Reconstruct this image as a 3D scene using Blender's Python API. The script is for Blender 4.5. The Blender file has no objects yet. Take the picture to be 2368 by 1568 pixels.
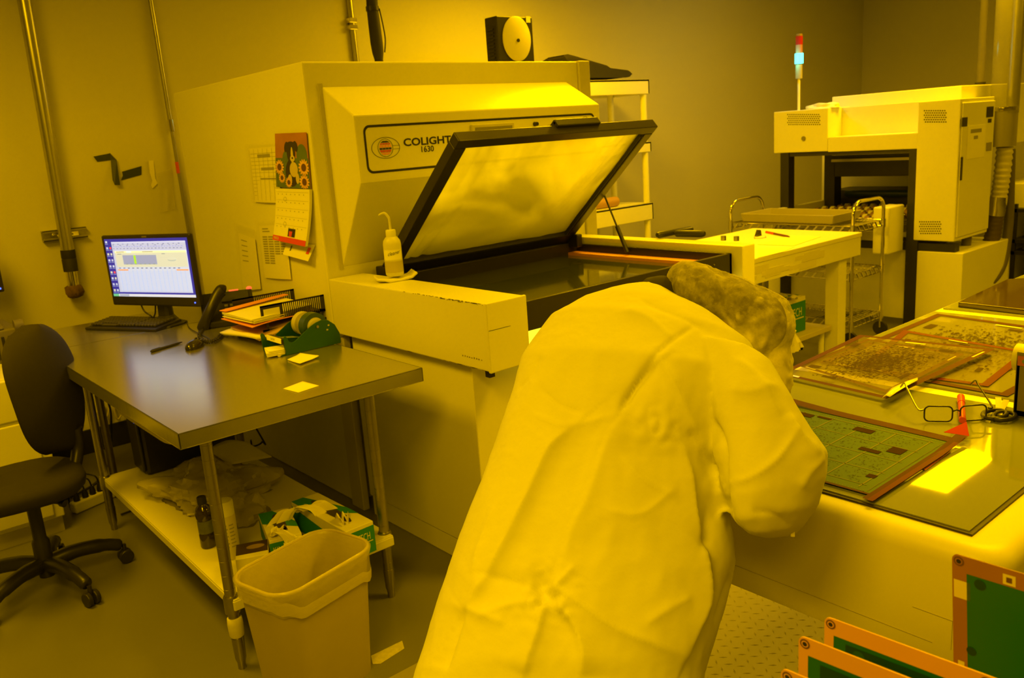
import bpy, bmesh, math, random
from mathutils import Vector, Matrix, noise
from mathutils.bvhtree import BVHTree
random.seed(7)
V = Vector
SC = bpy.context.scene
COL = SC.collection

# ---------------------------------------------------------------- camera
H = 1.70                                   # lens height above the floor (metres)
FPX, CX, CY = 1960.0, 1184.0, 784.0
R0 = V((0.757, -0.649, -0.071)); R0.normalize()          # image right
R2 = V((0.621, 0.749, -0.231)); R2 = (R2 - R0 * R2.dot(R0)).normalized()   # viewing direction
R1 = R2.cross(R0)                                          # image down
if R1.z > 0: R1 = -R1
CAM = V((0, 0, H))
cd = bpy.data.cameras.new('camera'); cam = bpy.data.objects.new('camera', cd); COL.objects.link(cam)
cd.sensor_width = 36.0; cd.lens = FPX / 2368 * 36.0; cd.clip_start = 0.05; cd.clip_end = 60
cam.matrix_world = Matrix(((R0.x, -R1.x, -R2.x, 0), (R0.y, -R1.y, -R2.y, 0), (R0.z, -R1.z, -R2.z, H), (0, 0, 0, 1)))
cd.dof.use_dof = True; cd.dof.focus_distance = 2.0; cd.dof.aperture_fstop = 8.0
SC.camera = cam

# ---------------------------------------------------------------- world, lights, exposure
w = bpy.data.worlds.new('room_dark'); SC.world = w; w.use_nodes = True
w.node_tree.nodes['Background'].inputs[0].default_value = (0.6, 0.36, 0.0, 1)
w.node_tree.nodes['Background'].inputs[1].default_value = 0.02
SC.view_settings.view_transform = 'Standard'; SC.view_settings.look = 'None'
SC.view_settings.gamma = 1.0; SC.view_settings.use_curve_mapping = False
SC.view_settings.exposure = 0.0
YEL = (1.0, 0.55, 0.0)
def area(name, loc, sx, sy, power, col=YEL, rot=(0, 0, 0)):
    l = bpy.data.lights.new(name, 'AREA'); l.shape = 'RECTANGLE'; l.size = sx; l.size_y = sy
    l.energy = power; l.color = col
    o = bpy.data.objects.new(name, l); COL.objects.link(o); o.location = loc; o.rotation_euler = rot
    return o
CEIL = 3.1
# ceiling fixtures, plus fills added for lid film, control panel and skirt: position, watts, spread
for (x, y, p, sp) in ((0.0, 3.45, 58, 168), (-0.45, 0.75, 62, 165), (-1.0, -0.9, 36, 170), (4.35, 3.9, 84, 168), (2.65, 2.93, 10, 140), (3.3, 0.95, 66, 130), (4.2, -1.3, 30, 165), (7.2, 0.2, 46, 165)):
    area('ceiling_or_fill_light', (x, y, CEIL - 0.03), 0.6, 1.2, p).data.spread = math.radians(sp)
area('ceiling_or_fill_light', (6.92, 2.80, CEIL - 0.03), 0.95, 0.40, 66)

# ---------------------------------------------------------------- pixel -> place helpers (frame 2368 x 1568)
def ray(px, py): return R0 * ((px - CX) / FPX) + R1 * ((py - CY) / FPX) + R2
def atd(px, py, t): return CAM + ray(px, py) * t
def atz(px, py, z): d = ray(px, py); return CAM + d * ((z - H) / d.z)
def aty(px, py, y): d = ray(px, py); return CAM + d * (y / d.y)
def atx(px, py, x): d = ray(px, py); return CAM + d * (x / d.x)
def onplane(px, py, p, n): d = ray(px, py); return CAM + d * ((p - CAM).dot(n) / d.dot(n))

# ---------------------------------------------------------------- materials
MATS = {}
def mat(name, col, rough=0.5, metal=0.0, var=0.06, vscale=6.0, bump=0.0, bscale=60.0, emit=0.0, spec=0.5, alpha=1.0, trans=0.0, sheen=0.0, aniso=None, coat=0.0):
    if name in MATS: return MATS[name]
    m = bpy.data.materials.new(name); m.use_nodes = True; nt = m.node_tree; b = nt.nodes['Principled BSDF']
    b.inputs['Roughness'].default_value = rough; b.inputs['Metallic'].default_value = metal
    b.inputs['Specular IOR Level'].default_value = spec
    b.inputs['Coat Weight'].default_value = coat; b.inputs['Coat Roughness'].default_value = 0.1
    c4 = (col[0], col[1], col[2], 1)
    tc = nt.nodes.new('ShaderNodeTexCoord')
    if var > 0:
        nz = nt.nodes.new('ShaderNodeTexNoise'); nz.inputs['Scale'].default_value = vscale; nz.inputs['Detail'].default_value = 5
        mx = nt.nodes.new('ShaderNodeMix'); mx.data_type = 'RGBA'
        mx.inputs[6].default_value = tuple(max(0, c * (1 - var)) for c in col) + (1,)
        mx.inputs[7].default_value = tuple(min(1, c * (1 + var)) for c in col) + (1,)
        src = tc.outputs['Object']
        if aniso:
            mp = nt.nodes.new('ShaderNodeMapping'); mp.inputs['Scale'].default_value = aniso
            nt.links.new(src, mp.inputs[0]); src = mp.outputs[0]
        nt.links.new(src, nz.inputs['Vector']); nt.links.new(nz.outputs['Fac'], mx.inputs[0])
        nt.links.new(mx.outputs[2], b.inputs['Base Color'])
        if aniso:
            mr = nt.nodes.new('ShaderNodeMapRange'); mr.inputs[3].default_value = rough * 0.7; mr.inputs[4].default_value = rough * 1.4
            nt.links.new(nz.outputs['Fac'], mr.inputs[0]); nt.links.new(mr.outputs[0], b.inputs['Roughness'])
    else: b.inputs['Base Color'].default_value = c4
    if bump > 0:
        n2 = nt.nodes.new('ShaderNodeTexNoise'); n2.inputs['Scale'].default_value = bscale; n2.inputs['Detail'].default_value = 4
        bp = nt.nodes.new('ShaderNodeBump'); bp.inputs['Strength'].default_value = bump; bp.inputs['Distance'].default_value = 0.01
        nt.links.new(tc.outputs['Object'], n2.inputs['Vector']); nt.links.new(n2.outputs['Fac'], bp.inputs['Height']); nt.links.new(bp.outputs[0], b.inputs['Normal'])
    if emit > 0:
        b.inputs['Emission Color'].default_value = c4; b.inputs['Emission Strength'].default_value = emit
    if trans > 0:
        b.inputs['Transmission Weight'].default_value = trans
    if alpha < 1:
        b.inputs['Alpha'].default_value = alpha
    MATS[name] = m; return m

# ---------------------------------------------------------------- geometry builder
WM = {}                                   # world matrix of every thing
def setp(o, label=None, cat=None, group=None, kind=None):
    if label: o['label'] = label
    if cat: o['category'] = cat
    if group: o['group'] = group
    if kind: o['kind'] = kind
    return o
def thing(name, label, cat, loc, rotz=0.0, group=None):
    o = bpy.data.objects.new(name, None); COL.objects.link(o); o.empty_display_size = 0.05
    o.location = loc; o.rotation_euler = (0, 0, rotz)
    WM[o] = Matrix.Translation(V(loc)) @ Matrix.Rotation(rotz, 4, 'Z')
    return setp(o, label, cat, group)
class G:
    def __init__(s, local=False): s.v = []; s.f = []; s.fm = []; s.m = None; s.local = local
    def add(s, vs, fs):
        o = len(s.v); s.v += [V(p) for p in vs]
        for f in fs: s.f.append([o + i for i in f]); s.fm.append(s.m)
        return s
    def mat(s, m): s.m = m; return s
    def box(s, x0, x1, y0, y1, z0, z1):
        return s.add([(x0,y0,z0),(x1,y0,z0),(x1,y1,z0),(x0,y1,z0),(x0,y0,z1),(x1,y0,z1),(x1,y1,z1),(x0,y1,z1)],
                     [(0,3,2,1),(4,5,6,7),(0,1,5,4),(1,2,6,5),(2,3,7,6),(3,0,4,7)])
    def obox(s, c, ax, ay, az, hx, hy, hz):
        c = V(c); a = V(ax).normalized() * hx; b = V(ay).normalized() * hy; d = V(az).normalized() * hz
        return s.add([c-a-b-d, c+a-b-d, c+a+b-d, c-a+b-d, c-a-b+d, c+a-b+d, c+a+b+d, c-a+b+d],
                     [(0,3,2,1),(4,5,6,7),(0,1,5,4),(1,2,6,5),(2,3,7,6),(3,0,4,7)])
    def bar(s, p0, p1, w, h, up=(0,0,1)):
        p0 = V(p0); p1 = V(p1); d = (p1 - p0); l = d.length; d.normalize(); u = V(up); sd = d.cross(u)
        if sd.length < 1e-4: sd = d.cross(V((1,0,0)))
        sd.normalize(); u = sd.cross(d)
        return s.obox((p0 + p1) / 2, d, sd, u, l/2, w/2, h/2)
    def prism(s, poly, vec):
        n = len(poly); vec = V(vec); a = [V(p) for p in poly]; b = [p + vec for p in a]
        fs = [tuple(range(n-1, -1, -1)), tuple(range(n, 2*n))] + [(i, (i+1) % n, n + (i+1) % n, n + i) for i in range(n)]
        return s.add(a + b, fs)
    def loft(s, rings, cap=True, closed=True):
        n = len(rings[0]); vs = []; fs = []
        for r in rings: vs += list(r)
        for k in range(len(rings) - 1):
            for i in range(n if closed else n - 1):
                j = (i + 1) % n; fs.append((k*n+i, k*n+j, (k+1)*n+j, (k+1)*n+i))
        if cap: fs.append(tuple(range(n-1, -1, -1))); fs.append(tuple((len(rings)-1)*n + i for i in range(n)))
        return s.add(vs, fs)
    def tube(s, pts, r, n=10, cap=True):
        pts = [V(p) for p in pts]; m = len(pts); rs = r if isinstance(r, (list, tuple)) else [r] * m
        t0 = (pts[1] - pts[0]).normalized(); a = t0.cross(V((0,0,1)))
        if a.length < 1e-3: a = t0.cross(V((1,0,0)))
        a.normalize(); rings = []; pt = t0
        for i in range(m):
            t = (pts[min(i+1, m-1)] - pts[max(i-1, 0)]).normalized()
            q = pt.rotation_difference(t); a = q @ a; a = (a - t * a.dot(t)).normalized(); b = t.cross(a); pt = t
            rings.append([pts[i] + (a * math.cos(k*2*math.pi/n) + b * math.sin(k*2*math.pi/n)) * rs[i] for k in range(n)])
        return s.loft(rings, cap)
    def cyl(s, p0, p1, r0, r1=None, n=20, cap=True): return s.tube([p0, p1], [r0, r0 if r1 is None else r1], n, cap)
    def lathe(s, prof, c, n=24, axis=(0,0,1)):
        c = V(c); ax = V(axis).normalized(); a = ax.cross(V((1,0,0)))
        if a.length < 1e-3: a = ax.cross(V((0,1,0)))
        a.normalize(); b = ax.cross(a)
        return s.loft([[c + ax * z + (a * math.cos(k*2*math.pi/n) + b * math.sin(k*2*math.pi/n)) * max(r, 1e-4) for k in range(n)] for r, z in prof], True)
    def ell(s, c, ax, ay, az, n=24, m=14):
        c = V(c); ax = V(ax); ay = V(ay); az = V(az); rings = []
        for j in range(m + 1):
            t = -math.pi/2 + math.pi * j / m; ct = max(math.cos(t), 1e-3)
            rings.append([c + az * math.sin(t) + (ax * math.cos(k*2*math.pi/n) + ay * math.sin(k*2*math.pi/n)) * ct for k in range(n)])
        return s.loft(rings, True)
    def grid(s, fn, nu, nv):
        vs = [fn(i / nu, j / nv) for j in range(nv + 1) for i in range(nu + 1)]; W = nu + 1
        return s.add(vs, [(j*W+i, j*W+i+1, (j+1)*W+i+1, (j+1)*W+i) for j in range(nv) for i in range(nu)])
    def quad(s, a, b, c, d): return s.add([a, b, c, d], [(0, 1, 2, 3)])
    def flat(s, O, U, W, pts, lift=0.0):
        O = V(O); U = V(U); W = V(W); N = U.cross(W).normalized() * lift
        return s.add([O + U * p[0] + W * p[1] + N for p in pts], [tuple(range(len(pts)))])
    def frect(s, O, U, W, x0, x1, y0, y1, lift=0.0): return s.flat(O, U, W, [(x0,y0),(x1,y0),(x1,y1),(x0,y1)], lift)
    def fell(s, O, U, W, cx, cy, rx, ry, lift=0.0, n=20, rot=0.0):
        cr, sr = math.cos(rot), math.sin(rot)
        return s.flat(O, U, W, [(cx + rx*math.cos(t)*cr - ry*math.sin(t)*sr, cy + rx*math.cos(t)*sr + ry*math.sin(t)*cr) for t in [k*2*math.pi/n for k in range(n)]], lift)
    def text(s, body, size, O, U, W, lift=0.0, sx=1.0, align='LEFT', ext=0.0, bold=0.0):
        cu = bpy.data.curves.new('lettering', 'FONT'); cu.body = body; cu.size = size; cu.align_x = align; cu.extrude = ext; cu.resolution_u = 3; cu.offset = bold*size
        o = bpy.data.objects.new('lettering', cu); COL.objects.link(o); dg = bpy.context.evaluated_depsgraph_get(); dg.update()
        me = bpy.data.meshes.new_from_object(o.evaluated_get(dg))
        O = V(O); U = V(U).normalized(); W = V(W).normalized(); N = U.cross(W).normalized()
        s.add([O + U * p.co.x * sx + W * p.co.y + N * (lift + p.co.z) for p in me.vertices], [tuple(p.vertices) for p in me.polygons])
        bpy.data.objects.remove(o); bpy.data.curves.remove(cu); bpy.data.meshes.remove(me); return s
    def build(s, name, m=None, parent=None, bevel=0.0, smooth=None, solid=0.0, subs=0, weld=False, base=True, segs=2, label=None, kind=None):
        me = bpy.data.meshes.new(name)
        root = parent
        while root is not None and root not in WM: root = root.parent
        vs = s.v; loc = None
        if root is not None and not s.local:
            inv = WM[root].inverted(); vs = [inv @ p for p in vs]
        elif root is None and base:
            xs = [p.x for p in vs]; ys = [p.y for p in vs]; zs = [p.z for p in vs]
            loc = V(((min(xs)+max(xs))/2, (min(ys)+max(ys))/2, min(zs))); vs = [p - loc for p in vs]
        me.from_pydata([tuple(p) for p in vs], [], s.f)
        ms = []
        for i, fm in enumerate(s.fm):
            q = fm or m
            if q not in ms: ms.append(q)
        for q in ms: me.materials.append(q)
        for i, p in enumerate(me.polygons): p.material_index = ms.index(s.fm[i] or m)
        me.validate()
        bm = bmesh.new(); bm.from_mesh(me)
        if weld: bmesh.ops.remove_doubles(bm, verts=bm.verts, dist=1e-5)
        bmesh.ops.recalc_face_normals(bm, faces=bm.faces) if solid == 0 else None
        bm.to_mesh(me); bm.free()
        if smooth is not None:
            for p in me.polygons: p.use_smooth = True
            me.set_sharp_from_angle(angle=math.radians(smooth))
        o = bpy.data.objects.new(name, me); COL.objects.link(o)
        if loc is not None: o.location = loc
        if parent is not None: o.parent = parent
        if solid:
            q = o.modifiers.new('solid', 'SOLIDIFY'); q.thickness = solid; q.offset = 0
        if bevel:
            q = o.modifiers.new('bevel', 'BEVEL'); q.width = bevel; q.segments = segs; q.limit_method = 'ANGLE'; q.angle_limit = math.radians(40)
        if subs:
            q = o.modifiers.new('sub', 'SUBSURF'); q.levels = subs; q.render_levels = subs
        if label: o['label'] = label
        if kind: o['kind'] = kind
        return o
def copy_tree(o, parent=None):
    c = o.copy(); COL.objects.link(c)
    if parent is not None: c.parent = parent
    if o in WM: WM[c] = WM[o].copy()
    for ch in list(o.children): copy_tree(ch, c)
    return c
def arc(c, r, a0, a1, n, u=(1,0,0), v=(0,0,1)):
    c = V(c); u = V(u); v = V(v)
    return [c + (u * math.cos(a0 + (a1-a0)*i/n) + v * math.sin(a0 + (a1-a0)*i/n)) * r for i in range(n + 1)]
def bez(p0, p1, p2, p3, n=12):
    p0, p1, p2, p3 = map(V, (p0, p1, p2, p3)); out = []
    for i in range(n + 1):
        t = i / n; out.append(p0*(1-t)**3 + p1*3*t*(1-t)**2 + p2*3*t*t*(1-t) + p3*t**3)
    return out
def crom(pts, n=8):
    pts = [V(p) for p in pts]; P = [pts[0]] + pts + [pts[-1]]; out = []
    for i in range(1, len(P) - 2):
        a, b, c, d = P[i-1], P[i], P[i+1], P[i+2]
        for k in range(n):
            t = k / n
            out.append(0.5 * ((2*b) + (c-a)*t + (2*a-5*b+4*c-d)*t*t + (3*b-a-3*c+d)*t**3))
    out.append(pts[-1]); return out

# shared materials
PAINT = mat('cream_machine_paint', (0.76, 0.75, 0.60), 0.38, var=0.03, bump=0.02, bscale=250)
PAINTD = mat('grey_machine_paint', (0.55, 0.53, 0.40), 0.42, var=0.04)
WHITE = mat('white_paint', (0.80, 0.79, 0.70), 0.45, var=0.03)
PAPER = mat('paper', (0.86, 0.84, 0.70), 0.85, var=0.02)
BLACK = mat('black_plastic', (0.022, 0.02, 0.016), 0.38, var=0.15)
BLACKM = mat('black_metal', (0.03, 0.026, 0.02), 0.33, var=0.2, metal=0.2)
RUBBER = mat('black_rubber', (0.02, 0.018, 0.015), 0.7, var=0.1)
STEEL = mat('brushed_steel', (0.48, 0.47, 0.41), 0.2, metal=0.8, var=0.06, vscale=3.0, aniso=(3, 60, 3))
STEELT = mat('tube_steel', (0.40, 0.38, 0.33), 0.32, metal=1.0, var=0.1, vscale=8)
CHROME = mat('chrome', (0.75, 0.72, 0.65), 0.08, metal=1.0, var=0.03)
GALV = mat('galvanised_steel', (0.50, 0.49, 0.44), 0.3, metal=0.9, var=0.12, vscale=14)
INK = mat('black_ink', (0.015, 0.015, 0.012), 0.6, var=0.0)
# ================================================================ THE ROOM
def struct(name, g, m, **k):
    o = g.build(name, m, base=False, **k); o['kind'] = 'structure'; return o
WALLM = mat('wall_paint', (0.64, 0.62, 0.50), 0.75, var=0.025, vscale=1.4, bump=0.02, bscale=120)
FLOORM = mat('epoxy_floor', (0.165, 0.16, 0.13), 0.30, var=0.08, vscale=3.0)
YB, XR, XL, YF = 5.5, 10.5, -3.0, -3.5
struct('floor', G().box(XL, XR, YF, YB, -0.08, 0.0), FLOORM)
struct('ceiling', G().box(XL, XR, YF, YB, CEIL, CEIL + 0.1), mat('ceiling_tile', (0.78, 0.76, 0.66), 0.8, var=0.03))
struct('wall_back', G().box(XL, XR, YB, YB + 0.1, -0.08, CEIL), WALLM)
struct('wall_right', G().box(XR, XR + 0.1, YF, YB, -0.08, CEIL), WALLM)
DIMW = mat('dark_unseen_wall', (0.30, 0.29, 0.23), 0.8)  # unseen walls get a darker colour to cut bounced fill light
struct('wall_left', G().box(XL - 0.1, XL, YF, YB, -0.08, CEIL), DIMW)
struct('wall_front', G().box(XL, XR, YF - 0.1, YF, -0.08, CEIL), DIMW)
struct('baseboard_back', G().box(XL, XR, YB - 0.015, YB, 0.0, 0.15), mat('black_vinyl', (0.02, 0.018, 0.014), 0.45), bevel=0.004)
struct('baseboard_right', G().box(XR - 0.015, XR, YF, YB - 0.015, 0.0, 0.15), MATS['black_vinyl'], bevel=0.004)

# ---------------------------------------------------------------- pipes and tape on the back wall
YW = 5.42
def wp(px, py, y=YW): return aty(px, py, y)
pr = thing('wall_pipe', 'thick galvanised pipe down the wall left of the monitor, taped black near its broken end', 'pipe', (1.23, YW, 1.0))
x0 = wp(150, 540).x; xt = wp(66, 30).x
def pz(z): return V((x0 + (xt - x0) * (z - 1.34) / 1.2, YW, z))
G().cyl(pz(1.2), V((xt, YW, CEIL)), 0.036, n=24).build('pipe', GALV, pr, smooth=40)
G().cyl(pz(1.02), pz(1.16), 0.031, n=24).build('pipe_stub', CHROME, pr, smooth=40)
G().tube([pz(1.25), pz(1.205), pz(1.2), pz(1.195), pz(1.125)], [0.039, 0.04, 0.0375, 0.04, 0.039], 24).build('black_tape', RUBBER, pr, smooth=40)
g = G(); rng = random.Random(3)
g.loft([[pz(z) + V((math.cos(a), math.sin(a), 0)) * r * (1 + 0.22 * math.sin(a * 5 + z * 60) * (1.0 if z < 1.04 else 0.2)) for a in [k*2*math.pi/20 for k in range(20)]] for z, r in ((1.045, 0.030), (1.035, 0.042), (1.0, 0.045), (0.975, 0.036), (0.968, 0.020))])
g.build('torn_end_cap', mat('rust_brown_rag', (0.13, 0.075, 0.03), 0.9, var=0.3, vscale=30, bump=0.4), pr, smooth=60)
g = G(); b0 = wp(98, 547, 5.47); b1 = wp(200, 536, 5.47); zc = (b0.z + b1.z) / 2
for (z0, z1, ya, yb) in ((zc-0.03, zc+0.03, 5.485, 5.4995), (zc+0.024, zc+0.03, 5.455, 5.486), (zc-0.03, zc-0.024, 5.455, 5.486), (zc+0.014, zc+0.03, 5.455, 5.459), (zc-0.03, zc-0.014, 5.455, 5.459)): g.box(b0.x, b1.x, ya, yb, z0, z1)
g.build('strut_channel', GALV, pr, bevel=0.001)
g = G(); g.cyl((b0.x + 0.05, 5.487, zc), (b0.x + 0.05, 5.478, zc), 0.010, n=6); g.build('bolt', CHROME, pr)
g = G(); px_ = pz(zc).x
g.tube(arc((px_, YW, zc), 0.039, math.radians(-200), math.radians(20), 18, (1,0,0), (0,-1,0)), 0.006, 8); g.box(px_+0.036, px_+0.075, 5.43, 5.46, zc-0.012, zc+0.012); g.build('pipe_strap', CHROME, pr, smooth=50)

cr = thing('wall_conduit', 'thin conduit down the wall behind the monitor with a red sticker', 'conduit', (1.92, 5.47, 0.6))
xa, xb = wp(348, 0, 5.47), wp(396, 290, 5.47)
xm = xb.x
G().cyl((xa.x, 5.474, CEIL), (xm, 5.474, xb.z), 0.0145, n=16).build('conduit', GALV, cr, smooth=40)
G().cyl((xm, 5.474, xb.z), (wp(440, 545, 5.47).x, 5.474, 0.65), 0.011, n=16).build('lower_conduit', GALV, cr, smooth=40)
G().cyl((xm, 5.474, xb.z + 0.035), (xm, 5.474, xb.z - 0.035), 0.018, n=12).build('coupling', CHROME, cr, smooth=40)
lz = wp(407, 388, 5.47).z
G().cyl((xm, 5.474, lz + 0.035), (xm, 5.474, lz - 0.035), 0.0118, n=16).build('red_sticker', mat('red_sticker', (0.75, 0.10, 0.03), 0.5), cr, smooth=40)
cr = thing('wall_conduit', 'pale conduit with a clamp dropping behind the top of the big cabinet', 'conduit', (3.3, 5.47, 1.2))
xa = wp(812, 40, 5.47)
G().cyl((xa.x, 5.474, CEIL), (xa.x + 0.02, 5.474, 1.2), 0.021, n=16).build('conduit', GALV, cr, smooth=40)
for py in (48, 64):
    z = wp(817, py, 5.47).z; G().box(xa.x - 0.032, xa.x + 0.032, 5.445, 5.4995, z - 0.017, z + 0.017).build('conduit_clamp', CHROME, cr, bevel=0.006)

TAPE = mat('dark_green_tape', (0.035, 0.045, 0.022), 0.5, var=0.3, vscale=20)
yt = 5.497
def wpoly(pts, y=yt): return [aty(x, yy, y) for x, yy in pts]
g = G(); g.prism(wpoly([(216, 362), (225, 374), (256, 370), (254, 354), (252, 355)]), (0, -0.002, 0))
P = wpoly([(254, 354), (268, 370), (274, 428), (262, 428), (258, 416), (256, 370)])
P = [p + V((0, -0.03 * k, 0)) for p, k in zip(P, (0, 0.4, 1.0, 0.95, 0.6, 0))]; g.prism(P, (0, -0.002, 0))
setp(g.build('wall_tape', TAPE, base=True), 'dark tape strip peeling off the wall, one end bent down', 'tape')
g = G(); g.prism(wpoly([(282, 397), (327, 384), (327, 404), (280, 417), (284, 406)]), (0, -0.002, 0))
setp(g.build('wall_tape', TAPE), 'short straight dark tape strip stuck slanting on the wall', 'tape')
CLEAR = mat('clear_film', (0.75, 0.72, 0.60), 0.2, alpha=0.3, var=0.05)
g = G(); P = wpoly([(343, 372), (354, 371), (358, 412), (364, 424), (352, 436), (349, 430), (352, 418), (346, 400)]); g.prism(P, (0, -0.006, 0))
setp(g.build('wall_tape', mat('masking_tape', (0.86, 0.82, 0.66), 0.6, var=0.1), smooth=30), 'crumpled pale masking tape strip on the wall above the monitor', 'tape')
def sh(u, v):
    a = aty(362 + 34*u + 8*v, 400 + 92*v - 10*u, 5.49); a.y -= 0.02 * (0.5 + 0.5 * math.sin(u * 9 + v * 4)) * v; return a
g = G().grid(sh, 10, 12); setp(g.build('plastic_sheet', CLEAR, smooth=60), 'torn clear plastic scrap hanging on the wall above the monitor', 'plastic')
# ================================================================ BIG EXPOSURE MACHINE
mc = thing('exposure_machine', 'big cream exposure machine with sloped hood and open glass lid, standing left of centre', 'machine', (2.6, 3.4, 0.0))
XS = 1.80                                  # left side of the upper cabinet
YC = 3.44                                  # front of the upper cabinet
G().box(XS, 3.455, YC, 5.0, 0.86, 2.078).build('cabinet', PAINT, mc, bevel=0.008)
G().box(3.455, 3.54, YC - 0.012, YC + 0.05, 0.90, 2.08).build('cabinet_flange', PAINTD, mc, bevel=0.006)
g = G(); g.box(1.86, 3.42, 3.54, 4.95, 0.0, 0.86); g.build('rear_base', PAINT, mc, bevel=0.006)
g = G(); g.box(1.83, 1.865, 3.42, 3.53, 0.0, 0.86); g.build('base_post', PAINTD, mc, bevel=0.004)
g = G(); g.box(1.84, 3.40, 2.47, 3.36, 0.10, 0.90); g.box(1.846, 3.39, 2.474, 3.35, 0.0, 0.097); g.build('front_base', PAINT, mc, bevel=0.004)
# hood with the sloped top
yh = 3.2
prof = [(YC, 1.972), (yh, 1.836), (yh, 1.556), (YC, 1.18)]
g = G().prism([(1.882, y, z) for y, z in prof], (3.362 - 1.882, 0, 0)); g.build('hood', PAINT, mc, bevel=0.006)
G().box(1.862, 1.884, YC - 0.006, YC + 0.01, 1.17, 1.985).build('hood_seam', PAINTD, mc)
# control panel face
def hp(px, py): return aty(px, py, yh)
a = hp(838, 290); b = hp(1374, 263); c0 = hp(847, 403)
O = V((0, yh - 0.0012, 0)); U = V((1, 0, 0)); W = V((0, 0, 1))
px0, px1, pz1, pz0 = a.x, b.x, (a.z + b.z) / 2 + 0.002, c0.z
def rrect(x0, x1, y0, y1, r, n=6):
    o = []
    for cx, cy, a0 in ((x1-r, y1-r, 0), (x0+r, y1-r, 90), (x0+r, y0+r, 180), (x1-r, y0+r, 270)):
        for k in range(n + 1):
            t = math.radians(a0 + 90 * k / n); o.append((cx + r*math.cos(t), cy + r*math.sin(t)))
    return o
def ring2(g, O, U, W, outer, inner, lift):
    n = len(outer); N = V(U).cross(V(W)).normalized() * lift
    g.add([O + U*p[0] + W*p[1] + N for p in outer + inner], [(i, (i+1) % n, n + (i+1) % n, n + i) for i in range(n)])
g = G(); ring2(g, O, U, W, rrect(px0, px1, pz0, pz1, 0.03), rrect(px0+0.010, px1-0.010, pz0+0.010, pz1-0.010, 0.022), 0)
cp = g.build('control_panel', INK, mc)
# emblem and lettering
e = hp(892, 342); ex, ez = e.x, e.z
k1 = abs(hp(925, 342).x - hp(859, 342).x) / 2; k2 = abs(hp(892, 317).z - hp(892, 367).z) / 2
def ellp(rx, ry, n=40, a0=0, a1=360): return [(ex + rx*math.cos(math.radians(a0 + (a1-a0)*i/n)), ez + ry*math.sin(math.radians(a0 + (a1-a0)*i/n))) for i in range(n)]
g = G().mat(INK)
ring2(g, O, U, W, ellp(k1, k2), ellp(k1*0.965, k2*0.955), 0)
gx, gz = ex - 0.002, ez
ring2(g, O, U, W, [(gx + k1*0.54*math.cos(t), gz + k2*0.85*math.sin(t)) for t in [i*2*math.pi/40 for i in range(40)]], [(gx + k1*0.51*math.cos(t), gz + k2*0.81*math.sin(t)) for t in [i*2*math.pi/40 for i in range(40)]], 0)
g.frect(O, U, W, ex + k1*0.52, ex + k1, ez - 0.008, ez - 0.0065); g.frect(O, U, W, ex + k1*0.52, ex + k1, ez + 0.0065, ez + 0.008)
RED = mat('emblem_red', (0.62, 0.09, 0.03), 0.5, var=0); ORG = mat('emblem_orange', (0.85, 0.35, 0.10), 0.5, var=0)
ks = k2*0.68/0.05
rows = [(0.05, 0.035, INK), (0.035, 0.022, RED), (0.022, 0.002, ORG), (0.002, -0.012, INK), (-0.012, -0.03, RED), (-0.03, -0.048, ORG)]
rows = [(a_*ks, b_*ks, m_) for a_, b_, m_ in rows]
for z1, z0, m in rows:
    g.mat(m)
    for j in range(4):
        u0, u1 = -1 + j*0.5 + 0.03, -1 + (j+1)*0.5 - 0.03
        def hw(z): return k1*0.44 * math.sqrt(max(0.0, 1 - (z/(0.053*ks))**2))
        g.flat(O, U, W, [(gx + u0*hw(z0), gz + z0 + 0.001), (gx + u1*hw(z0), gz + z0 + 0.001), (gx + u1*hw(z1), gz + z1 - 0.001), (gx + u0*hw(z1), gz + z1 - 0.001)], 0.0003)
g.build('emblem', INK, mc)
t0 = hp(933, 338); t1 = hp(1040, 330); ht = hp(935, 319).z - hp(935, 337).z
g = G(); g.text('COLIGHT', ht * 1.38, (t0.x, O.y, t0.z), U, W, 0, sx=(t1.x - t0.x) / (ht * 1.38 * 4.2), ext=0.0003, bold=0.022)
q = hp(972, 352); q2 = hp(1007, 350); hs2 = (hp(972, 338).z - q.z)*1.38; g.text('1630', hs2, (q.x, O.y, q.z), U, W, 0, sx=(q2.x - q.x)/(hs2*2.2), ext=0.0003, bold=0.012)
g.build('lettering', INK, mc)
d0 = hp(1086, 290); d1 = hp(1186, 330)
g = G(); g.box(d0.x, d1.x, yh - 0.02, yh, d1.z, d0.z + 0.003); g.build('display_frame', PAINTD, mc, bevel=0.004)
G().box(d0.x + 0.015, d1.x - 0.015, yh - 0.022, yh - 0.0195, d1.z + 0.015, d0.z - 0.012).build('display_window', mat('dim_display', (0.25, 0.24, 0.12), 0.2), mc)
for px, py, r, m in ((1236, 287, 0.011, BLACK), (1270, 296, 0.018, CHROME), (1350, 277, 0.016, CHROME), (1315, 330, 0.02, mat('red_button', (0.65, 0.06, 0.02), 0.4)), (1240, 335, 0.018, CHROME)):
    p = hp(px, py); G().cyl(p, p + V((0, -0.022, 0)), r, r*0.85, 18).build('control_button', m, mc, smooth=40)
q0 = hp(1360, 277); G().text('OFF', 0.016, (q0.x, O.y, q0.z), U, W, 0, ext=0.0003).build('button_caption', INK, mc)
q = hp(1300, 400); g = G().mat(PAPER); g.frect(O, U, W, q.x - 0.10, q.x + 0.12, q.z - 0.045, q.z + 0.045); g.mat(mat('warning_orange', (0.85, 0.22, 0.06), 0.6, var=0))
g.flat(O, U, W, [(q.x-0.085, q.z+0.02), (q.x-0.03, q.z+0.02), (q.x-0.03, q.z+0.035), (q.x-0.085, q.z+0.035)], 0.0004); g.frect(O, U, W, q.x-0.065, q.x-0.05, q.z-0.03, q.z+0.02, 0.0004)
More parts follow.
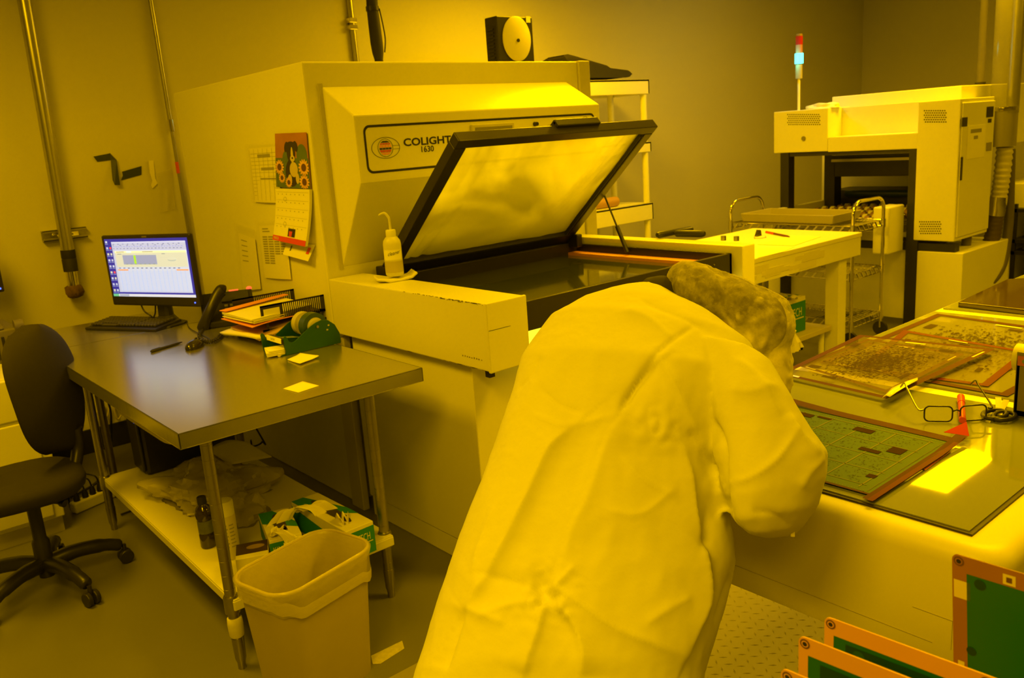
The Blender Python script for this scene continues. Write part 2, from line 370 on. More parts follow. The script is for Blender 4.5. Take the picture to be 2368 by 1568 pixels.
for k in range(3): g.frect(O, U, W, q.x - 0.01, q.x + 0.09, q.z - 0.03 + k*0.02, q.z - 0.024 + k*0.02, 0.0004)
g.build('warning_label', PAPER, mc)
# arms left and right of the bed
ZT = 1.138; YA = 2.30
SCUF = mat('scuffed_edge', (0.22, 0.19, 0.11), 0.6)
la = G().box(XS, 1.985, YA + 0.012, YC - 0.005, 0.888, ZT).build('left_arm', PAINT, mc, bevel=0.005)
fr = G().box(XS - 0.003, 1.988, YA, YA + 0.014, 0.884, ZT + 0.002); fr.build('front_cap', PAINT, mc, bevel=0.004)
g = G(); rng = random.Random(5)
for k in range(60):
    y = YA + 0.02 + abs(rng.gauss(0, 0.20)); l = rng.uniform(0.003, 0.018); z = ZT - abs(rng.gauss(0, 0.002)) - (0.0005); t = rng.uniform(0.001, 0.003)
    if y < 3.2: g.box(XS - 0.0006, XS + 0.002, y, y + l, z - t, z - 0.0002)
for k in range(14):
    y = YA + 0.03 + rng.uniform(0, 0.5); g.box(XS - 0.0005, XS + 0.001, y, y + rng.uniform(.01, .03), 0.889, 0.889 + rng.uniform(0.001, 0.003))
for k in range(9):
    y = YA + 0.05 + k*0.014; g.box(XS - 0.0004, XS + 0.001, y, y + rng.uniform(.003, .009), 0.925, 0.925 + rng.uniform(0.003, 0.009))
for k in range(12):
    x = XS + rng.uniform(0.0, 0.08); g.box(x, x + rng.uniform(.01, .05), YA - 0.0006, YA + 0.001, 1.04, 1.0415)
g.build('scuff_marks', SCUF, mc, kind='stuff')
G().box(3.328, 3.425, YA, YC, 0.86, ZT - 0.002).build('right_arm', PAINT, mc, bevel=0.005)
G().box(1.825, 1.85, YA + 0.045, YA + 0.07, 0.855, 0.889).build('arm_bracket', BLACKM, mc)
for px in (1108, 1192):
    pass
for px, py in ((1673, 556), (1703, 557)):
    p = atz(px, py, ZT); G().cyl(p, p + V((0, 0, 0.022)), 0.013, n=18).build('adjuster_knob', STEELT, mc, smooth=40)
# bed
bx0, bx1, by0, by1, bz = 1.985, 3.328, 2.36, 3.42, 1.10
g = G(); g.box(bx0, bx1, by0, by0 + 0.022, 0.985, bz); g.box(bx0, bx0 + 0.02, by0, by1, 0.985, bz); g.box(bx1 - 0.02, bx1, by0, by1, 0.985, bz); g.box(bx0, bx1, by1 - 0.05, by1, 0.985, bz + 0.01)
bed = g.build('bed_frame', BLACKM, mc, bevel=0.003)
g = G(); g.box(bx1 - 0.09, bx1 - 0.02, by0 + 0.022, by1 - 0.05, 1.045, 1.06); g.build('orange_trim', mat('copper_trim', (0.75, 0.33, 0.05), 0.45), mc)
BEDGLASS = mat('bed_glass', (0.05, 0.055, 0.02), 0.06, var=0.0, spec=0.9)
G().box(bx0 + 0.02, bx1 - 0.02, by0 + 0.022, by1 - 0.05, 1.025, 1.045).build('bed_glass', BEDGLASS, mc)
g = G(); g.box(bx0 + 0.02, bx1 - 0.02, by0 + 0.026, by0 + 0.12, 1.0455, 1.0465); g.build('lit_glass_strip', mat('lit_glass', (0.55, 0.60, 0.12), 0.15), mc)  # pale strip: brightness on the front glass put into its colour
for k in range(3):
    x = 2.35 + k*0.42; G().cyl((x, by0 + 0.001, 1.065), (x, by0 - 0.003, 1.065), 0.004, n=10).build('screw', STEELT, mc)
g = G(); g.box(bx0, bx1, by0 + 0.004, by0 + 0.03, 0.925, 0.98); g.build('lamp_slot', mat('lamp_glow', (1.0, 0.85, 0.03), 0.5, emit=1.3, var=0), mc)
# lid, hinged at the back of the bed
ly0, lz0, ly1, lz1 = 3.40, 1.125, 2.74, 1.715
lx0, lx1 = 2.065, 3.266
LV = V((0, ly1 - ly0, lz1 - lz0)); LL = LV.length; LV.normalize(); LU = V((1, 0, 0)); LN = LU.cross(LV).normalized()   # LN points up-back
if LN.z < 0: LN = -LN
LO = V((lx0, ly0, lz0)); LW = lx1 - lx0
def lp(u, v, n=0.0): return LO + LU*u + LV*v + LN*n
def lbar(g, u0, u1, v0, v1, n0, n1): g.prism([lp(u0,v0,n0), lp(u1,v0,n0), lp(u1,v1,n0), lp(u0,v1,n0)], LN*(n1-n0))
g = G(); fw = 0.058
lbar(g, 0, LW, 0, fw*1.3, -0.02, 0.03); lbar(g, 0, LW, LL - fw*0.8, LL, -0.02, 0.03); lbar(g, 0, fw, fw*1.3, LL - fw*0.8, -0.02, 0.03); lbar(g, LW - fw, LW, fw*1.3, LL - fw*0.8, -0.02, 0.03)
lid = g.build('lid', BLACKM, mc, bevel=0.004)
g = G()
for (u0,u1,v0,v1) in ((0.06, LW-0.06, 0.078, 0.092), (LW-0.075, LW-0.066, 0.09, LL-0.06), (LW-0.092, LW-0.084, 0.09, LL-0.06)): lbar(g, u0, u1, v0, v1, -0.028, -0.012)
g.build('rubber_seal', RUBBER, lid)
def film(u, v):
    uu = fw + (LW - 2*fw) * u; vv = fw*1.3 + (LL - fw*2.1) * v
    n = 0.010
    d = (u*0.9 + v*0.5)
    n += 0.010 * math.sin(9*d + 2) * (u*(1-u)*4) * 0.5
    n += 0.010 * math.exp(-((u - 0.13 - 0.06*v) / 0.018)**2) + 0.007 * math.exp(-((u - 0.07 - 0.05*v) / 0.012)**2)
    for k in range(4): n += 0.008 * math.exp(-(((u - (0.80 + 0.045*k)) - 0.16*(v - 0.7)) / 0.012)**2) * min(1, v*1.3)
    n += 0.012 * noise.noise(V((u*3.1, v*2.3, 1.7))) + 0.004 * noise.noise(V((u*14, v*5, 3.3)))
    n -= 0.035 * math.sin(math.pi*u) * math.sin(math.pi*v)
    return lp(uu, vv, n)
FILM = bpy.data.materials.new('vacuum_film'); FILM.use_nodes = True
nt = FILM.node_tree; bs = nt.nodes['Principled BSDF']; out = nt.nodes['Material Output']
bs.inputs['Base Color'].default_value = (0.85, 0.85, 0.5, 1); bs.inputs['Roughness'].default_value = 0.28; bs.inputs['Specular IOR Level'].default_value = 0.9
tl = nt.nodes.new('ShaderNodeBsdfTranslucent'); tl.inputs[0].default_value = (0.95, 0.98, 0.5, 1)
tr = nt.nodes.new('ShaderNodeBsdfTransparent'); m1 = nt.nodes.new('ShaderNodeMixShader'); m2 = nt.nodes.new('ShaderNodeMixShader')
m1.inputs[0].default_value = 0.5; m2.inputs[0].default_value = 0.30
nz = nt.nodes.new('ShaderNodeTexNoise'); nz.inputs['Scale'].default_value = 3; mr = nt.nodes.new('ShaderNodeMapRange'); mr.inputs[3].default_value = 0.04; mr.inputs[4].default_value = 0.26
nz3 = nt.nodes.new('ShaderNodeTexNoise'); nz3.inputs['Scale'].default_value = 1.9; nz3.inputs['Detail'].default_value = 3; nz3.inputs['Distortion'].default_value = 0.8; mr3 = nt.nodes.new('ShaderNodeMapRange'); mr3.inputs[1].default_value = 0.38; mr3.inputs[2].default_value = 0.66; mr3.inputs[3].default_value = 0.22; mr3.inputs[4].default_value = 1.0; tco = nt.nodes.new('ShaderNodeTexCoord'); nt.links.new(tco.outputs['Object'], nz3.inputs['Vector']); nt.links.new(nz3.outputs['Fac'], mr3.inputs[0]); nt.links.new(mr3.outputs[0], m1.inputs[0])
nt.links.new(nz.outputs['Fac'], mr.inputs[0]); nt.links.new(mr.outputs[0], m2.inputs[0])
nt.links.new(bs.outputs[0], m1.inputs[1]); nt.links.new(tl.outputs[0], m1.inputs[2]); nt.links.new(m1.outputs[0], m2.inputs[1]); nt.links.new(tr.outputs[0], m2.inputs[2]); nt.links.new(m2.outputs[0], out.inputs[0])
G().grid(film, 90, 70).build('film', FILM, lid, smooth=80)
g = G(); lbar(g, LW*0.46, LW*0.68, LL - 0.006, LL + 0.018, 0.012, 0.05); lbar(g, LW*0.46, LW*0.68, LL - 0.03, LL + 0.012, 0.03, 0.055); g.build('lid_handle', BLACK, lid, bevel=0.004)
for u in (0.0, LW): 
    g = G(); g.box(lx0 + u - 0.02, lx0 + u + 0.02, 3.30, 3.43, 1.09, 1.16); g.build('hinge', BLACKM, mc, bevel=0.006)
g = G(); p0 = V((lx1 + 0.025, 2.98, 1.075)); p1 = lp(LW + 0.02, LL*0.42, 0.0)
g.cyl(p0, p0.lerp(p1, 0.45), 0.011, n=12); g.cyl(p0.lerp(p1, 0.45), p1, 0.005, n=10); g.build('gas_strut', BLACK, mc, smooth=40)
g = G(); hb = lp(0.0, 0.18, 0.0); g.obox(hb + V((-0.012, 0, 0)), LU, LV, LN, 0.012, 0.035, 0.03); g.build('lid_catch', BLACKM, lid, bevel=0.004)

# things resting on the machine
p = atz(915, 648, ZT); U1 = V((0.9, -0.35, 0)).normalized(); U2 = V((0.35, 0.9, 0)).normalized()
WIPE = mat('white_wipe', (0.78, 0.76, 0.68), 0.9, bump=0.15, bscale=90)
def wipe(u, v):
    a, b = u*2-1, v*2-1
    z = 0.007 + 0.010*abs(a)**3 + 0.006*noise.noise(V((a*2, b*2, 4))) + (0.014 if a > 0.75 else 0) * max(0, a - 0.75) * 4
    return p + U1*(a*0.085) + U2*(b*0.05 + 0.008*math.sin(a*4)) + V((0, 0, z))
g = G().grid(wipe, 24, 14); o = g.build('folded_wipe', WIPE, smooth=80, solid=0.010); setp(o, 'folded white cleaning wipe under the squeeze bottle on the machine arm', 'cloth')
bt = thing('wash_bottle', 'translucent squeeze bottle with bent spout on a wipe on the machine arm', 'bottle', (p.x, p.y, ZT + 0.022))
HDPE = mat('translucent_plastic', (0.80, 0.78, 0.62), 0.35, trans=0.15, var=0.02)
bc = V((p.x, p.y, ZT + 0.0215)); br = 0.0385
G().lathe([(0.034, 0), (br, 0.006), (br, 0.135), (br*0.93, 0.150), (0.026, 0.164), (0.019, 0.168)], bc, 32).build('bottle_body', HDPE, bt, smooth=50)
G().lathe([(br + 0.0006, 0.016), (br + 0.0006, 0.064)], bc, 32).build('liquid', mat('pale_liquid', (0.52, 0.47, 0.30), 0.3), bt, smooth=50)
G().lathe([(0.021, 0.164), (0.0215, 0.166), (0.0215, 0.192), (0.0195, 0.196), (0.006, 0.197)], bc, 28).build('cap', WHITE, bt, smooth=40)
ir = -R0; top = bc + V((0, 0, 0.196)); ih = V((ir.x, ir.y, 0)).normalized()
G().tube(crom([top, top + V((0,0,0.03)), top + V((0,0,0.05)) + ih*0.002, top + V((0,0,0.068)) + ih*0.014, top + V((0,0,0.071)) + ih*0.026, top + V((0,0,0.064)) + ih*0.044], 6), [0.0055]*24 + [0.0045]*5 + [0.003]*2, 10).build('spout', HDPE, bt, smooth=60)
# curved label with handwriting
th0 = math.atan2(-bc.y, -bc.x)             # angle towards the camera
def lab(u, v): 
    t = th0 - 1.25 + 2.3*u; return bc + V((math.cos(t)*(br+0.001), math.sin(t)*(br+0.001), 0.070 + 0.044*v))
lb = G().grid(lab, 16, 2).build('label', PAPER, bt, smooth=60)
g = G().text('cleaner', 0.022, (0, 0, 0), (1,0,0), (0,1,0), 0, sx=0.85); vs = []
def warp(q, off):
    t = th0 - 0.72 + (q.x + off) / br; return bc + V((math.cos(t)*(br+0.0016), math.sin(t)*(br+0.0016), 0.088 + q.y + 0.18*q.x))
g.v = [warp(V((q.x + q.y*0.25, q.y, 0)), 0.004) for q in g.v]; g.build('handwriting', INK, bt)

p0 = atz(1545, 553, ZT); 
rl = thing('hand_roller', 'black hand roller lying on the right arm of the machine', 'roller', (p0.x, p0.y, ZT))
a0 = atz(1520, 552, ZT) + V((0,0,0.018)); a1 = atz(1600, 538, ZT) + V((0,0,0.018)); b0 = atz(1563, 549, ZT) + V((0,0,0.02)); b1 = atz(1630, 550, ZT) + V((0,0,0.02))
G().tube([a0, a0.lerp(a1, .04), a0.lerp(a1, .96), a1], [0.012, 0.017, 0.017, 0.013], 18).build('roller', BLACK, rl, smooth=50)
G().tube([b0, b0.lerp(b1, .05), b0.lerp(b1, .9), b1], [0.014, 0.0185, 0.019, 0.012], 18).build('handle', BLACK, rl, smooth=50)
G().bar(a0.lerp(a1, 0.5), b0, 0.01, 0.006).build('yoke', BLACKM, rl)

# on top of the cabinet
fx = aty(1147, 36, 4.0); fy = aty(1227, 42, 4.0); zb = 2.078
fb = thing('round_case', 'black square case with round pale disc face standing on top of the cabinet', 'case', ((fx.x+fy.x)/2, 4.05, zb))
g = G(); zt = fx.z; g.box(fx.x, fy.x + 0.012, 4.0, 4.11, zb, zt); g.build('case_body', BLACK, fb, bevel=0.006)
cx = (fx.x + fy.x) / 2 + 0.012; cz = aty(1192, 90, 4.0).z; g = G()
g.lathe([(0.128, 0.0), (0.128, 0.004), (0.120, 0.008), (0.002, 0.012)], (cx, 3.9995, cz), 40, (0, -1, 0)); g.v = [V((cx + (q.x-cx)*0.86, q.y, cz + (q.z-cz)*1.0)) for q in g.v]
disc = g.build('disc', mat('pale_disc', (0.60, 0.57, 0.42), 0.35, var=0.12, vscale=3), fb, smooth=40)
G().cyl((cx, 3.99, cz - 0.01), (cx, 3.982, cz - 0.01), 0.010, n=14).build('hub', BLACK, fb)
q = aty(1221, 45, 4.0); G().box(q.x-0.017, q.x+0.017, 3.998, 4.0, q.z-0.018, q.z+0.018).build('sticker', PAPER, fb)
g = G()
for k in range(12): g.box(fx.x - 0.008, fx.x, 4.03, 4.09, zb + 0.02 + k*0.02, zb + 0.03 + k*0.02)
g.build('side_ribs', BLACK, fb)

hz = thing('black_hose', 'black wrapped hose hanging from above behind the cabinet top', 'hose', (2.86, 4.5, zb))
pts = [aty(x, y, 4.5) for x, y in ((858, -40), (861, 20), (866, 60), (871, 100), (874, 122), (876, 138), (877, 148))]
pts[-1].z = zb + 0.0; pts = [V((pts[0].x - 0.02, 4.5, CEIL))] + pts
G().tube(pts, [0.036, 0.034, 0.034, 0.036, 0.037, 0.034, 0.026, 0.026], 16).build('hose', RUBBER, hz, smooth=60)
p2 = pts[2]; G().tube([p2 + V((0,0,0.012)), p2 - V((0,0,0.014))], 0.0385, 18).build('clamp_ring', BLACKM, hz, smooth=40)
G().tube(crom([pts[2] + V((0.035, -0.02, 0)), pts[3] + V((0.047, -0.02, 0)), pts[4] + V((0.05, -0.02, 0.02)), pts[5] + V((0.035, -0.02, 0))], 5), 0.004, 8).build('wire', BLACK, hz, smooth=60)

# papers on the machine side
def sp(px, py, x=XS - 0.002): return atx(px, py, x)
DIM = mat('printed_grey', (0.30, 0.29, 0.22), 0.8, var=0)
SLEEVE = mat('plastic_sleeve', (0.66, 0.63, 0.50), 0.18, alpha=0.16, var=0.02)
def notice(sl, pp, label, lines, fx=None, grid=None):
    c = [sp(*q) for q in sl]; mid = sum(c, V()) / 4
    t = thing('notice_sheet', label, 'paper', (XS, mid.y, min(q.z for q in c)), 0, None)
    k = [sp(x, y, XS - 0.004) for x, y in pp]
    def at2(u, v): return k[0].lerp(k[1], u).lerp(k[3].lerp(k[2], u), v) + V((-0.003 - 0.006*v*v*math.sin(u*3), 0, 0))
    G().grid(at2, 8, 10).build('paper', PAPER, t, smooth=60)
    g = G()
    for (u0, u1, v0, v1) in lines:
        d = V((-0.0012, 0, 0)); g.quad(at2(u0,v0)+d, at2(u1,v0)+d, at2(u1,v1)+d, at2(u0,v1)+d)
    g.build('print', DIM, t)
    s = [q + V((-0.012, 0, 0)) for q in c]
    def sl2(u, v): return s[0].lerp(s[1], u).lerp(s[3].lerp(s[2], u), v) + V((-0.004*math.sin(v*3), 0, 0))
    G().grid(sl2, 4, 4).build('sleeve', SLEEVE, t, smooth=60)
L1 = [(0.05, 0.95, 0.07*k + 0.1, 0.07*k + 0.105) for k in range(12)] + [(0.02 + 0.16*k, 0.026 + 0.16*k, 0.02, 0.97) for k in range(7)] + [(0.3, 0.75, 0.12, 0.18), (0.4, 0.85, 0.36, 0.41), (0.35, 0.9, 0.55, 0.58)]
notice([(572, 333), (640, 327), (652, 470), (588, 470)], [(576, 344), (641, 338), (652, 469), (590, 467)], 'gridded chart in a plastic sleeve left of the calendar', L1)
L2 = [(0.15, 0.5, 0.1 + 0.09*k, 0.115 + 0.09*k) for k in range(5)]
notice([(546, 515), (594, 530), (608, 672), (566, 680)], [(552, 538), (591, 552), (605, 668), (564, 672)], 'narrow sheet in a plastic sleeve, lowest left on the machine side', L2)
L3 = [(0.12, 0.35, 0.05, 0.07), (0.12, 0.4, 0.10, 0.12)] + [(0.1 + 0.22*a, 0.28 + 0.22*a, 0.2 + 0.045*k, 0.225 + 0.045*k) for a in range(4) for k in range(12 if a < 2 else 8)]
notice([(597, 511), (660, 508), (678, 650), (612, 648)], [(600, 522), (661, 520), (675, 646), (614, 642)], 'printed table in a plastic sleeve below the calendar', L3)

cal = thing('wall_calendar', 'wall calendar with a puppy and sunflower picture and March page, on the machine side', 'calendar', (XS, 3.45, 1.3))
def cpt(c, u, v, off): 
    return c[0].lerp(c[1], u).lerp(c[3].lerp(c[2], u), v) + V((-off, 0, 0))
cp1 = [sp(x, y, XS - 0.006) for x, y in ((637, 309), (709, 306), (720, 437), (640, 432))]
g = G().mat(mat('calendar_brown', (0.42, 0.17, 0.06), 0.35, var=0.25, vscale=12))
def cq(u0, v0, u1, v1, m, off): g.mat(m); g.quad(cpt(cp1,u0,v0,off), cpt(cp1,u1,v0,off), cpt(cp1,u1,v1,off), cpt(cp1,u0,v1,off))
def ce(cu, cv, ru, rv, m, off, rot=0.0, n=18):
    g.mat(m); g.add([cpt(cp1, min(1,max(0,cu + ru*math.cos(t)*math.cos(rot) - rv*math.sin(t)*math.sin(rot))), min(1,max(0,cv + ru*math.cos(t)*math.sin(rot) + rv*math.sin(t)*math.cos(rot))), off) for t in [k*2*math.pi/n for k in range(n)]], [tuple(range(n))])
g.prism([cpt(cp1,0,0,0), cpt(cp1,1,0,0), cpt(cp1,1,1,0), cpt(cp1,0,1,0)], (-0.003, 0, 0))
LEAF = mat('calendar_leaf', (0.10, 0.16, 0.03), 0.4, var=0.3, vscale=25); PUPD = mat('calendar_dark_fur', (0.03, 0.02, 0.015), 0.4, var=0); PUPL = mat('calendar_pale_fur', (0.62, 0.52, 0.33), 0.4, var=0.2)
SUN = mat('calendar_petals', (0.85, 0.48, 0.08), 0.4, var=0.25, vscale=30); SUNC = mat('calendar_seeds', (0.12, 0.05, 0.02), 0.4, var=0)
cq(0, 0.45, 1, 1, LEAF, 0.0033); ce(0.82, 0.4, 0.16, 0.2, LEAF, 0.0034); ce(0.5, 0.72, 0.19, 0.26, PUPD, 0.0036); ce(0.56, 0.66, 0.12, 0.14, PUPL, 0.0038)
ce(0.5, 0.25, 0.17, 0.1, PUPD, 0.004); ce(0.5, 0.36, 0.13, 0.17, PUPD, 0.0041); ce(0.53, 0.40, 0.035, 0.15, PUPL, 0.0043); ce(0.54, 0.46, 0.07, 0.06, PUPL, 0.0044); ce(0.54, 0.45, 0.025, 0.018, PUPD, 0.0046); ce(0.36, 0.25, 0.06, 0.1, PUPD, 0.0042, 0.3); ce(0.65, 0.24, 0.06, 0.1, PUPD, 0.0042, -0.3)
ce(0.44, 0.85, 0.06, 0.1, PUPL, 0.0044); ce(0.66, 0.82, 0.05, 0.1, PUPL, 0.0044)
for cu, cv, s in ((0.13, 0.62, 1.0), (0.86, 0.62, 1.1), (0.2, 0.82, 0.7), (0.85, 0.88, 1.0), (0.4, 0.9, 0.7)):
    for k in range(14):
        t = k*2*math.pi/14; ce(cu + 0.085*s*math.cos(t), cv + 0.085*s*math.sin(t), 0.06*s, 0.022*s, SUN, 0.0047, t, 8)
    ce(cu, cv, 0.065*s, 0.065*s, SUNC, 0.0049)
ce(0.32, 0.42, 0.08, 0.12, LEAF, 0.0040, 0.5)
g.build('picture_page', PAPER, cal)
cp2 = [sp(x, y, XS - 0.006) for x, y in ((643, 436), (722, 438), (728, 567), (652, 551))]
def cb(u, v, off): return cpt(cp2, u, v, off + 0.045*v*v*(1-0.25*v))
g = G(); g.grid(lambda u, v: cb(u, v, 0.014), 6, 14); g.grid(lambda u, v: cb(u, v, 0.0015), 6, 14)
for u in (0, 1): g.loft([[cb(u, k/14, 0.0015), cb(u, k/14, 0.014)] for k in range(15)], False, False)
g.loft([[cb(0, 1, 0.0015), cb(0, 1, 0.014)], [cb(1, 1, 0.0015), cb(1, 1, 0.014)]], False, False)
g.build('date_page', PAPER, cal)
CRED = mat('calendar_red', (0.72, 0.06, 0.03), 0.4, var=0)
g = G().mat(CRED)
g.loft([[cb(0, v, 0.0155), cb(1, v, 0.0155)] for v in (0.90, 0.95, 1.0)], False, False)
g.mat(DIM)
for r in range(5):
    for c in range(7): g.quad(cb(0.08+0.125*c, 0.09+0.155*r, 0.0152), cb(0.10+0.125*c, 0.09+0.155*r, 0.0152), cb(0.10+0.125*c, 0.105+0.155*r, 0.0152), cb(0.08+0.125*c, 0.105+0.155*r, 0.0152))
    g.quad(cb(0.03, 0.055+0.155*r, 0.0151), cb(0.97, 0.055+0.155*r, 0.0151), cb(0.97, 0.058+0.155*r, 0.0151), cb(0.03, 0.058+0.155*r, 0.0151))
g.mat(PUPD); g.quad(cb(0.45, 0.73, 0.0155), cb(0.66, 0.73, 0.0155), cb(0.66, 0.88, 0.0155), cb(0.45, 0.88, 0.0155)); g.mat(CRED); g.quad(cb(0.48, 0.78, 0.016), cb(0.58, 0.78, 0.016), cb(0.57, 0.88, 0.016), cb(0.49, 0.88, 0.016))
for cc in ((0.30, 0.19), (0.33, 0.66)):
    g.mat(INK); n = 16
    g.add([cb(cc[0] + 0.045*r*math.cos(k*2*math.pi/n), cc[1] + 0.04*r*math.sin(k*2*math.pi/n), 0.0156) for r in (1, 0.9) for k in range(n)], [(k, (k+1) % n, n + (k+1) % n, n + k) for k in range(n)])
g.build('date_print', DIM, cal)
ta = cb(0.04, 0.975, 0.0165); tb = cb(0.35, 0.975, 0.0165)
G().text('MARCH', 0.019, ta, tb - ta, cb(0.04, 0.9, 0.0165) - ta, 0.0004, sx=0.8).build('month_title', PAPER, cal)
cp3 = [sp(x, y, XS - 0.003) for x, y in ((664, 560), (730, 566), (727, 602), (668, 586))]
g = G().grid(lambda u, v: cpt(cp3, u, v, 0.002 + 0.03*v), 4, 4); g.mat(CRED); g.quad(*[cpt(cp3, u, v, 0.004 + 0.03*v) for u, v in ((0.82, 0.2), (0.92, 0.2), (0.92, 0.6), (0.82, 0.6))])
g.mat(INK); g.quad(*[cpt(cp3, u, v, 0.004 + 0.03*v) for u, v in ((0.22, 0.2), (0.25, 0.2), (0.25, 0.6), (0.22, 0.6))])
g.build('back_page', PAPER, cal, smooth=60)
# ================================================================ STEEL WORKTABLE
ZD = 0.90
def legs(g_parent, spots, ztop, tape=None):
    for i, (x, y) in enumerate(spots):
        g = G(); prof = [(0.0195, 0.10)]
        z = 0.10
        while z < ztop - 0.05:
            z += 0.051; prof += [(0.0195, z - 0.0010), (0.0188, z - 0.0006), (0.0188, z + 0.0006), (0.0195, z + 0.0010)]
        prof.append((0.0195, ztop)); g.lathe(prof, (x, y, 0), 20)
        lg = g.build('leg', STEELT, g_parent, smooth=30)
        G().lathe([(0.014, 0.0), (0.014, 0.022), (0.019, 0.04), (0.021, 0.105), (0.021, 0.12)], (x, y, 0), 18).build('foot', STEELT, lg, smooth=40)
        if tape == i:
            g = G(); rr = random.Random(2)
            g.loft([[V((x + r*math.cos(a)*(1 + 0.03*math.sin(a*4+z*90)), y + r*math.sin(a)*(1 + 0.03*math.sin(a*3)), z)) for a in [k*2*math.pi/20 for k in range(20)]] for z, r in ((0.125, 0.0235), (0.13, 0.025), (0.17, 0.0255), (0.192, 0.0245), (0.195, 0.0215))])
            g.build('tape_wrap', mat('old_masking_tape', (0.60, 0.57, 0.46), 0.75, var=0.15, vscale=30), lg, smooth=60)
dk = thing('steel_worktable', 'stainless steel worktable with lower shelf, standing before the cream machine', 'table', (1.2, 3.4, 0.0))
g = G()
def rprof(y0, y1, z1, z0, r=0.012): return None
g.box(0.767, 1.667, 2.54, 4.285, ZD - 0.004, ZD)
g.box(0.767, 0.772, 2.54, 4.285, ZD - 0.05, ZD); g.box(1.662, 1.667, 2.54, 4.285, ZD - 0.05, ZD); g.box(0.767, 1.667, 2.54, 2.545, ZD - 0.05, ZD); g.box(0.767, 1.667, 4.28, 4.285, ZD - 0.05, ZD)
g.box(0.767, 0.79, 2.54, 4.285, ZD - 0.052, ZD - 0.049); g.box(0.767, 1.667, 2.54, 2.563, ZD - 0.052, ZD - 0.049); g.box(1.644, 1.667, 2.54, 4.285, ZD - 0.052, ZD - 0.049)
g.build('table_top', STEEL, dk, bevel=0.005, segs=3)
SP = [(0.876, 2.632), (1.489, 2.644), (0.90, 4.19)]
legs(dk, SP, 0.86, 0)
G().box(0.93, 1.45, 2.75, 4.1, 0.80, 0.89).build('hat_channel', GALV, dk)
g = G()
SH = [(0.872, 2.60), (1.50, 2.60), (1.50, 4.20), (0.895, 4.20)]
g.prism([(x, y, 0.262) for x, y in SH], (0, 0, 0.008)); 
for i in range(4):
    a, b = SH[i], SH[(i+1) % 4]; g.bar((a[0], a[1], 0.247), (b[0], b[1], 0.247), 0.004, 0.034)
shelf = g.build('lower_shelf', mat('galvanised_white_shelf', (0.66, 0.64, 0.54), 0.35, var=0.04, metal=0.0), dk, bevel=0.002)
for (x, y) in SP: G().lathe([(0.0265, 0.215), (0.0265, 0.27), (0.0225, 0.278)], (x, y, 0), 20).build('shelf_collar', STEELT, shelf, smooth=40)
pn = atz(285, 940, 0.85)
g = G(); 
g.loft([rrp for rrp in [[V((0.795 + a*0.45*(1-0.02*k) + 0.01*k*0.3, 2.80 + b*0.55, 0.848 - zz)) for a, b in ((0,0.08),(0.02,0.02),(0.08,0),(0.92,0),(0.98,0.02),(1,0.08),(1,0.92),(0.98,0.98),(0.92,1),(0.08,1),(0.02,0.98),(0,0.92))] for k, zz in ((0,0),(0,0.004),(2,0.05),(6,0.062))]])
g.build('drawer_pan', mat('beige_plastic', (0.55, 0.52, 0.40), 0.45), dk, bevel=0.002)

d2 = thing('steel_side_table', 'short steel table behind the worktable, carrying the monitor', 'table', (1.35, 4.55, 0.0))
g = G(); g.box(0.80, 1.70, 4.286, 4.86, ZD - 0.004, ZD); g.box(0.80, 0.805, 4.286, 4.86, ZD - 0.045, ZD); g.box(0.80, 1.70, 4.286, 4.291, ZD - 0.045, ZD); g.box(0.80, 1.70, 4.855, 4.86, ZD - 0.045, ZD); g.box(1.695, 1.70, 4.29, 4.86, ZD - 0.045, ZD)
g.build('table_top', STEEL, d2, bevel=0.003)
legs(d2, [(1.035, 4.60), (1.64, 4.36), (1.64, 4.79)], 0.86)

# ---------------------------------------------------------------- monitor
WVm = V((0.42, -0.906, 0)).normalized(); NVm = V((-0.906, -0.42, 0)).normalized(); UPm = V((0, 0, 1))
P0 = V((1.27, 4.47, 1.2))
def mp(px, py): return onplane(px, py, P0, NVm)
tl, tr_, br_, bl = mp(238, 545), mp(443, 540), mp(460, 711), mp(256, 705)
mw = ((tr_ - tl).dot(WVm) + (br_ - bl).dot(WVm)) / 2; mh = ((tl.z - bl.z) + (tr_.z - br_.z)) / 2
mc0 = (tl + tr_ + br_ + bl) / 4
mo = thing('monitor', 'black monitor showing a spreadsheet on the steel side table', 'monitor', (mc0.x + 0.02, mc0.y, ZD))
def mq(u, v, n=0.0): return mc0 + WVm*u + UPm*v + NVm*n
hw, hh = mw/2, mh/2
g = G(); g.obox(mc0 - NVm*0.012, WVm, NVm, UPm, hw, 0.012, hh); g.obox(mc0 - NVm*0.035, WVm, NVm, UPm, hw*0.75, 0.018, hh*0.7); g.build('housing', BLACK, mo, bevel=0.008)
sc0 = mq(-hw + 0.020, -hh + 0.048, 0.0008); sw = mw - 0.040; sh_ = mh - 0.066
def em(n, c, e): return mat(n, c, 0.3, emit=e, var=0)
g = G().mat(em('screen_blue', (0.03, 0.03, 0.42), 0.75))
def sr(u0, u1, v0, v1, m, lift): g.mat(m); g.frect(sc0, WVm*sw, UPm*sh_, u0, u1, v0, v1, -lift if WVm.cross(UPm).dot(NVm) < 0 else lift)
EB = MATS['screen_blue']; sr(0, 1, 0, 1, EB, 0)
EL = em('screen_pale', (0.40, 0.50, 0.88), 0.82); EW = em('screen_white', (0.46, 0.60, 0.98), 0.80); EC = em('screen_cream', (0.52, 0.62, 0.60), 0.8); EG = em('screen_chart', (0.26, 0.33, 0.62), 0.8); EGR = em('screen_green', (0.30, 0.62, 0.03), 1.0)
EOR = em('screen_orange', (0.75, 0.28, 0.06), 1.0); EK = em('screen_dark', (0.12, 0.14, 0.28), 0.6); ELN = em('screen_line', (0.24, 0.34, 0.72), 0.75)
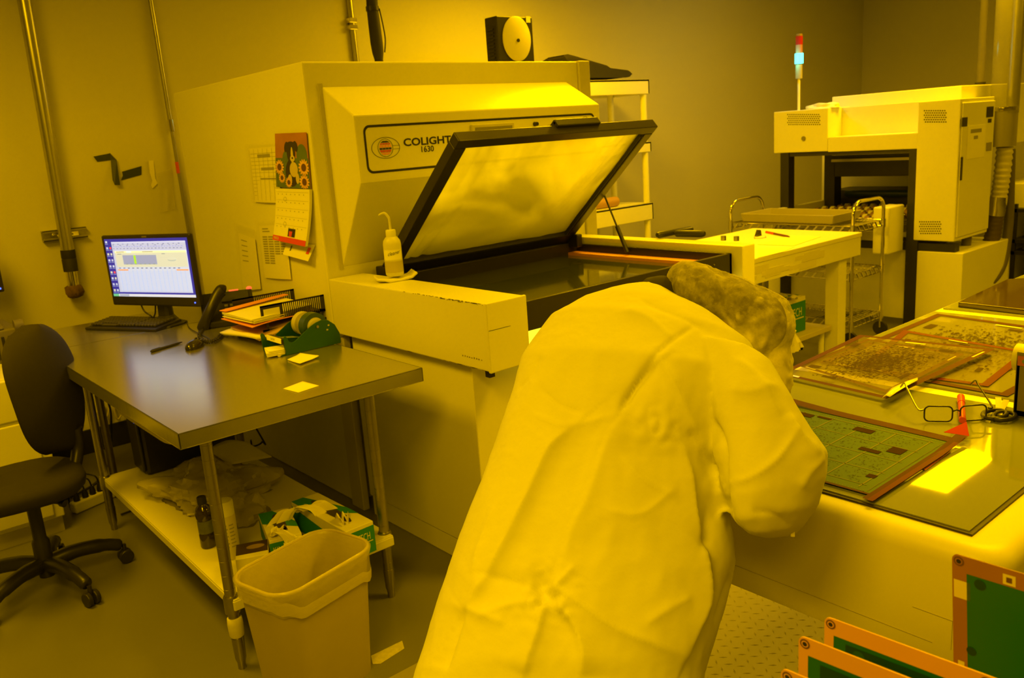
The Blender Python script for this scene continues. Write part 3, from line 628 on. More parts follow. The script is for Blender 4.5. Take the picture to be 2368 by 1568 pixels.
sr(0.085, 0.975, 0.075, 0.95, EL, .0003); sr(0.085, 0.975, 0.925, 0.95, em('screen_title', (0.45, 0.55, 0.92), .9), .0006)
sr(0.11, 0.97, 0.10, 0.80, EW, .0006); sr(0.11, 0.97, 0.515, 0.79, EC, .0009); sr(0.11, 0.97, 0.76, 0.79, em('screen_yellow', (0.8, 0.82, 0.45), 1.0), .001)
sr(0.20, 0.61, 0.56, 0.72, EG, .0012); sr(0.335, 0.362, 0.572, 0.715, EGR, .0015); sr(0.255, 0.315, 0.762, 0.785, em('screen_cyan', (0.45, 0.85, 0.95), 1.0), .0013)
for k in range(6): sr(0.2, 0.61, 0.575 + k*0.024, 0.577 + k*0.024, ELN, .0013)
for k in range(7): sr(0.23 + 0.055*k, 0.255 + 0.055*k, 0.562, 0.57, em('screen_tick', (0.2, 0.3, 0.15), .6), .0015)
for i in range(12): sr(0.11, 0.97, 0.12 + i*0.028, 0.1215 + i*0.028, ELN, .0012)
for i in range(16): sr(0.14 + i*0.052, 0.142 + i*0.052, 0.10, 0.47, ELN, .0012)
sr(0.115, 0.245, 0.455, 0.475, EOR, .0016); sr(0.825, 0.965, 0.455, 0.475, EOR, .0016)
g.mat(em('screen_pie', (0.35, 0.45, 0.5), .8)); g.fell(sc0, WVm*sw, UPm*sh_, 0.79, 0.635, 0.05, 0.022, .0014); g.mat(EC); g.fell(sc0, WVm*sw, UPm*sh_, 0.79, 0.645, 0.047, 0.018, .0016)
for r, n, y in ((0, 14, 0.905), (1, 10, 0.885), (2, 26, 0.862), (3, 20, 0.83)):
    rr = random.Random(r)
    for i in range(n): x = 0.10 + i*0.85/n; sr(x, x + 0.012 + rr.random()*0.01, y, y + 0.008, EK if r != 2 else em('screen_icon', (0.25, 0.3, 0.7), .8), .001)
for i in range(14): sr(0.13 + i*0.055, 0.155 + i*0.055, 0.49, 0.503, EK, .0013)
sr(0.13, 0.23, 0.77, 0.78, EK, .0014); sr(0.45, 0.58, 0.77, 0.78, EK, .0014); sr(0.14, 0.19, 0.735, 0.742, EK, .0014); sr(0.68, 0.72, 0.735, 0.742, EK, .0014)
for i in range(9):
    y = 0.93 - i*0.105; rr = random.Random(i); c = [EW, EL, EC, em('screen_red', (0.75, 0.08, 0.08), .9)][(i*7) % 4]
    sr(0.012, 0.036, y, y + 0.035, [EW, EL, EC][i % 3], .0004); sr(0.006, 0.042, y - 0.022, y - 0.012, ELN, .0004)
    if i > 0: sr(0.052, 0.074, y, y + 0.035, c, .0004); sr(0.05, 0.078, y - 0.022, y - 0.012, ELN, .0004)
sr(0, 1, 0, 0.045, em('screen_taskbar', (0.50, 0.60, 0.85), .9), .001); sr(0, 0.07, 0, 0.045, em('screen_start', (0.12, 0.5, 0.3), .8), .0013); sr(0.08, 0.20, 0.006, 0.038, em('screen_task', (0.30, 0.38, 0.62), .8), .0014)
g.build('screen', EL, mo)
q = mq(hw - 0.033, -hh + 0.022, 0.0005); G().obox(q, WVm, NVm, UPm, 0.003, 0.0015, 0.003).build('power_light', em('blue_led', (0.05, 0.10, 1.0), 4.0), mo)
MK = mat('grey_print', (0.16, 0.15, 0.12), 0.5, var=0)
g = G(); g.obox(mq(0, hh - 0.010, 0.0004), WVm, NVm, UPm, 0.016, 0.0004, 0.0035)
g.v = [p for p in g.v]; g.build('maker_badge', MK, mo)
st = V((mc0.x, mc0.y, ZD)) - NVm*0.05
g = G(); g.loft([[st + WVm*(a*wd) + NVm*(b*dd + off) + UPm*z for a, b in ((-1,-.4),(-.8,-1),(.8,-1),(1,-.4),(1,.6),(.7,1),(-.7,1),(-1,.6))] for z, wd, dd, off in ((0.0, 0.10, 0.085, 0.02), (0.010, 0.098, 0.083, 0.02), (0.020, 0.06, 0.045, 0.0), (0.05, 0.036, 0.026, -0.005), (0.19, 0.032, 0.022, -0.005))])
g.build('stand', BLACK, mo, bevel=0.003)
k0 = mq(-0.13, -hh + 0.02, -0.02); g = G(); g.tube(crom([k0, k0 + V((0,0,-0.05)) + WVm*0.02, V((k0.x, k0.y, ZD + 0.05)) + WVm*0.06, V((k0.x, k0.y, ZD + 0.004)) + WVm*0.075 - NVm*0.03], 6), 0.004, 8)
k1 = mq(-0.03, -hh + 0.02, -0.03); g.tube(crom([k1, k1 + V((0,0,-0.06)) - WVm*0.015, V((k1.x, k1.y, ZD + 0.03)) - WVm*0.03, V((k1.x, k1.y, ZD + 0.004)) - WVm*0.01 - NVm*0.05], 6), 0.004, 8); g.build('cables', BLACK, mo, smooth=60)

# ---------------------------------------------------------------- keyboard, mouse, pen
kc = V((1.235, 4.49, ZD)); KU = V((0.46, -0.888, 0)).normalized(); KW = V((KU.y*-1, KU.x, 0)) * 1.0
KW = V((0.888, 0.46, 0)).normalized()      # towards the back row
kb = thing('keyboard', 'black keyboard in front of the monitor on the steel side table', 'keyboard', kc)
def kp(u, w, z): return kc + KU*u + KW*w + V((0, 0, z))
g = G(); g.prism([kp(-0.235, -0.09, 0.001), kp(0.235, -0.09, 0.001), kp(0.235, -0.09, 0.014), kp(-0.235, -0.09, 0.014)], KW*0.001)
g = G(); g.add([kp(u, w, z) for w, z0, z1 in ((-0.095, 0.001, 0.014), (0.085, 0.001, 0.028)) for u, z in ((-0.235, z0), (0.235, z0), (0.235, z1), (-0.235, z1))], [(0,1,2,3), (7,6,5,4), (0,4,5,1), (1,5,6,2), (2,6,7,3), (3,7,4,0)])
g.build('case', BLACK, kb, bevel=0.004)
g = G()
for r in range(6):
    w = -0.055 + r*0.0235; z = 0.017 + (w + 0.09)*0.078
    for c in range(22):
        u = -0.216 + c*0.0196 + (0.005 if c > 14 else 0)
        if r == 0 and 3 < c < 9: continue
        g.box(0,0,0,0,0,0) if False else g.obox(kp(u, w, z + 0.005), KU, KW, V((0,0,1)), 0.0078, 0.0085, 0.005)
    if r == 0: g.obox(kp(-0.216 + 6*0.0196, w, z + 0.002), KU, KW, V((0,0,1)), 0.049, 0.0095, 0.004)
g.build('keys', mat('key_plastic', (0.075, 0.07, 0.055), 0.4, var=0.1), kb, bevel=0.0015, kind='stuff')
mcn = atz(449, 797, ZD + 0.015)
ms = thing('mouse', 'black corded mouse on the steel worktable', 'mouse', (mcn.x, mcn.y, ZD))
mU = V((0.75, 0.66, 0)).normalized(); mV = V((-0.66, 0.75, 0))
g = G(); g.ell((mcn.x, mcn.y, ZD + 0.004), mU*0.058, mV*0.032, V((0,0,0.034)), 24, 16); g.v = [V((p.x, p.y, max(p.z, ZD))) for p in g.v]; g.build('mouse_body', mat('glossy_black', (0.025, 0.022, 0.016), 0.18), ms, smooth=60)
g = G(); g.ell((mcn.x, mcn.y, ZD + 0.037), mU*0.012, mV*0.004, V((0,0,0.005))); g.v = [p + mU*0.022 for p in g.v]; g.build('scroll_wheel', RUBBER, ms)
m0 = V((mcn.x, mcn.y, ZD + 0.012)) + mU*0.055; G().tube(crom([m0, m0 + mU*0.05 - mV*0.005 - V((0,0,.006)), m0 + mU*0.11 + mV*0.02 - V((0,0,.008)), atz(440, 760, ZD + 0.004), atz(432, 742, ZD + 0.004)], 6), 0.0022, 8).build('cord', BLACK, ms, smooth=60)
a, b = atz(349, 813, ZD + 0.006), atz(421, 791, ZD + 0.006)
pe = thing('pen', 'slim black pen lying on the screen reflection on the steel worktable', 'pen', ((a.x+b.x)/2, (a.y+b.y)/2, ZD))
G().tube([a, a.lerp(b, .02), a.lerp(b, .85), b], [0.005, 0.006, 0.0058, 0.002], 12).build('barrel', BLACK, pe, smooth=50)
G().bar(a.lerp(b, .03) + V((0,0,.0075)), a.lerp(b, .3) + V((0,0,.0075)), 0.003, 0.0015).build('clip', BLACKM, pe)

# ---------------------------------------------------------------- desk phone
ph = thing('desk_phone', 'black corded desk phone with red message light behind the letter tray', 'phone', (1.56, 4.12, ZD))
pU = V((0.93, -0.37, 0)).normalized(); pV = V((0.37, 0.93, 0)).normalized()     # right, back
pc = V((1.575, 4.10, ZD))
def pp(u, v, z): return pc + pU*u + pV*v + V((0, 0, z))
g = G(); g.prism([pp(-0.12, -0.09, 0.0), pp(-0.12, -0.09, 0.03), pp(-0.12, 0.06, 0.15), pp(-0.12, 0.085, 0.145), pp(-0.12, 0.10, 0.0)], pU*0.25); g.build('base', BLACK, ph, bevel=0.006)
sl = (V((0,0,0.12)) + pV*0.15).normalized(); 
def pf(u, t, n=0.0): return pp(u, -0.09, 0.03) + (pV*0.15 + V((0,0,0.12)))*t + (pU.cross(sl))*n
g = G(); g.prism([pf(-0.02, 0.62, 0), pf(0.11, 0.62, 0), pf(0.11, 0.95, 0), pf(-0.02, 0.95, 0)], pU.cross(sl)*0.008); g.build('display', mat('phone_display', (0.05, 0.05, 0.035), 0.15), ph)
g = G()
for r in range(4):
    for c in range(5): g.prism([pf(-0.01 + c*0.026, 0.1 + r*0.12, 0), pf(0.006 + c*0.026, 0.1 + r*0.12, 0), pf(0.006 + c*0.026, 0.17 + r*0.12, 0), pf(-0.01 + c*0.026, 0.17 + r*0.12, 0)], pU.cross(sl)*0.005)
g.build('phone_keys', mat('phone_key_grey', (0.30, 0.28, 0.20), 0.5), ph)
RLED = em('red_led', (1.0, 0.10, 0.03), 1.6)
G().ell(pp(0.118, 0.072, 0.152), pU*0.014, pV*0.008, V((0,0,0.010)), 12, 8).build('message_light', RLED, ph)
G().prism([pp(0.02, 0.052, 0.1505), pp(0.065, 0.052, 0.1505), pp(0.065, 0.058, 0.155), pp(0.02, 0.058, 0.155)], V((0, 0, 0.001))).build('maker_mark', RLED, ph)
hs = [atd(x, y, d) for x, y, d in ((470, 762, 4.12), (474, 745, 4.10), (487, 715, 4.10), (500, 688, 4.12), (512, 672, 4.14), (519, 672, 4.14))]
hsn = G().tube(crom(hs, 5), [0.0258, 0.0292, 0.0301, 0.0292, 0.0275, 0.0258, 0.0249, 0.0249, 0.0249, 0.0249, 0.0249, 0.0249, 0.0249, 0.0249, 0.0258, 0.0267, 0.0275, 0.0284, 0.0292, 0.0301, 0.0301, 0.0292, 0.0275, 0.0258, 0.0206, 0.0120], 14); hsn.build('handset', BLACK, ph, smooth=50)
pts = []; path = crom([hs[0], atz(461, 775, ZD + 0.012), atz(470, 788, ZD + 0.012), atz(492, 789, ZD + 0.012), atz(508, 778, ZD + 0.012), atz(515, 768, ZD + 0.012)], 40)
for i, p in enumerate(path):
    t = (path[min(i+1, len(path)-1)] - path[max(i-1, 0)]).normalized(); s_ = t.cross(V((0,0,1))); s_ = s_.normalized() if s_.length > .01 else V((1,0,0)); u_ = s_.cross(t); a = i*1.9
    pts.append(p + (s_*math.cos(a) + u_*math.sin(a))*0.008)
G().tube(pts, 0.0028, 6).build('coiled_cord', BLACK, ph, smooth=70)

# ---------------------------------------------------------------- letter tray and its papers
lt = thing('letter_tray', 'black two-tier letter tray holding an orange folder on the steel worktable', 'tray', (1.62, 3.66, ZD))
MESH = mat('tray_plastic', (0.03, 0.026, 0.02), 0.4)
tx0, tx1, ty0, ty1 = 1.49, 1.80, 3.50, 3.80
for zl, zh in ((0.904, 0.945), (0.985, 1.062)):
    G().box(tx0, tx1, ty0, ty1, zl, zl + 0.004).build('shelf_plate', MESH, lt)
for (y, nm) in ((ty0, 'side_wall'), (ty1, 'side_wall')):
    g = G(); th = 0.005
    for zl, zh in ((0.904, 0.955), (0.985, 1.062)):
        g.box(tx0, tx1 + 0.01, y, y + th, zl, zl + 0.012); g.box(tx0, tx1 + 0.01, y, y + th, zh - 0.007, zh); g.box(tx0, tx0 + 0.10 if zl > .95 else tx0 + .02, y, y + th, zl, zh); g.box(tx1 - 0.02, tx1 + 0.01, y, y + th, zl, zh)
        n = 20
        for k in range(n): x = tx0 + 0.10 + (tx1 - tx0 - 0.12)*k/n; g.box(x, x + 0.004, y, y + th, zl, zh)
    g.box(tx0 + 0.02, tx0 + 0.03, y, y + th, 0.90, 1.0); g.box(tx1 - 0.03, tx1 - 0.02, y, y + th, 0.90, 1.0)
    g.build(nm, MESH, lt)
g = G(); g.box(tx1 + 0.005, tx1 + 0.01, ty0, ty1, 0.904, 1.062); g.build('back_wall', MESH, lt)
G().box(tx0 + 0.012, tx0 + 0.088, ty0 - 0.001, ty0, 1.012, 1.045).build('name_card', PAPER, lt)
fo = thing('file_folder', 'orange folder stuffed with papers in the upper letter tray', 'folder', (1.58, 3.65, 0.99))
FOLD = mat('orange_card', (0.86, 0.34, 0.06), 0.7, var=0.05)
f0, f1, f2, f3 = (V((1.41, 3.76, 0.992)), V((1.43, 3.47, 0.992)), V((1.76, 3.51, 0.992)), V((1.74, 3.79, 0.992)))
def fq(u, v, z): return f0.lerp(f1, u).lerp(f3.lerp(f2, u), v) + V((0, 0, z))
g = G(); g.grid(lambda u, v: fq(u, v, 0.0 - 0.022*max(0, 0.25 - v)*u*4*0.4), 6, 6); g.build('lower_cover', FOLD, fo, solid=0.003)
g = G(); g.grid(lambda u, v: fq(u*0.97, v, 0.030 + 0.026*(1-u)*(0.3+0.7*v)), 6, 6); 
ps = []
g = G()
for k in range(5):
    rr = random.Random(k); off = rr.uniform(-0.01, 0.01)
    g.prism([fq(0.03 + off, 0.02 + off, 0.004 + k*0.006), fq(0.97 + off, 0.03 + off*2, 0.004 + k*0.004), fq(0.95, 0.97, 0.004 + k*0.006), fq(0.02, 0.97, 0.006 + k*0.008)], (0, 0, 0.003))
g.build('papers', PAPER, fo)
g = G(); g.prism([fq(-0.02, 0.0, 0.036), fq(0.16, 0.02, 0.036), fq(0.12, 1.02, 0.052), fq(-0.06, 1.02, 0.052)], (0, 0, 0.003)); g.build('upper_cover', FOLD, fo)
g = G(); g.grid(lambda u, v: V((1.41 + 0.30*v + 0.02*u, 3.80 - 0.36*u, 0.918 + 0.012*math.sin(v*5 + u*2)*(1-v) + 0.014*u*(1-v))), 8, 8)
o = g.build('paper_stack', PAPER, solid=0.014, smooth=50); setp(o, 'loose white papers sticking out of the lower letter tray', 'papers')
g = G(); g.grid(lambda u, v: V((1.44 + 0.28*v, 3.74 - 0.30*u, 0.948 + 0.03*v - 0.02*u*(1 - v))), 6, 6)
o = g.build('envelope', mat('manila_paper', (0.50, 0.34, 0.16), 0.7), solid=0.006); setp(o, 'brown envelope between the two tiers of the letter tray', 'envelope')

# ---------------------------------------------------------------- tape dispenser
td = thing('tape_dispenser', 'dark green tape dispenser with tape rolls on the steel worktable', 'tape dispenser', (1.56, 3.25, ZD))
GRN = mat('dark_green_enamel', (0.012, 0.085, 0.030), 0.38, var=0.08)
prof = [(1.437, 0.901), (1.432, 0.975), (1.440, 0.982), (1.450, 0.972), (1.456, 0.955), (1.468, 0.948), (1.482, 0.952), (1.56, 1.000), (1.585, 1.010), (1.61, 1.016), (1.64, 1.010), (1.67, 0.985), (1.688, 0.945), (1.690, 0.905), (1.686, 0.901)]
for y in (3.18, 3.33): G().prism([(x - 0.03*(y > 3.2), y, z) for x, z in prof], (0, 0.004, 0)).build('side_plate', GRN, td, bevel=0.0012)
G().box(1.415, 1.66, 3.184, 3.33, 0.901, 0.905).build('base_plate', GRN, td)
G().box(1.43, 1.45, 3.184, 3.33, 0.948, 0.968).build('cutter_bar', BLACKM, td)
g = G(); g.prism([(1.4255, 3.19, 0.950), (1.4255, 3.325, 0.950), (1.4275, 3.325, 0.972), (1.4275, 3.19, 0.972)], (-0.001, 0, 0)); cl = g.build('caution_label', PAPER, td)
g = G(); g.text('CAUTION', 0.012, (1.424, 3.285, 0.957), (0, -1, 0), (0, 0, 1), 0.0004, sx=0.7); g.build('label_print', INK, cl)
rc = V((1.588, 0, 0.992))
TAPEB = mat('roll_core', (0.62, 0.60, 0.44), 0.5, var=0.06)
def rollr(name, y0, y1, r0, r1, m, parent): 
    g = G(); g.lathe([(r0, 0), (r1, 0), (r1, y1-y0), (r0, y1-y0), (r0, 0)], (rc.x, y0, rc.z), 36, (0, 1, 0)); return g.build(name, m, parent, smooth=40)
rl_ = rollr('tape_roll', 3.196, 3.240, 0.036, 0.056, mat('green_tape', (0.04, 0.085, 0.035), 0.3), td); rollr('roll_core', 3.194, 3.242, 0.030, 0.0365, TAPEB, rl_)
rl2 = rollr('tape_roll', 3.285, 3.318, 0.036, 0.050, mat('clear_tape_roll', (0.55, 0.52, 0.36), 0.3), td); rollr('roll_core', 3.283, 3.32, 0.030, 0.0365, TAPEB, rl2)
rollr('hub', 3.19, 3.325, 0.008, 0.030, TAPEB, td); G().cyl((rc.x, 3.175, rc.z), (rc.x, 3.34, rc.z), 0.006, n=12).build('axle', STEELT, td)
g = G(); g.loft([[V((1.44, y, 0.970)), V((1.50, y, 0.962)), V((1.558, y, 0.944))] for y in (3.20, 3.24)], False, False); g.build('tape_tail', mat('clear_tape', (0.35, 0.42, 0.22), 0.15, alpha=0.7), td)
for (x, z) in ((1.640, 0.988), (1.632, 0.970)): G().obox((x, 3.1795, z), (1,0,0), (0,1,0), (0,0,1), 0.004, 0.0006, 0.003).build('slot', mat('slot_cream', (0.5, 0.48, 0.32), 0.5), td)
g = G(); rr = random.Random(8)
for k in range(4): g.prism([(1.40 + rr.uniform(-.006,.006), 3.20, 0.9015 + k*0.006), (1.47, 3.175 + 0.012, 0.9015 + k*0.006), (1.50, 3.26, 0.9015 + k*0.006), (1.43 + rr.uniform(-.006,.006), 3.285, 0.9015 + k*0.006)], (0, 0, 0.0045))
g.v = [p + V((-0.035, 0.0, 0.005)) for p in g.v]
o = g.build('note_block', PAPER); setp(o, 'block of loose white notes tucked under the front of the tape dispenser', 'notes')
a, b = atz(645, 822, ZD + 0.008), atz(662, 812, ZD + 0.008)
o = G().tube([a, b, b + (b-a)*2.2], [0.007, 0.008, 0.008], 12).build('marker', mat('cream_marker', (0.62, 0.58, 0.40), 0.4), smooth=50); setp(o, 'short cream marker poking out beneath the tape dispenser', 'marker')
def note(pts, label, curl):
    c = [atz(x, y, ZD) for x, y in pts]
    def f(u, v): return c[0].lerp(c[1], u).lerp(c[3].lerp(c[2], u), v) + V((0, 0, 0.004 + curl*(max(0, u + v*0 - 0.6))**2*2 + curl*0.3*v*v))
    o = G().grid(f, 8, 8).build('sticky_note', PAPER, solid=0.003 if curl else 0.0015, smooth=60); return setp(o, label, 'note')
note([(665, 834), (695, 821), (738, 829), (694, 845)], 'curled white note pad on the worktable nearest the tape dispenser', 0.012)
o = note([(655, 900), (700, 883), (738, 893), (690, 909)], 'flat white note near the front edge of the worktable', 0.0); o.location.z -= 0.0025
# ================================================================ UNDER THE WORKTABLE
ZS = 0.270
pt = thing('computer_tower', 'black computer tower with blue light at the back of the lower shelf', 'computer', (1.26, 4.1, ZS))
G().box(1.05, 1.49, 4.02, 4.18, ZS + 0.001, ZS + 0.40).build('case', BLACK, pt, bevel=0.015)
G().box(1.036, 1.052, 4.03, 4.17, ZS + 0.02, ZS + 0.39).build('front_panel', BLACK, pt, bevel=0.008)
q = aty(314, 978, 4.02); G().obox((1.035, 4.04, min(max(q.z, .5), ZS + .36)), (1,0,0), (0,1,0), (0,0,1), 0.002, 0.004, 0.004).build('power_light', MATS['blue_led'], pt)
BAG = bpy.data.materials.new('clear_bag'); BAG.use_nodes = True; b_ = BAG.node_tree.nodes['Principled BSDF']; b_.inputs['Base Color'].default_value = (0.62, 0.58, 0.40, 1); b_.inputs['Roughness'].default_value = 0.22; b_.inputs['Alpha'].default_value = 0.62; b_.inputs['Specular IOR Level'].default_value = 0.8
tcb = BAG.node_tree.nodes.new('ShaderNodeTexCoord'); nb = BAG.node_tree.nodes.new('ShaderNodeTexNoise'); nb.inputs['Scale'].default_value = 9; bb = BAG.node_tree.nodes.new('ShaderNodeBump'); bb.inputs['Strength'].default_value = 0.7
BAG.node_tree.links.new(tcb.outputs['Object'], nb.inputs['Vector']); BAG.node_tree.links.new(nb.outputs['Fac'], bb.inputs['Height']); BAG.node_tree.links.new(bb.outputs[0], b_.inputs['Normal'])
def crumple(name, c, rx, ry, rz, seed, label, m, cat, n=56, amp=0.35, spikes=()):
    g = G(); g.ell((0, 0, 0), V((1,0,0)), V((0,1,0)), V((0,0,1)), n, n//2); out = []
    for p in g.v:
        d = p.normalized(); f = 1 + amp*noise.noise(d*1.8 + V((seed, 0, 0))) + amp*0.55*abs(noise.noise(d*4.2 + V((0, seed, 0)))) + amp*0.25*noise.noise(d*10 + V((0, 0, seed)))
        for sv, sa, sw in spikes: f += sa*math.exp(-((d - V(sv).normalized()).length / sw)**2)
        out.append(V((c[0] + d.x*f*rx, c[1] + d.y*f*ry, max(c[2] + d.z*f*rz, c[2] - rz*0.0 if False else c[2]))))
    g.v = out; o = g.build(name, m, smooth=35); return setp(o, label, cat)
crumple('plastic_bag', (1.20, 3.58, ZS + 0.002), 0.20, 0.24, 0.12, 1.3, 'heap of crumpled clear plastic bags on the lower shelf', BAG, 'plastic bag', 70, 0.4, [((-1, .5, .5), .5, .25), ((1, -.4, .35), .45, .22), ((-.7, -.6, .3), .3, .3)])
g = G(); g.grid(lambda u, v: V((1.30 + 0.17*u, 3.62 + 0.28*v - 0.06*u, ZS + 0.085 + 0.03*math.sin(u*3)*v)), 8, 8); o = g.build('foam_sheet', WIPE, smooth=60, solid=0.004); setp(o, 'pale sheet lying on the plastic bags under the worktable', 'sheet')
crumple('plastic_bag', (1.18, 3.24, ZS + 0.002), 0.10, 0.12, 0.07, 6.1, 'smaller clear bag between the white can and the bag heap', BAG, 'plastic bag', 40, 0.4)
q = atz(484, 1263, ZS)
bb_ = thing('dark_bottle', 'small dark bottle with black cap on the lower shelf', 'bottle', (q.x, q.y, ZS))
G().lathe([(0.026, 0), (0.030, 0.006), (0.030, 0.055), (0.0285, 0.06), (0.0285, 0.115), (0.032, 0.12), (0.033, 0.14), (0.026, 0.162), (0.015, 0.172), (0.014, 0.18)], q + V((0,0,0.0005)), 24).build('bottle_body', mat('dark_glass', (0.03, 0.02, 0.006), 0.08, spec=0.8), bb_, smooth=50)
G().lathe([(0.017, 0.176), (0.017, 0.202), (0.015, 0.204)], q, 20).build('cap', BLACK, bb_, smooth=40)
G().lathe([(0.0292, 0.062), (0.0292, 0.112)], q, 24).build('label', mat('dim_green_label', (0.10, 0.11, 0.035), 0.5, var=0.5, vscale=60), bb_, smooth=60)
q = atz(537, 1287, ZS)
sp_ = thing('spray_can', 'white capped spray can on the lower shelf beside the dark bottle', 'can', (q.x, q.y, ZS))
G().lathe([(0.031, 0), (0.033, 0.003), (0.033, 0.165), (0.031, 0.17)], q + V((0,0,0.0005)), 28).build('can_body', mat('can_white', (0.60, 0.56, 0.40), 0.35, var=0.1), sp_, smooth=40)
G().lathe([(0.0325, 0.17), (0.0325, 0.218), (0.030, 0.224), (0.001, 0.226)], q, 28).build('cap', WHITE, sp_, smooth=40)
th1 = math.atan2(-q.y, -q.x)
g = G()
for k in range(7): 
    for j in range(2): g.grid(lambda u, v, k=k, j=j: q + V((0.0334*math.cos(th1 - 0.6 + j*0.75 + u*(0.5 + 0.1*((k*3) % 2))), 0.0334*math.sin(th1 - 0.6 + j*0.75 + u*(0.5 + 0.1*((k*3) % 2))), 0.05 + k*0.014 + 0.005*v)), 5, 1)
g.build('label_print', DIM, sp_)

# tissue boxes
BXW = mat('box_white_card', (0.66, 0.63, 0.48), 0.6); BXG = mat('box_green_card', (0.02, 0.20, 0.10), 0.55, var=0.1); BXD = mat('box_slot_dark', (0.04, 0.03, 0.015), 0.8)
TISS = mat('tissue', (0.72, 0.68, 0.52), 0.9)
def tissue(g, c, w, h, seed, dirv):
    rr = random.Random(seed); c = V(c); dirv = V(dirv)
    def f(u, v):
        a = (u - 0.5)*2; return c + V((a*w*0.35*(1 - 0.3*v), 0, 0)) + dirv*(v*w*1.0 + 0.02*math.sin(a*6 + seed)) + V((0, 0, h*math.sin(min(1, v*1.25)*2.2) + 0.012*noise.noise(V((a*2.5, v*3, seed))) + 0.010*math.cos(a*7)*v))
    g.grid(f, 16, 16)
def tbox(cx, cy, lx, ly, h, rz, label, face, z0=ZS, tseed=1, name='tissue_box', textdir=None, tdir=None):
    t = thing(name, label, 'box', (cx, cy, z0), rz)
    hx, hy = lx/2, ly/2
    g = G(local=True); g.box(-hx, hx, -hy, hy, 0.0008, h); g.build('carton', BXW, t, bevel=0.002)
    g = G(local=True); g.mat(BXG); g.box(-hx - .0006, hx + .0006, -hy - .0006, -hy*0.999, 0.004, h*0.88); g.box(-hx - .0006, hx+.0006, hy*0.999, hy + .0006, 0.004, h*.88)
    g.add([(-hx, hy, h+.0006), (-hx*.1, hy, h+.0006), (hx, hy*-.1, h+.0006), (hx, -hy*.5, h+.0006), (-hx, hy*.2, h+.0006)], [(0,1,2,3,4)])
    g.add([(-hx-.0006, -hy, h*.1), (-hx-.0006, hy, h*.1), (-hx-.0006, hy, h*.85), (-hx-.0006, -hy, h*.5)], [(0,1,2,3)]); g.add([(hx+.0006, -hy, h*.1), (hx+.0006, hy, h*.1), (hx+.0006, hy, h*.85), (hx+.0006, -hy, h*.5)], [(3,2,1,0)])
    g.build('green_print', BXG, t)
    g = G(local=True); n = 20; g.add([(0.022*math.cos(k*2*math.pi/n), hy*0.72*math.sin(k*2*math.pi/n), h + .001) for k in range(n)], [tuple(range(n))]); g.build('slot', BXD, t)
    g = G(local=True); tissue(g, (0.0, 0.0, h - 0.012), min(lx, ly)*1.0, 0.045, tseed, tdir or (-0.8, 0.5, 0)); tissue(g, (0.0, -hy*0.4, h - 0.012), min(lx, ly)*0.7, 0.035, tseed + 3, (-.3, -.8, 0)); g.build('tissue', TISS, t, smooth=60)
    if face:
        g = G(local=True); g.text(face, h*0.34, (-hx*0.85, -hy - .0012, h*0.48), (1,0,0), (0,0,1), 0, sx=1.7*hx/(h*0.34*len(face)*0.66)); g.frect(V((0, -hy - .0012, 0)), V((1,0,0)), V((0,0,1)), -hx*0.1, hx*0.85, h*0.40, h*0.43); g.build('lettering', BXW, t)
    return t
tbox(1.325, 2.735, 0.115, 0.40, 0.120, math.radians(1.5), 'large green and white wipes box with tissue pulled out, right on the lower shelf', 'KIMTECH', tseed=1)
tbox(1.16, 2.83, 0.115, 0.26, 0.10, math.radians(-16), 'smaller green wipes box in the middle of the lower shelf', 'KIMTECH', tseed=5, tdir=(0.8, 0.3, 0))
t = thing('glove_box', 'low white box with dark printed lid beside the spray can on the lower shelf', 'box', (1.01, 2.738, ZS), math.radians(-24))
G(local=True).box(-0.055, 0.055, -0.06, 0.06, 0.0008, 0.085).build('carton', BXW, t, bevel=0.002)
g = G(local=True); g.box(-0.054, 0.054, -0.03, 0.059, 0.085, 0.0858); g.box(-0.0556, -0.055, -0.05, 0.05, 0.01, 0.06); g.build('dark_print', mat('box_dark_brown', (0.05, 0.03, 0.015), 0.5, var=0.3), t)
g = G(local=True); n = 18; g.add([(0.012 + 0.032*math.cos(k*2*math.pi/n), 0.018 + 0.018*math.sin(k*2*math.pi/n), 0.0862) for k in range(n)], [tuple(range(n))]); g.build('opening', mat('box_opening', (0.22, 0.15, 0.07), 0.8), t)
g = G(local=True); g.text('TamperGuard', 0.014, (-0.0565, 0.05, 0.066), (0,-1,0), (0,0,1), 0, sx=0.95)
for k in range(3): g.frect(V((-0.0565, 0, 0)), V((0,-1,0)), V((0,0,1)), -0.045, 0.02 - k*0.01, 0.045 - k*0.014, 0.050 - k*0.014)
g.build('lettering', INK, t)
tb2 = tbox(1.14, 2.662, 0.082, 0.082, 0.09, math.radians(-24), 'small upright wipes carton with lettering hidden behind the waste basket', 'KIMWIPES', tseed=9, name='wipes_carton')

# waste basket
wb = thing('waste_basket', 'tan plastic waste basket with a clear liner, standing in front of the worktable', 'waste basket', (1.027, 2.355, 0), math.radians(13.5))
TAN = mat('tan_plastic', (0.40, 0.34, 0.20), 0.5, var=0.06, vscale=8)
def rr_ring(hx, hy, r, z, n=7):
    o = []
    for cx, cy, a0 in ((hx-r, hy-r, 0), (-hx+r, hy-r, 90), (-hx+r, -hy+r, 180), (hx-r, -hy+r, 270)):
        for k in range(n + 1):
            t_ = math.radians(a0 + 90*k/n); o.append(V((cx + r*math.cos(t_), cy + r*math.sin(t_), z)))
    return o
g = G(local=True); Z = 0.44
g.loft([rr_ring(0.150, 0.100, 0.05, 0.004), rr_ring(0.154, 0.104, 0.055, 0.0), rr_ring(0.196, 0.132, 0.075, Z)][::-1][0:1] + [rr_ring(0.156, 0.105, 0.055, 0.0)], False) if False else None
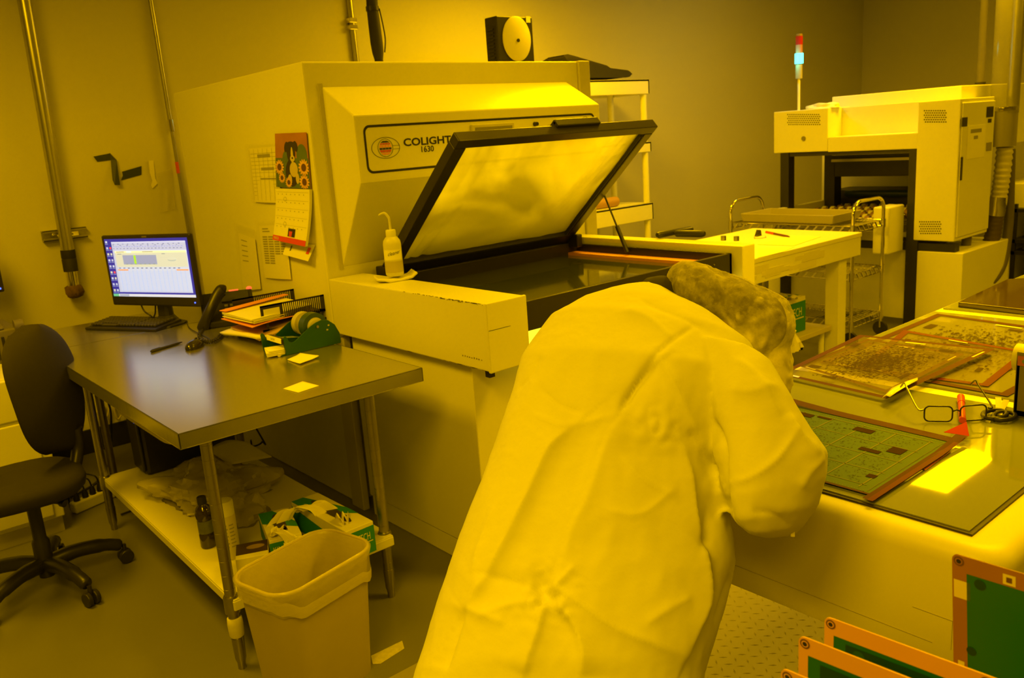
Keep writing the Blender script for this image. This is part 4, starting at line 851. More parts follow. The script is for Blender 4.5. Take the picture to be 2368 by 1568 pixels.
outer = [rr_ring(0.158 + 0.036*t_, 0.106 + 0.024*t_, 0.055 + 0.022*t_, Z*t_) for t_ in (0, 0.03, 0.25, 0.5, 0.75, 1.0)]
inner = [rr_ring(0.158 + 0.036*t_ - 0.004, 0.106 + 0.024*t_ - 0.004, 0.053 + 0.022*t_, Z*t_ + (0.004 if t_ == 0 else 0)) for t_ in (1.0, 0.5, 0)]
g.loft(outer + inner, True); g.build('basket', TAN, wb, smooth=45)
g = G(local=True); path = rr_ring(0.197, 0.133, 0.079, Z + 0.001); path = path + [path[0]]; g.tube(path, 0.0065, 8, False); g.build('rim', TAN, wb, smooth=60)
LIN = mat('liner_film', (0.68, 0.62, 0.38), 0.3, alpha=0.5, var=0.1, bump=0.5, bscale=22)
n_ = 8*4
g = G(local=True); rings = []
for j, (t_, dz, dr) in enumerate(((-0.13, 0, 0), (-0.12, 0, 0), (-0.06, 0, 0), (0.0, 0, 0))):
    pass
def lring(hx, hy, r, zfn, rad=0.0):
    b = rr_ring(hx, hy, r, 0); out = []
    for i, p in enumerate(b):
        a = i / len(b)*2*math.pi; d = V((p.x, p.y, 0)).normalized(); out.append(V((p.x, p.y, zfn(a))) + d*(rad*(math.sin(a*17) + 0.6*math.sin(a*31 + 1))))
    return out
low = lambda a: Z - 0.085 - 0.022*math.sin(a*1.0 + 2.2) - 0.004*math.sin(a*9)
rings = [lring(0.193, 0.130, 0.077, low, 0.0006), lring(0.197, 0.133, 0.078, lambda a: low(a) + 0.012, 0.0008), lring(0.198, 0.134, 0.078, lambda a: Z - 0.03 + 0.004*math.sin(a*5), 0.0012), lring(0.2055, 0.1415, 0.082, lambda a: Z + 0.001), lring(0.197, 0.133, 0.078, lambda a: Z + 0.009), lring(0.186, 0.122, 0.072, lambda a: Z - 0.004, 0.0), lring(0.178, 0.114, 0.066, lambda a: Z - 0.12, 0.002), lring(0.166, 0.102, 0.06, lambda a: Z - 0.27, 0.004), lring(0.150, 0.092, 0.05, lambda a: Z - 0.35, 0.006), lring(0.06, 0.04, 0.02, lambda a: Z - 0.36, 0.0)]
g.loft(rings, False); g.build('liner', LIN, wb, smooth=75)
g = G(local=True); g.loft([lring(0.1985, 0.1345, 0.078, lambda a: low(a) + 0.045 + 0.014*math.sin(a*2+1), 0.0006), lring(0.1992, 0.1352, 0.078, lambda a: low(a) + 0.03 + 0.012*math.sin(a*2+1), 0.0006), lring(0.1975, 0.1335, 0.078, lambda a: low(a) + 0.004 + 0.008*math.sin(a*2+1), 0.0006)], False); g.build('liner_band', mat('liner_gathered', (0.62, 0.56, 0.34), 0.35, alpha=0.75, var=0.1, aniso=(3, 3, 70), bump=0.2), wb, smooth=60)

# power strip and cables
a, b = atz(168, 1176, 0.03), atz(288, 1124, 0.03); a.z = b.z = 0.03
ps_ = thing('power_strip', 'white power strip with black plugs on the floor behind the chair', 'power strip', ((a.x+b.x)/2, (a.y+b.y)/2, 0))
d_ = (b - a); nrm = V((-d_.y, d_.x, 0)).normalized()
G().bar(a, b, 0.055, 0.058).build('strip_body', WHITE, ps_, bevel=0.008)
for k, f in enumerate((0.10, 0.26, 0.40, 0.54)):
    c = a.lerp(b, f) + V((0, 0, 0.03)); pl = G().tube([c, c + V((0,0,0.02)), c + V((0,0,0.045))], [0.016, 0.015, 0.009], 12).build('plug', BLACK, ps_, smooth=50)
    e_ = c + V((0, 0, 0.044)); G().tube(crom([e_, e_ + V((-0.02, 0, 0.05)), e_ + V((-0.10, 0.02 + 0.03*k, 0.04)), V((e_.x - 0.14, e_.y + 0.08, 0.012)), V((e_.x - 0.18 + 0.03*k, e_.y + 0.25, 0.008))], 6), 0.004, 8).build('plug_cord', BLACK, ps_, smooth=60)
cb_ = [aty(205, 885, 5.2), aty(230, 890, 5.2), aty(250, 930, 5.2), aty(257, 970, 5.2), aty(245, 1025, 5.2)]
o = G().tube(crom([V((1.05, 4.9, 0.80)), cb_[0], cb_[1], cb_[2], cb_[3], V((cb_[4].x, 5.2, 0.012)), V((1.0, 4.9, 0.008)), V((0.75, 4.75, 0.008))], 7), 0.0065, 8).build('power_cable', BLACK, smooth=60); setp(o, 'thick black cable looping down the wall beneath the side table', 'cable')
pts = [aty(x, y, 5.46) for x, y in ((178, 945), (196, 925), (212, 985), (234, 928), (246, 966), (258, 930), (272, 970), (292, 940), (300, 950))]
o = G().tube(crom(pts, 6), 0.006, 8).build('looped_cable', mat('pale_cable', (0.60, 0.55, 0.34), 0.45), smooth=60); setp(o, 'pale cable looped in zigzags on the wall below the side table', 'cable')
pts = [atz(262, 1145, 0.01), atz(285, 1140, 0.01), atz(300, 1155, 0.01), atz(320, 1172, 0.01), atz(280, 1190, 0.01)]
o = G().tube(crom(pts, 6), 0.006, 8).build('floor_cable', BLACK, smooth=60); setp(o, 'black cable curled on the floor beside the middle table leg', 'cable')
pts = [V((1.66, 4.93, 0.85)), aty(598, 1000, 4.4) , aty(606, 1022, 4.35), aty(585, 1032, 4.35), aty(580, 1018, 4.3)]
o = G().tube(crom(pts, 8), 0.005, 8).build('hanging_cable', BLACK, smooth=60); setp(o, 'thin black cable hanging against the machine behind the computer tower', 'cable')
c = [atz(x, y, 0.0006) for x, y in ((858, 1517), (930, 1482), (935, 1500), (880, 1535), (862, 1536))]
o = G().prism(c, (0, 0, 0.0006)).build('floor_tape', mat('worn_floor_tape', (0.52, 0.48, 0.36), 0.6, var=0.35, vscale=50)); setp(o, 'worn pale tape patch on the dark floor right of the waste basket', 'tape')
# ================================================================ TASK CHAIR AND LEFT CORNER
CH = V((0.53, 3.79, 0)); FAB = mat('chair_fabric', (0.022, 0.018, 0.012), 0.85, var=0.12, vscale=60, bump=0.1, bscale=300)
ch = thing('task_chair', 'black upholstered swivel chair at the left of the steel worktable', 'chair', CH)
fd = V((-0.80, 0.05, 0)).normalized(); sd_ = V((fd.y, -fd.x, 0))                     # facing, side
def cpn(f, s, z): return CH + fd*f + sd_*s + V((0, 0, z))
# seat
def sring(z, k, n=28):
    o = []
    for i in range(n):
        t_ = i*2*math.pi/n; ct, st_ = math.cos(t_), math.sin(t_); e = 0.75
        f = abs(ct)**e*(1 if ct > 0 else -1)*0.23*k; s = abs(st_)**e*(1 if st_ > 0 else -1)*0.235*k
        o.append(cpn(f + 0.02, s, z - (0.03*max(0, ct)**3 if ct > 0 else 0)))
    return o
G().loft([sring(0.425, 0.80), sring(0.43, 0.90), sring(0.45, 0.98), sring(0.475, 1.0), sring(0.495, 0.97), sring(0.51, 0.85), sring(0.512, 0.4)]).build('seat', FAB, ch, smooth=60)
# backrest: curved shell facing away from the camera side
BN = V((0.42, -0.05, 0)); 
bc_ = V((0.735, 3.845, 0.80)); bt_ = V((-0.62, 0.62, 0)).normalized()                  # across
bs_ = V((0.66, -0.75, 0)).normalized()
bs_ = V((0.78, -0.62, 0)).normalized()     # outward side seen from the camera
ba_ = V((-bs_.y, bs_.x, 0)).normalized()   # across the back
def back(u, v, off):
    # u across -1..1, v 0..1 bottom to top
    wdt = 0.165 + 0.085*math.sin(math.pi*min(1, 0.16 + 0.58*v)) 
    rnd = (1 - abs(2*v - 1)**3.6)**0.45 if 0 < v < 1 else 0.0
    wdt *= max(0.02, rnd)
    return bc_ + ba_*(u*wdt) + bs_*(off - 0.06*u*u + 0.02*math.sin(v*math.pi) - 0.05*v) + V((0, 0, -0.255 + 0.55*v))
g = G(); nu, nv = 20, 24
rings = []
for j in range(nv + 1):
    v = j / nv; e = 0.004 + 0.028*(max(0, 1 - abs(2*v-1)**4))
    ring = [back(-1 + 2*i/nu, v, e*(1 - 0.75*abs(-1 + 2*i/nu)**4)) for i in range(nu + 1)] + [back(1 - 2*i/nu, v, -e*(1 - 0.75*abs(1 - 2*i/nu)**4)) for i in range(nu + 1)]
    rings.append(ring)
g.loft(rings); g.build('backrest', FAB, ch, smooth=60)
G().tube(crom([bc_ + V((0, 0, -0.16)) + bs_*0.02, bc_ + V((0, 0, -0.26)) + bs_*0.01, cpn(-0.14, 0, 0.42), cpn(-0.02, 0, 0.405)], 6), 0.026, 10).build('back_post', BLACK, ch, smooth=60)
G().obox(cpn(0, 0, 0.405), fd, sd_, (0,0,1), 0.11, 0.08, 0.022).build('mechanism', BLACKM, ch, bevel=0.01)
G().lathe([(0.030, 0.06), (0.034, 0.09), (0.034, 0.215), (0.026, 0.23), (0.026, 0.40)], CH, 20).build('gas_column', BLACK, ch, smooth=40)
lv = cpn(-0.02, -0.06, 0.395); e1 = atd(150, 1165, (lv - CAM).dot(R2) - 0.03); G().tube(crom([lv, lv.lerp(e1, 0.6) + V((0,0,.01)), e1], 5), [0.008]*5 + [0.010]*3 + [0.016]*3, 10).build('lever', BLACK, ch, smooth=60)
cas = [atz(212, 1398, 0.0), atz(272, 1282, 0.0)]
a0_ = math.atan2(cas[0].y - CH.y, cas[0].x - CH.x)
for k in range(5):
    a = a0_ + k*2*math.pi/5; d = V((math.cos(a), math.sin(a), 0)); 
    tip = CH + d*0.295 + V((0, 0, 0.085))
    G().tube(crom([CH + d*0.02 + V((0,0,0.115)), CH + d*0.12 + V((0,0,0.125)), CH + d*0.23 + V((0,0,0.11)), tip], 5), [0.032]*5 + [0.030]*5 + [0.026]*5 + [0.020], 10).build('base_arm', BLACK, ch, smooth=60)
    cdir = V((-d.y, d.x, 0)); cc = V((tip.x, tip.y, 0.031)) + d*0.012
    g = G()
    for s in (-1, 1): g.cyl(cc + cdir*s*0.006, cc + cdir*s*0.026, 0.030, n=22)
    cs = g.build('caster', BLACK, ch, smooth=40, bevel=0.004)
    G().cyl(cc + V((0,0,0.02)), V((cc.x, cc.y, 0.085)), 0.009, n=10).build('caster_stem', BLACKM, cs)
# low white cabinet, printer, second monitor
lc = thing('low_cabinet', 'low white cabinet against the wall behind the black chair', 'cabinet', (0.2, 4.8, 0))
G().box(-0.5, 0.735, 4.36, 5.48, 0.08, 0.80).build('body', WHITE, lc, bevel=0.006)
G().box(-0.5, 0.725, 4.38, 5.46, 0.0, 0.08).build('plinth', PAINTD, lc)
for z0, z1 in ((0.10, 0.19), (0.205, 0.58), (0.595, 0.79)): G().box(-0.49, 0.69, 4.345, 4.362, z0, z1).build('drawer', WHITE, lc, bevel=0.006)
q = aty(20, 770, 4.75)
pr_ = thing('printer', 'grey desktop device on the low cabinet at the left edge of the picture', 'printer', (0.5, 4.85, 0.80))
G().box(0.28, 0.765, 4.72, 5.1, 0.801, 0.965).build('body', mat('grey_plastic', (0.16, 0.145, 0.10), 0.5), pr_, bevel=0.01)
G().prism([(0.28, 4.72, 0.965), (0.70, 4.72, 0.965), (0.70, 5.08, 1.02), (0.28, 5.08, 1.02)], (0, 0, 0.012)).build('lid', MATS['grey_plastic'], pr_, bevel=0.004)
G().cyl((0.745, 4.72, 0.975), (0.785, 4.72, 0.975), 0.028, n=20).build('roller_knob', MATS['grey_plastic'], pr_, smooth=40)
g = G()
for k in range(14): g.box(0.32 + k*0.03, 0.332 + k*0.03, 4.712, 4.722, 0.82, 0.93)
g.build('front_vents', BLACK, pr_)
mn = thing('monitor', 'second black monitor cut off at the left edge of the picture', 'monitor', (0.6, 5.25, 0.80))
c1 = aty(11, 674, 5.2); 
G().box(c1.x - 0.42, c1.x, 5.19, 5.23, c1.z, c1.z + 0.35).build('housing', BLACK, mn, bevel=0.008)
G().box(c1.x - 0.40, c1.x - 0.02, 5.187, 5.191, c1.z + 0.04, c1.z + 0.33).build('screen', mat('dark_screen', (0.01, 0.012, 0.02), 0.1), mn)
G().box(c1.x - 0.024, c1.x - 0.016, 5.1855, 5.19, c1.z + 0.016, c1.z + 0.024).build('power_light', MATS['blue_led'], mn)
G().loft([[V((c1.x - 0.21 + a*w_, 5.25 + b*w_*0.7, z)) for a, b in ((-1,-1),(1,-1),(1,1),(-1,1))] for z, w_ in ((0.801, 0.11), (0.815, 0.11), (0.83, 0.035), (c1.z + 0.1, 0.03))]).build('stand', BLACK, mn, bevel=0.004)
# ================================================================ SHELF UNIT BEHIND THE MACHINE
su = thing('shelf_unit', 'white shelf unit against the back wall, half hidden by the exposure machine', 'shelf', (5.1, 5.1, 0))
YS0, YS1, XS0, XS1 = 4.9, 5.35, 4.35, 5.77
def sz(px, py): return aty(px, py, YS0).z
for zt, zb_ in ((sz(1440, 184), sz(1440, 219)), (sz(1480, 329), sz(1480, 353)), (sz(1508, 468), sz(1508, 507)), (0.45, 0.31)):
    g = G(); g.box(XS0, XS1, YS0, YS1, zt - 0.02, zt); g.box(XS0, XS1, YS0, YS0 + 0.02, zb_, zt); g.box(XS1 - 0.02, XS1, YS0, YS1, zb_, zt); g.box(XS0, XS0 + 0.02, YS0, YS1, zb_, zt); g.box(XS0, XS1, YS1 - 0.02, YS1, zb_, zt)
    g.build('shelf_board', WHITE, su, bevel=0.004)
zt0 = sz(1440, 184)
for x in (XS0 + 0.03, XS1 - 0.045):
    for y in (YS0 + 0.035, YS1 - 0.035): G().cyl((x, y, 0), (x, y, zt0 - 0.03), 0.028, n=16).build('post', WHITE, su, smooth=40)
z3 = sz(1508, 468)
q = V((5.05, 5.05, z3)); tr0 = thing('tape_roll', 'brown paper roll lying on the third shelf behind the lid', 'roll', q)
a, b = aty(1378, 455, 5.0), aty(1424, 452, 5.0); r_ = 0.042
G().cyl((a.x - 0.1, 5.0, z3 + r_ + .001), (b.x, 5.0, z3 + r_ + .001), r_, n=24).build('roll', mat('brown_paper', (0.42, 0.24, 0.11), 0.6), tr0, smooth=40)
G().cyl((b.x, 5.0, z3 + r_ + .001), (b.x + 0.004, 5.0, z3 + r_ + .001), 0.018, n=16).build('core', BLACK, tr0)
pts = [(1300, 128), (1310, 126), (1325, 130), (1400, 152), (1408, 158), (1448, 163), (1454, 170), (1448, 178), (1440, 180), (1330, 181), (1312, 150)]
P = [aty(x, y, 4.98) for x, y in pts]; P = [V((p.x, p.y, max(p.z, zt0 + 0.001))) for p in P]
bp = thing('folded_tarp', 'folded black cover lying on top of the white shelf unit', 'cover', (5.2, 5.1, zt0))
g = G(); g.loft([[V((p.x, 4.94 + k*0.08, zt0 + (p.z - zt0)*s + 0.001)) for p in P] for k, s in ((0, 0.85), (0.3, 1.0), (2.5, 1.0), (3.4, 0.9))]); g.build('cloth', RUBBER, bp, bevel=0.008)
P2 = [aty(x, y, 4.95) for x, y in ((1300, 130), (1318, 127), (1408, 155), (1400, 160))]
G().prism(P2, (0, 0.2, 0)).build('folded_flap', mat('black_cloth', (0.03, 0.026, 0.02), 0.6), bp, bevel=0.004)

# ================================================================ WHITE PACKING TABLE
wt = thing('white_table', 'bright white wooden table right of the exposure machine, papers on top', 'table', (4.7, 3.3, 0))
ZW = 0.90; wc = [atz(1985, 540, ZW), atz(1770, 525, ZW)]
wx1 = 5.56; wx0 = 3.75; wy0 = 2.885; wy1 = 3.75
WB = mat('white_table_board', (0.80, 0.78, 0.66), 0.5, var=0.02)
G().box(wx0, wx1, wy0, wy1, ZW - 0.03, ZW).build('table_top', WB, wt, bevel=0.003)
g = G(); g.box(wx0 + .01, wx1 - .005, wy0 + .004, wy0 + 0.024, ZW - 0.155, ZW - 0.03); g.box(wx0 + .01, wx1 - .005, wy1 - 0.024, wy1 - .004, ZW - 0.155, ZW - 0.03); g.box(wx1 - 0.025, wx1 - .005, wy0 + .02, wy1 - .02, ZW - 0.155, ZW - 0.03); g.box(wx0 + .01, wx0 + 0.03, wy0 + .02, wy1 - .02, ZW - 0.155, ZW - 0.03)
g.build('apron', WHITE, wt, bevel=0.002)
for x in (wx1 - 0.24, wx0 + 0.06):
    for y in (wy0 + 0.03, wy1 - 0.14): G().box(x, x + 0.10, y, y + 0.10, 0, ZW - 0.03).build('leg', WHITE, wt, bevel=0.004)
g = G(); rr = random.Random(4)
for k in range(14):
    x = rr.uniform(3.9, 4.9); z = rr.uniform(ZW - 0.15, ZW - 0.06); l = rr.uniform(0.05, 0.3); h_ = rr.uniform(0.02, 0.05)
    g.box(x, x + l, wy0 + 0.0030 - 0.0002*k, wy0 + 0.0045, z, min(z + h_, ZW - 0.035))
g.build('tape_patches', mat('apron_tape', (0.72, 0.69, 0.52), 0.35), wt)
def wtp(px, py, dz=0.0): p = atz(px, py, ZW); p.z = ZW + dz; return p
def sheet(pts, label, lift=0.0015):
    c = [wtp(x, y, lift) for x, y in pts]; o = G().prism(c, (0, 0, 0.0012)).build('paper_sheet', PAPER); return setp(o, label, 'paper')
sheet([(1752, 566), (1835, 569), (1898, 548), (1830, 545)], 'white paper sheet under the red pen on the white table')
sheet([(1752, 575), (1838, 571), (1810, 583), (1752, 597)], 'white paper sheet at the near edge of the white table', 0.001)
a, b = wtp(1772, 539, 0.007), wtp(1826, 550, 0.007); am = a.lerp(b, 0.35)
rp = thing('red_pen', 'red and dark pen lying on the white table', 'pen', (a.x, a.y, ZW + .003))
G().cyl(a, am, 0.009, n=12).build('cap', mat('red_plastic', (0.72, 0.05, 0.02), 0.35), rp, smooth=40); G().tube([am, am.lerp(b, .85), b], [0.008, 0.008, 0.003], 12).build('barrel', mat('dark_red_plastic', (0.14, 0.03, 0.015), 0.35), rp, smooth=40)
c = wtp(1756, 546, 0.01); cl_ = thing('binder_clip', 'small black clip with wire beside the red pen on the white table', 'clip', (c.x, c.y, ZW))
G().prism([c + V((-.03, 0, -.009)), c + V((.03, 0, -.009)), c + V((.02, 0, .03)), c + V((-.005, 0, .035))], (0, 0.02, 0)).build('clip_body', BLACK, cl_)
G().tube(crom([c + V((0,0,0)), c + V((-.08, -.02, 0)), c + V((-.14, -.06, -.006)), c + V((-.08, -.10, -.006)), c + V((-.02, -.06, -.004))], 6), 0.0018, 6).build('wire', STEELT, cl_)

# under the white table: box and plastic
g2 = tbox(4.93, 3.10, 0.30, 0.16, 0.24, math.radians(0), 'green and white wipes box under the white table', 'KIMTECH', z0=0.29, tseed=11)
us = thing('under_shelf', 'pale board low under the white table holding the wipes box', 'board', (4.6, 3.3, 0.2))
G().box(3.85, 5.30, 2.95, 3.6, 0.255, 0.289).build('board', mat('pale_board', (0.55, 0.50, 0.36), 0.6), us, bevel=0.003)
for x in (3.9, 5.25):
    for y in (3.0, 3.55): G().cyl((x, y, 0), (x, y, 0.255), 0.02, n=10).build('leg', WHITE, us)
crumple('plastic_bag', (4.555, 2.985, 0.291), 0.17, 0.2, 0.33, 4.4, 'white plastic bag bulging beneath the white table behind the hair net', mat('milky_plastic', (0.70, 0.67, 0.50), 0.4, var=0.05), 'plastic bag', 56, 0.35)

# ================================================================ WIRE CART
ct = thing('wire_cart', 'chrome wire utility cart with two bent handles behind the white table', 'cart', (6.1, 3.65, 0))
cx0, cx1, cy0, cy1 = 5.84, 6.295, 3.10, 4.15
for z in (0.14, 0.50, 0.85):
    g = G(); 
    for zz in (z, z + 0.045): 
        g.tube([(cx0, cy0, zz), (cx1, cy0, zz)], 0.004, 6); g.tube([(cx0, cy1, zz), (cx1, cy1, zz)], 0.004, 6); g.tube([(cx0, cy0, zz), (cx0, cy1, zz)], 0.004, 6); g.tube([(cx1, cy0, zz), (cx1, cy1, zz)], 0.004, 6)
    for k in range(40):
        y = cy0 + (cy1 - cy0)*k/39; g.cyl((cx0, y, z + 0.045), (cx1, y, z + 0.045), 0.0028, n=5)
    for x in (cx0, cx1):
        n = 15
        for k in range(n):
            y = cy0 + (cy1-cy0)*k/n; g.bar((x, y, z + .045), (x, y + (cy1-cy0)/n*0.55, z), 0.004, 0.012)
    for y in (cy0, cy1):
        for k in range(7):
            x = cx0 + (cx1-cx0)*k/7; g.bar((x, y, z + .045), (x + 0.04, y, z), 0.012, 0.004)
    g.build('wire_shelf', CHROME, ct)
for y in (cy0, cy1):
    r = 0.10; zt = 1.07
    pts = [V((cx0, y, 0.06)), V((cx0, y, zt - r))] + [V((cx0 + r - r*math.cos(a), y, zt - r + r*math.sin(a))) for a in [k*math.pi/16 for k in range(1, 9)]] + [V((cx1 - r + r*math.sin(a), y, zt - r + r*math.cos(a))) for a in [k*math.pi/16 for k in range(0, 9)]] + [V((cx1, y, 0.06))]
    G().tube(pts, 0.0135, 12).build('handle_frame', CHROME, ct, smooth=60)
    for x in (cx0, cx1):
        G().cyl((x - 0.012, y, 0.055), (x + 0.012, y, 0.055), 0.055, n=20).build('caster', RUBBER, ct, smooth=40)
        for z in (0.16, 0.52, 0.87): G().cyl((x, y, z - 0.03), (x, y, z + 0.035), 0.019, n=12).build('shelf_collar', CHROME, ct, smooth=40)
ty_ = thing('plastic_tray', 'shallow translucent plastic tray on top of the wire cart', 'tray', (6.1, 3.7, 0.9))
g = G(); r0_ = [(5.91, 3.30), (6.31, 3.30), (6.31, 4.08), (5.91, 4.08)]
g.loft([[V((x, y, 0.900)) for x, y in r0_], [V((6.11 + (x-6.11)*1.05, 3.69 + (y-3.69)*1.04, 0.965)) for x, y in r0_], [V((6.11 + (x-6.11)*1.0, 3.69 + (y-3.69)*1.01, 0.965)) for x, y in r0_], [V((6.11 + (x-6.11)*0.95, 3.69 + (y-3.69)*0.97, 0.905)) for x, y in r0_]]); g.build('tray', mat('tray_translucent', (0.36, 0.33, 0.22), 0.35), ty_, bevel=0.004)

# ================================================================ CONVEYOR MACHINE
XF = 6.6
cm = thing('conveyor_machine', 'white and black conveyor machine with roller table and signal light at the far right', 'machine', (7.3, 3.6, 0))
def fp(px, py, x=XF): return atx(px, py, x)
def ybox(px0, px1, pyt, pyb, x0, x1, nm, m, par=cm, bev=0.006):
    a = fp(px0, (pyt + pyb)/2, x0); b = fp(px1, (pyt + pyb)/2, x0); c_ = fp((px0 + px1)/2, pyt, x0); d_ = fp((px0 + px1)/2, pyb, x0)
    return G().box(x0, x1, b.y, a.y, d_.z, c_.z).build(nm, m, par, bevel=bev), (b.y, a.y, d_.z, c_.z)
BLK = mat('black_frame_paint', (0.022, 0.020, 0.016), 0.45)
_, e = ybox(1800, 1914, 254, 352, XF, XF + 0.55, 'left_housing', WHITE); hy0, hy1, hz0, hz1 = e
G().box(XF + 0.01, XF + 0.5, hy1 + 0.003, hy1 + 0.05, hz0, hz1).build('side_panel', WHITE, cm, bevel=0.004)
_, e2 = ybox(1914, 2122, 312, 348, XF, XF + 0.5, 'cross_beam', WHITE)
a = fp(1914, 255, XF + 0.02); b = fp(2016, 250, XF + 0.25)
G().box(XF + 0.22, XF + 0.8, e2[0], hy0, e2[3] - 0.02, hz1 - 0.005).build('recess_panel', WHITE, cm, bevel=0.004)
top = fp(2075, 211, XF + 0.35); 
G().box(XF + 0.35, XF + 2.2, fp(2224, 215, XF + .35).y, fp(1924, 235, XF + .35).y, 1.35, top.z).build('rear_hood', WHITE, cm, bevel=0.006)
# right cabinet
ya = fp(2222, 235).y; yb = fp(2124, 235).y; zt_ = fp(2170, 232).z; zb2 = fp(2150, 557).z
xd = aty(2296, 300, ya).x
G().box(XF, xd, ya, yb, zb2, zt_).build('control_cabinet', WHITE, cm, bevel=0.006)
g = G(); zc_ = (zt_ + zb2)/2
G().box(XF + 0.02, xd - 0.012, ya - 0.012, ya + 0.001, zb2 + 0.03, zt_ - 0.03).build('cabinet_door', WHITE, cm, bevel=0.004)
q = aty(2222, 390, ya - 0.012); G().box(q.x - 0.014, q.x + 0.014, ya - 0.02, ya - 0.012, q.z - 0.085, q.z + 0.085).build('door_handle', BLACKM, cm, bevel=0.003)
def dplate(px0, py0, px1, py1, nm, m): 
    a = aty(px0, py0, ya - 0.013); b = aty(px1, py1, ya - 0.013); return G().box(a.x, b.x, ya - 0.0155, ya - 0.012, min(a.z, b.z), max(a.z, b.z)).build(nm, m, cm)
dplate(2225, 272, 2236, 292, 'lock', BLACK); dplate(2282, 247, 2296, 270, 'warning_plate', BLACK); dplate(2285, 275, 2292, 283, 'small_plate', BLACK); dplate(2281, 330, 2292, 348, 'rating_plate', mat('grey_plate', (0.3, 0.28, 0.2), 0.5))
nt_ = dplate(2238, 292, 2275, 362, 'door_notice', PAPER)
a = aty(2245, 304, ya - .016); b = aty(2270, 304, ya - .016); g = G(); O_ = V((0, ya - 0.0158, 0)); g.frect(O_, V((1,0,0)), V((0,0,1)), a.x, b.x, a.z - 0.014, a.z + 0.014); g.frect(O_, V((1,0,0)), V((0,0,1)), a.x + .06, b.x - .06, a.z - 0.06, a.z - 0.035); g.build('notice_print', DIM, nt_)
# ventilation holes (slots) on the two faces
def vents(px0, px1, pyt, pyb, x, nc, nr, nm):
    g = G()
    for r in range(nr):
        for c_ in range(nc):
            pt_ = fp(px0 + (px1-px0)*(c_ + 0.5*(r % 2))/nc, pyt + (pyb-pyt)*r/max(1, nr-1), x)
            g.obox((x - 0.0006, pt_.y, pt_.z), (0,1,0), (0,0,1), (1,0,0), 0.0048, 0.0042, 0.0008)
    g.build(nm, mat('vent_hole', (0.05, 0.04, 0.02), 0.8), cm)
vents(2138, 2190, 256, 282, XF, 10, 6, 'upper_vents'); vents(2127, 2178, 513, 540, XF, 10, 6, 'lower_vents'); vents(1822, 1898, 265, 288, XF, 16, 6, 'housing_vents')
p = fp(1859, 320); G().cyl(p, p + V((-0.012, 0, 0)), 0.018, n=16).build('key_lock', STEELT, cm)
# black frame
def post(px, pt_, pb_, x, wdt, nm='frame_post'):
    a = fp(px, pt_, x); b = fp(px, pb_, x); return G().box(x, x + 0.10, a.y - wdt/2, a.y + wdt/2, max(0, b.z), a.z).build(nm, BLK, cm)
G().box(XF + 0.01, XF + 0.10, fp(1815, 400).y - 0.03, fp(1815, 400).y + 0.05, 0, hz0).build('frame_post', BLK, cm)
yp = fp(2108, 450).y; G().box(XF + 0.01, XF + 0.12, yp - 0.055, yp + 0.035, 0, hz0 + 0.02).build('frame_post', BLK, cm)
yl = fp(1815, 400).y
G().box(XF + 0.62, XF + 0.74, fp(1918, 400, XF + .62).y - 0.05, fp(1918, 400, XF + .62).y + 0.05, 0, hz0 + 0.2).build('frame_post', BLK, cm)
G().box(XF + 0.02, XF + 0.5, yl, yl + 0.04, hz0 - 0.03, hz0).build('frame_rail', BLK, cm); G().box(XF + 0.02, XF + 0.06, yp, yl, hz0 - 0.035, hz0 + 0.002).build('frame_rail', BLK, cm)
a = fp(1928, 350, XF + .62); b = fp(2110, 410, XF + .62)
G().box(XF + 0.62, XF + 1.1, yp, a.y, fp(2000, 408, XF + .62).z, hz0 + 0.05).build('dark_press', BLK, cm, bevel=0.006)
G().box(XF + 0.58, XF + 0.60, yp, a.y, fp(2000, 372, XF + .62).z, fp(2000, 366, XF + .62).z).build('press_rail', STEELT, cm)
G().box(XF + 1.3, XF + 1.4, yp, a.y + 0.5, 0.7, 1.5).build('inner_panel', WHITE, cm)
G().box(XF + 0.9, XF + 1.3, yp, a.y + .2, 0.80, fp(2000, 440, XF + .9).z).build('inner_roller_bed', BLK, cm)
for k in range(5): 
    y_ = yp; G().cyl((XF + 0.85, yp + 0.02, 0.98 + 0.0*k), (XF + 0.85, a.y, 0.98), 0.03, n=14).build('press_roller', mat('dark_green_roller', (0.03, 0.05, 0.02), 0.4), cm, smooth=40) if k == 0 else None
# roller table
zr = 0.88; rx0, rx1 = 6.36, XF + 0.85; ry0, ry1 = yp + 0.185, yl - 0.02
g = G(); g.box(rx0, rx1, ry1, ry1 + 0.05, zr - 0.10, zr + 0.06); g.build('table_rail', WHITE, cm, bevel=0.004)
a = fp(1810, 497, rx0 - 0.03); G().box(rx0 - 0.03, rx0 + 0.08, ry1 - 0.02, ry1 + 0.07, 0.60, zr + 0.07).build('rail_end', WHITE, cm, bevel=0.004)
G().box(rx0 + 0.0, XF + 0.0, ry0 - 0.135, ry0 - 0.005, 0.62, zr + 0.10).build('near_rail', WHITE, cm, bevel=0.01)
WHL = mat('brown_roller_wheel', (0.26, 0.15, 0.06), 0.5)
for k in range(9):
    x = rx0 + 0.04 + k*(rx1 - rx0 - 0.08)/8
    rb = G().cyl((x, ry0, zr - 0.02), (x, ry1, zr - 0.02), 0.010, n=10).build('roller_shaft', STEELT, cm, smooth=40)
    g = G()
    for j in range(11):
        y = ry0 + 0.04 + (ry1 - ry0 - 0.08)*j/10; g.cyl((x, y - 0.018, zr - 0.02), (x, y + 0.018, zr - 0.02), 0.034, n=14)
    g.build('roller_wheels', WHL if k % 2 else mat('pale_roller_wheel', (0.62, 0.58, 0.42), 0.45), rb, smooth=40, kind='stuff')
g = G()
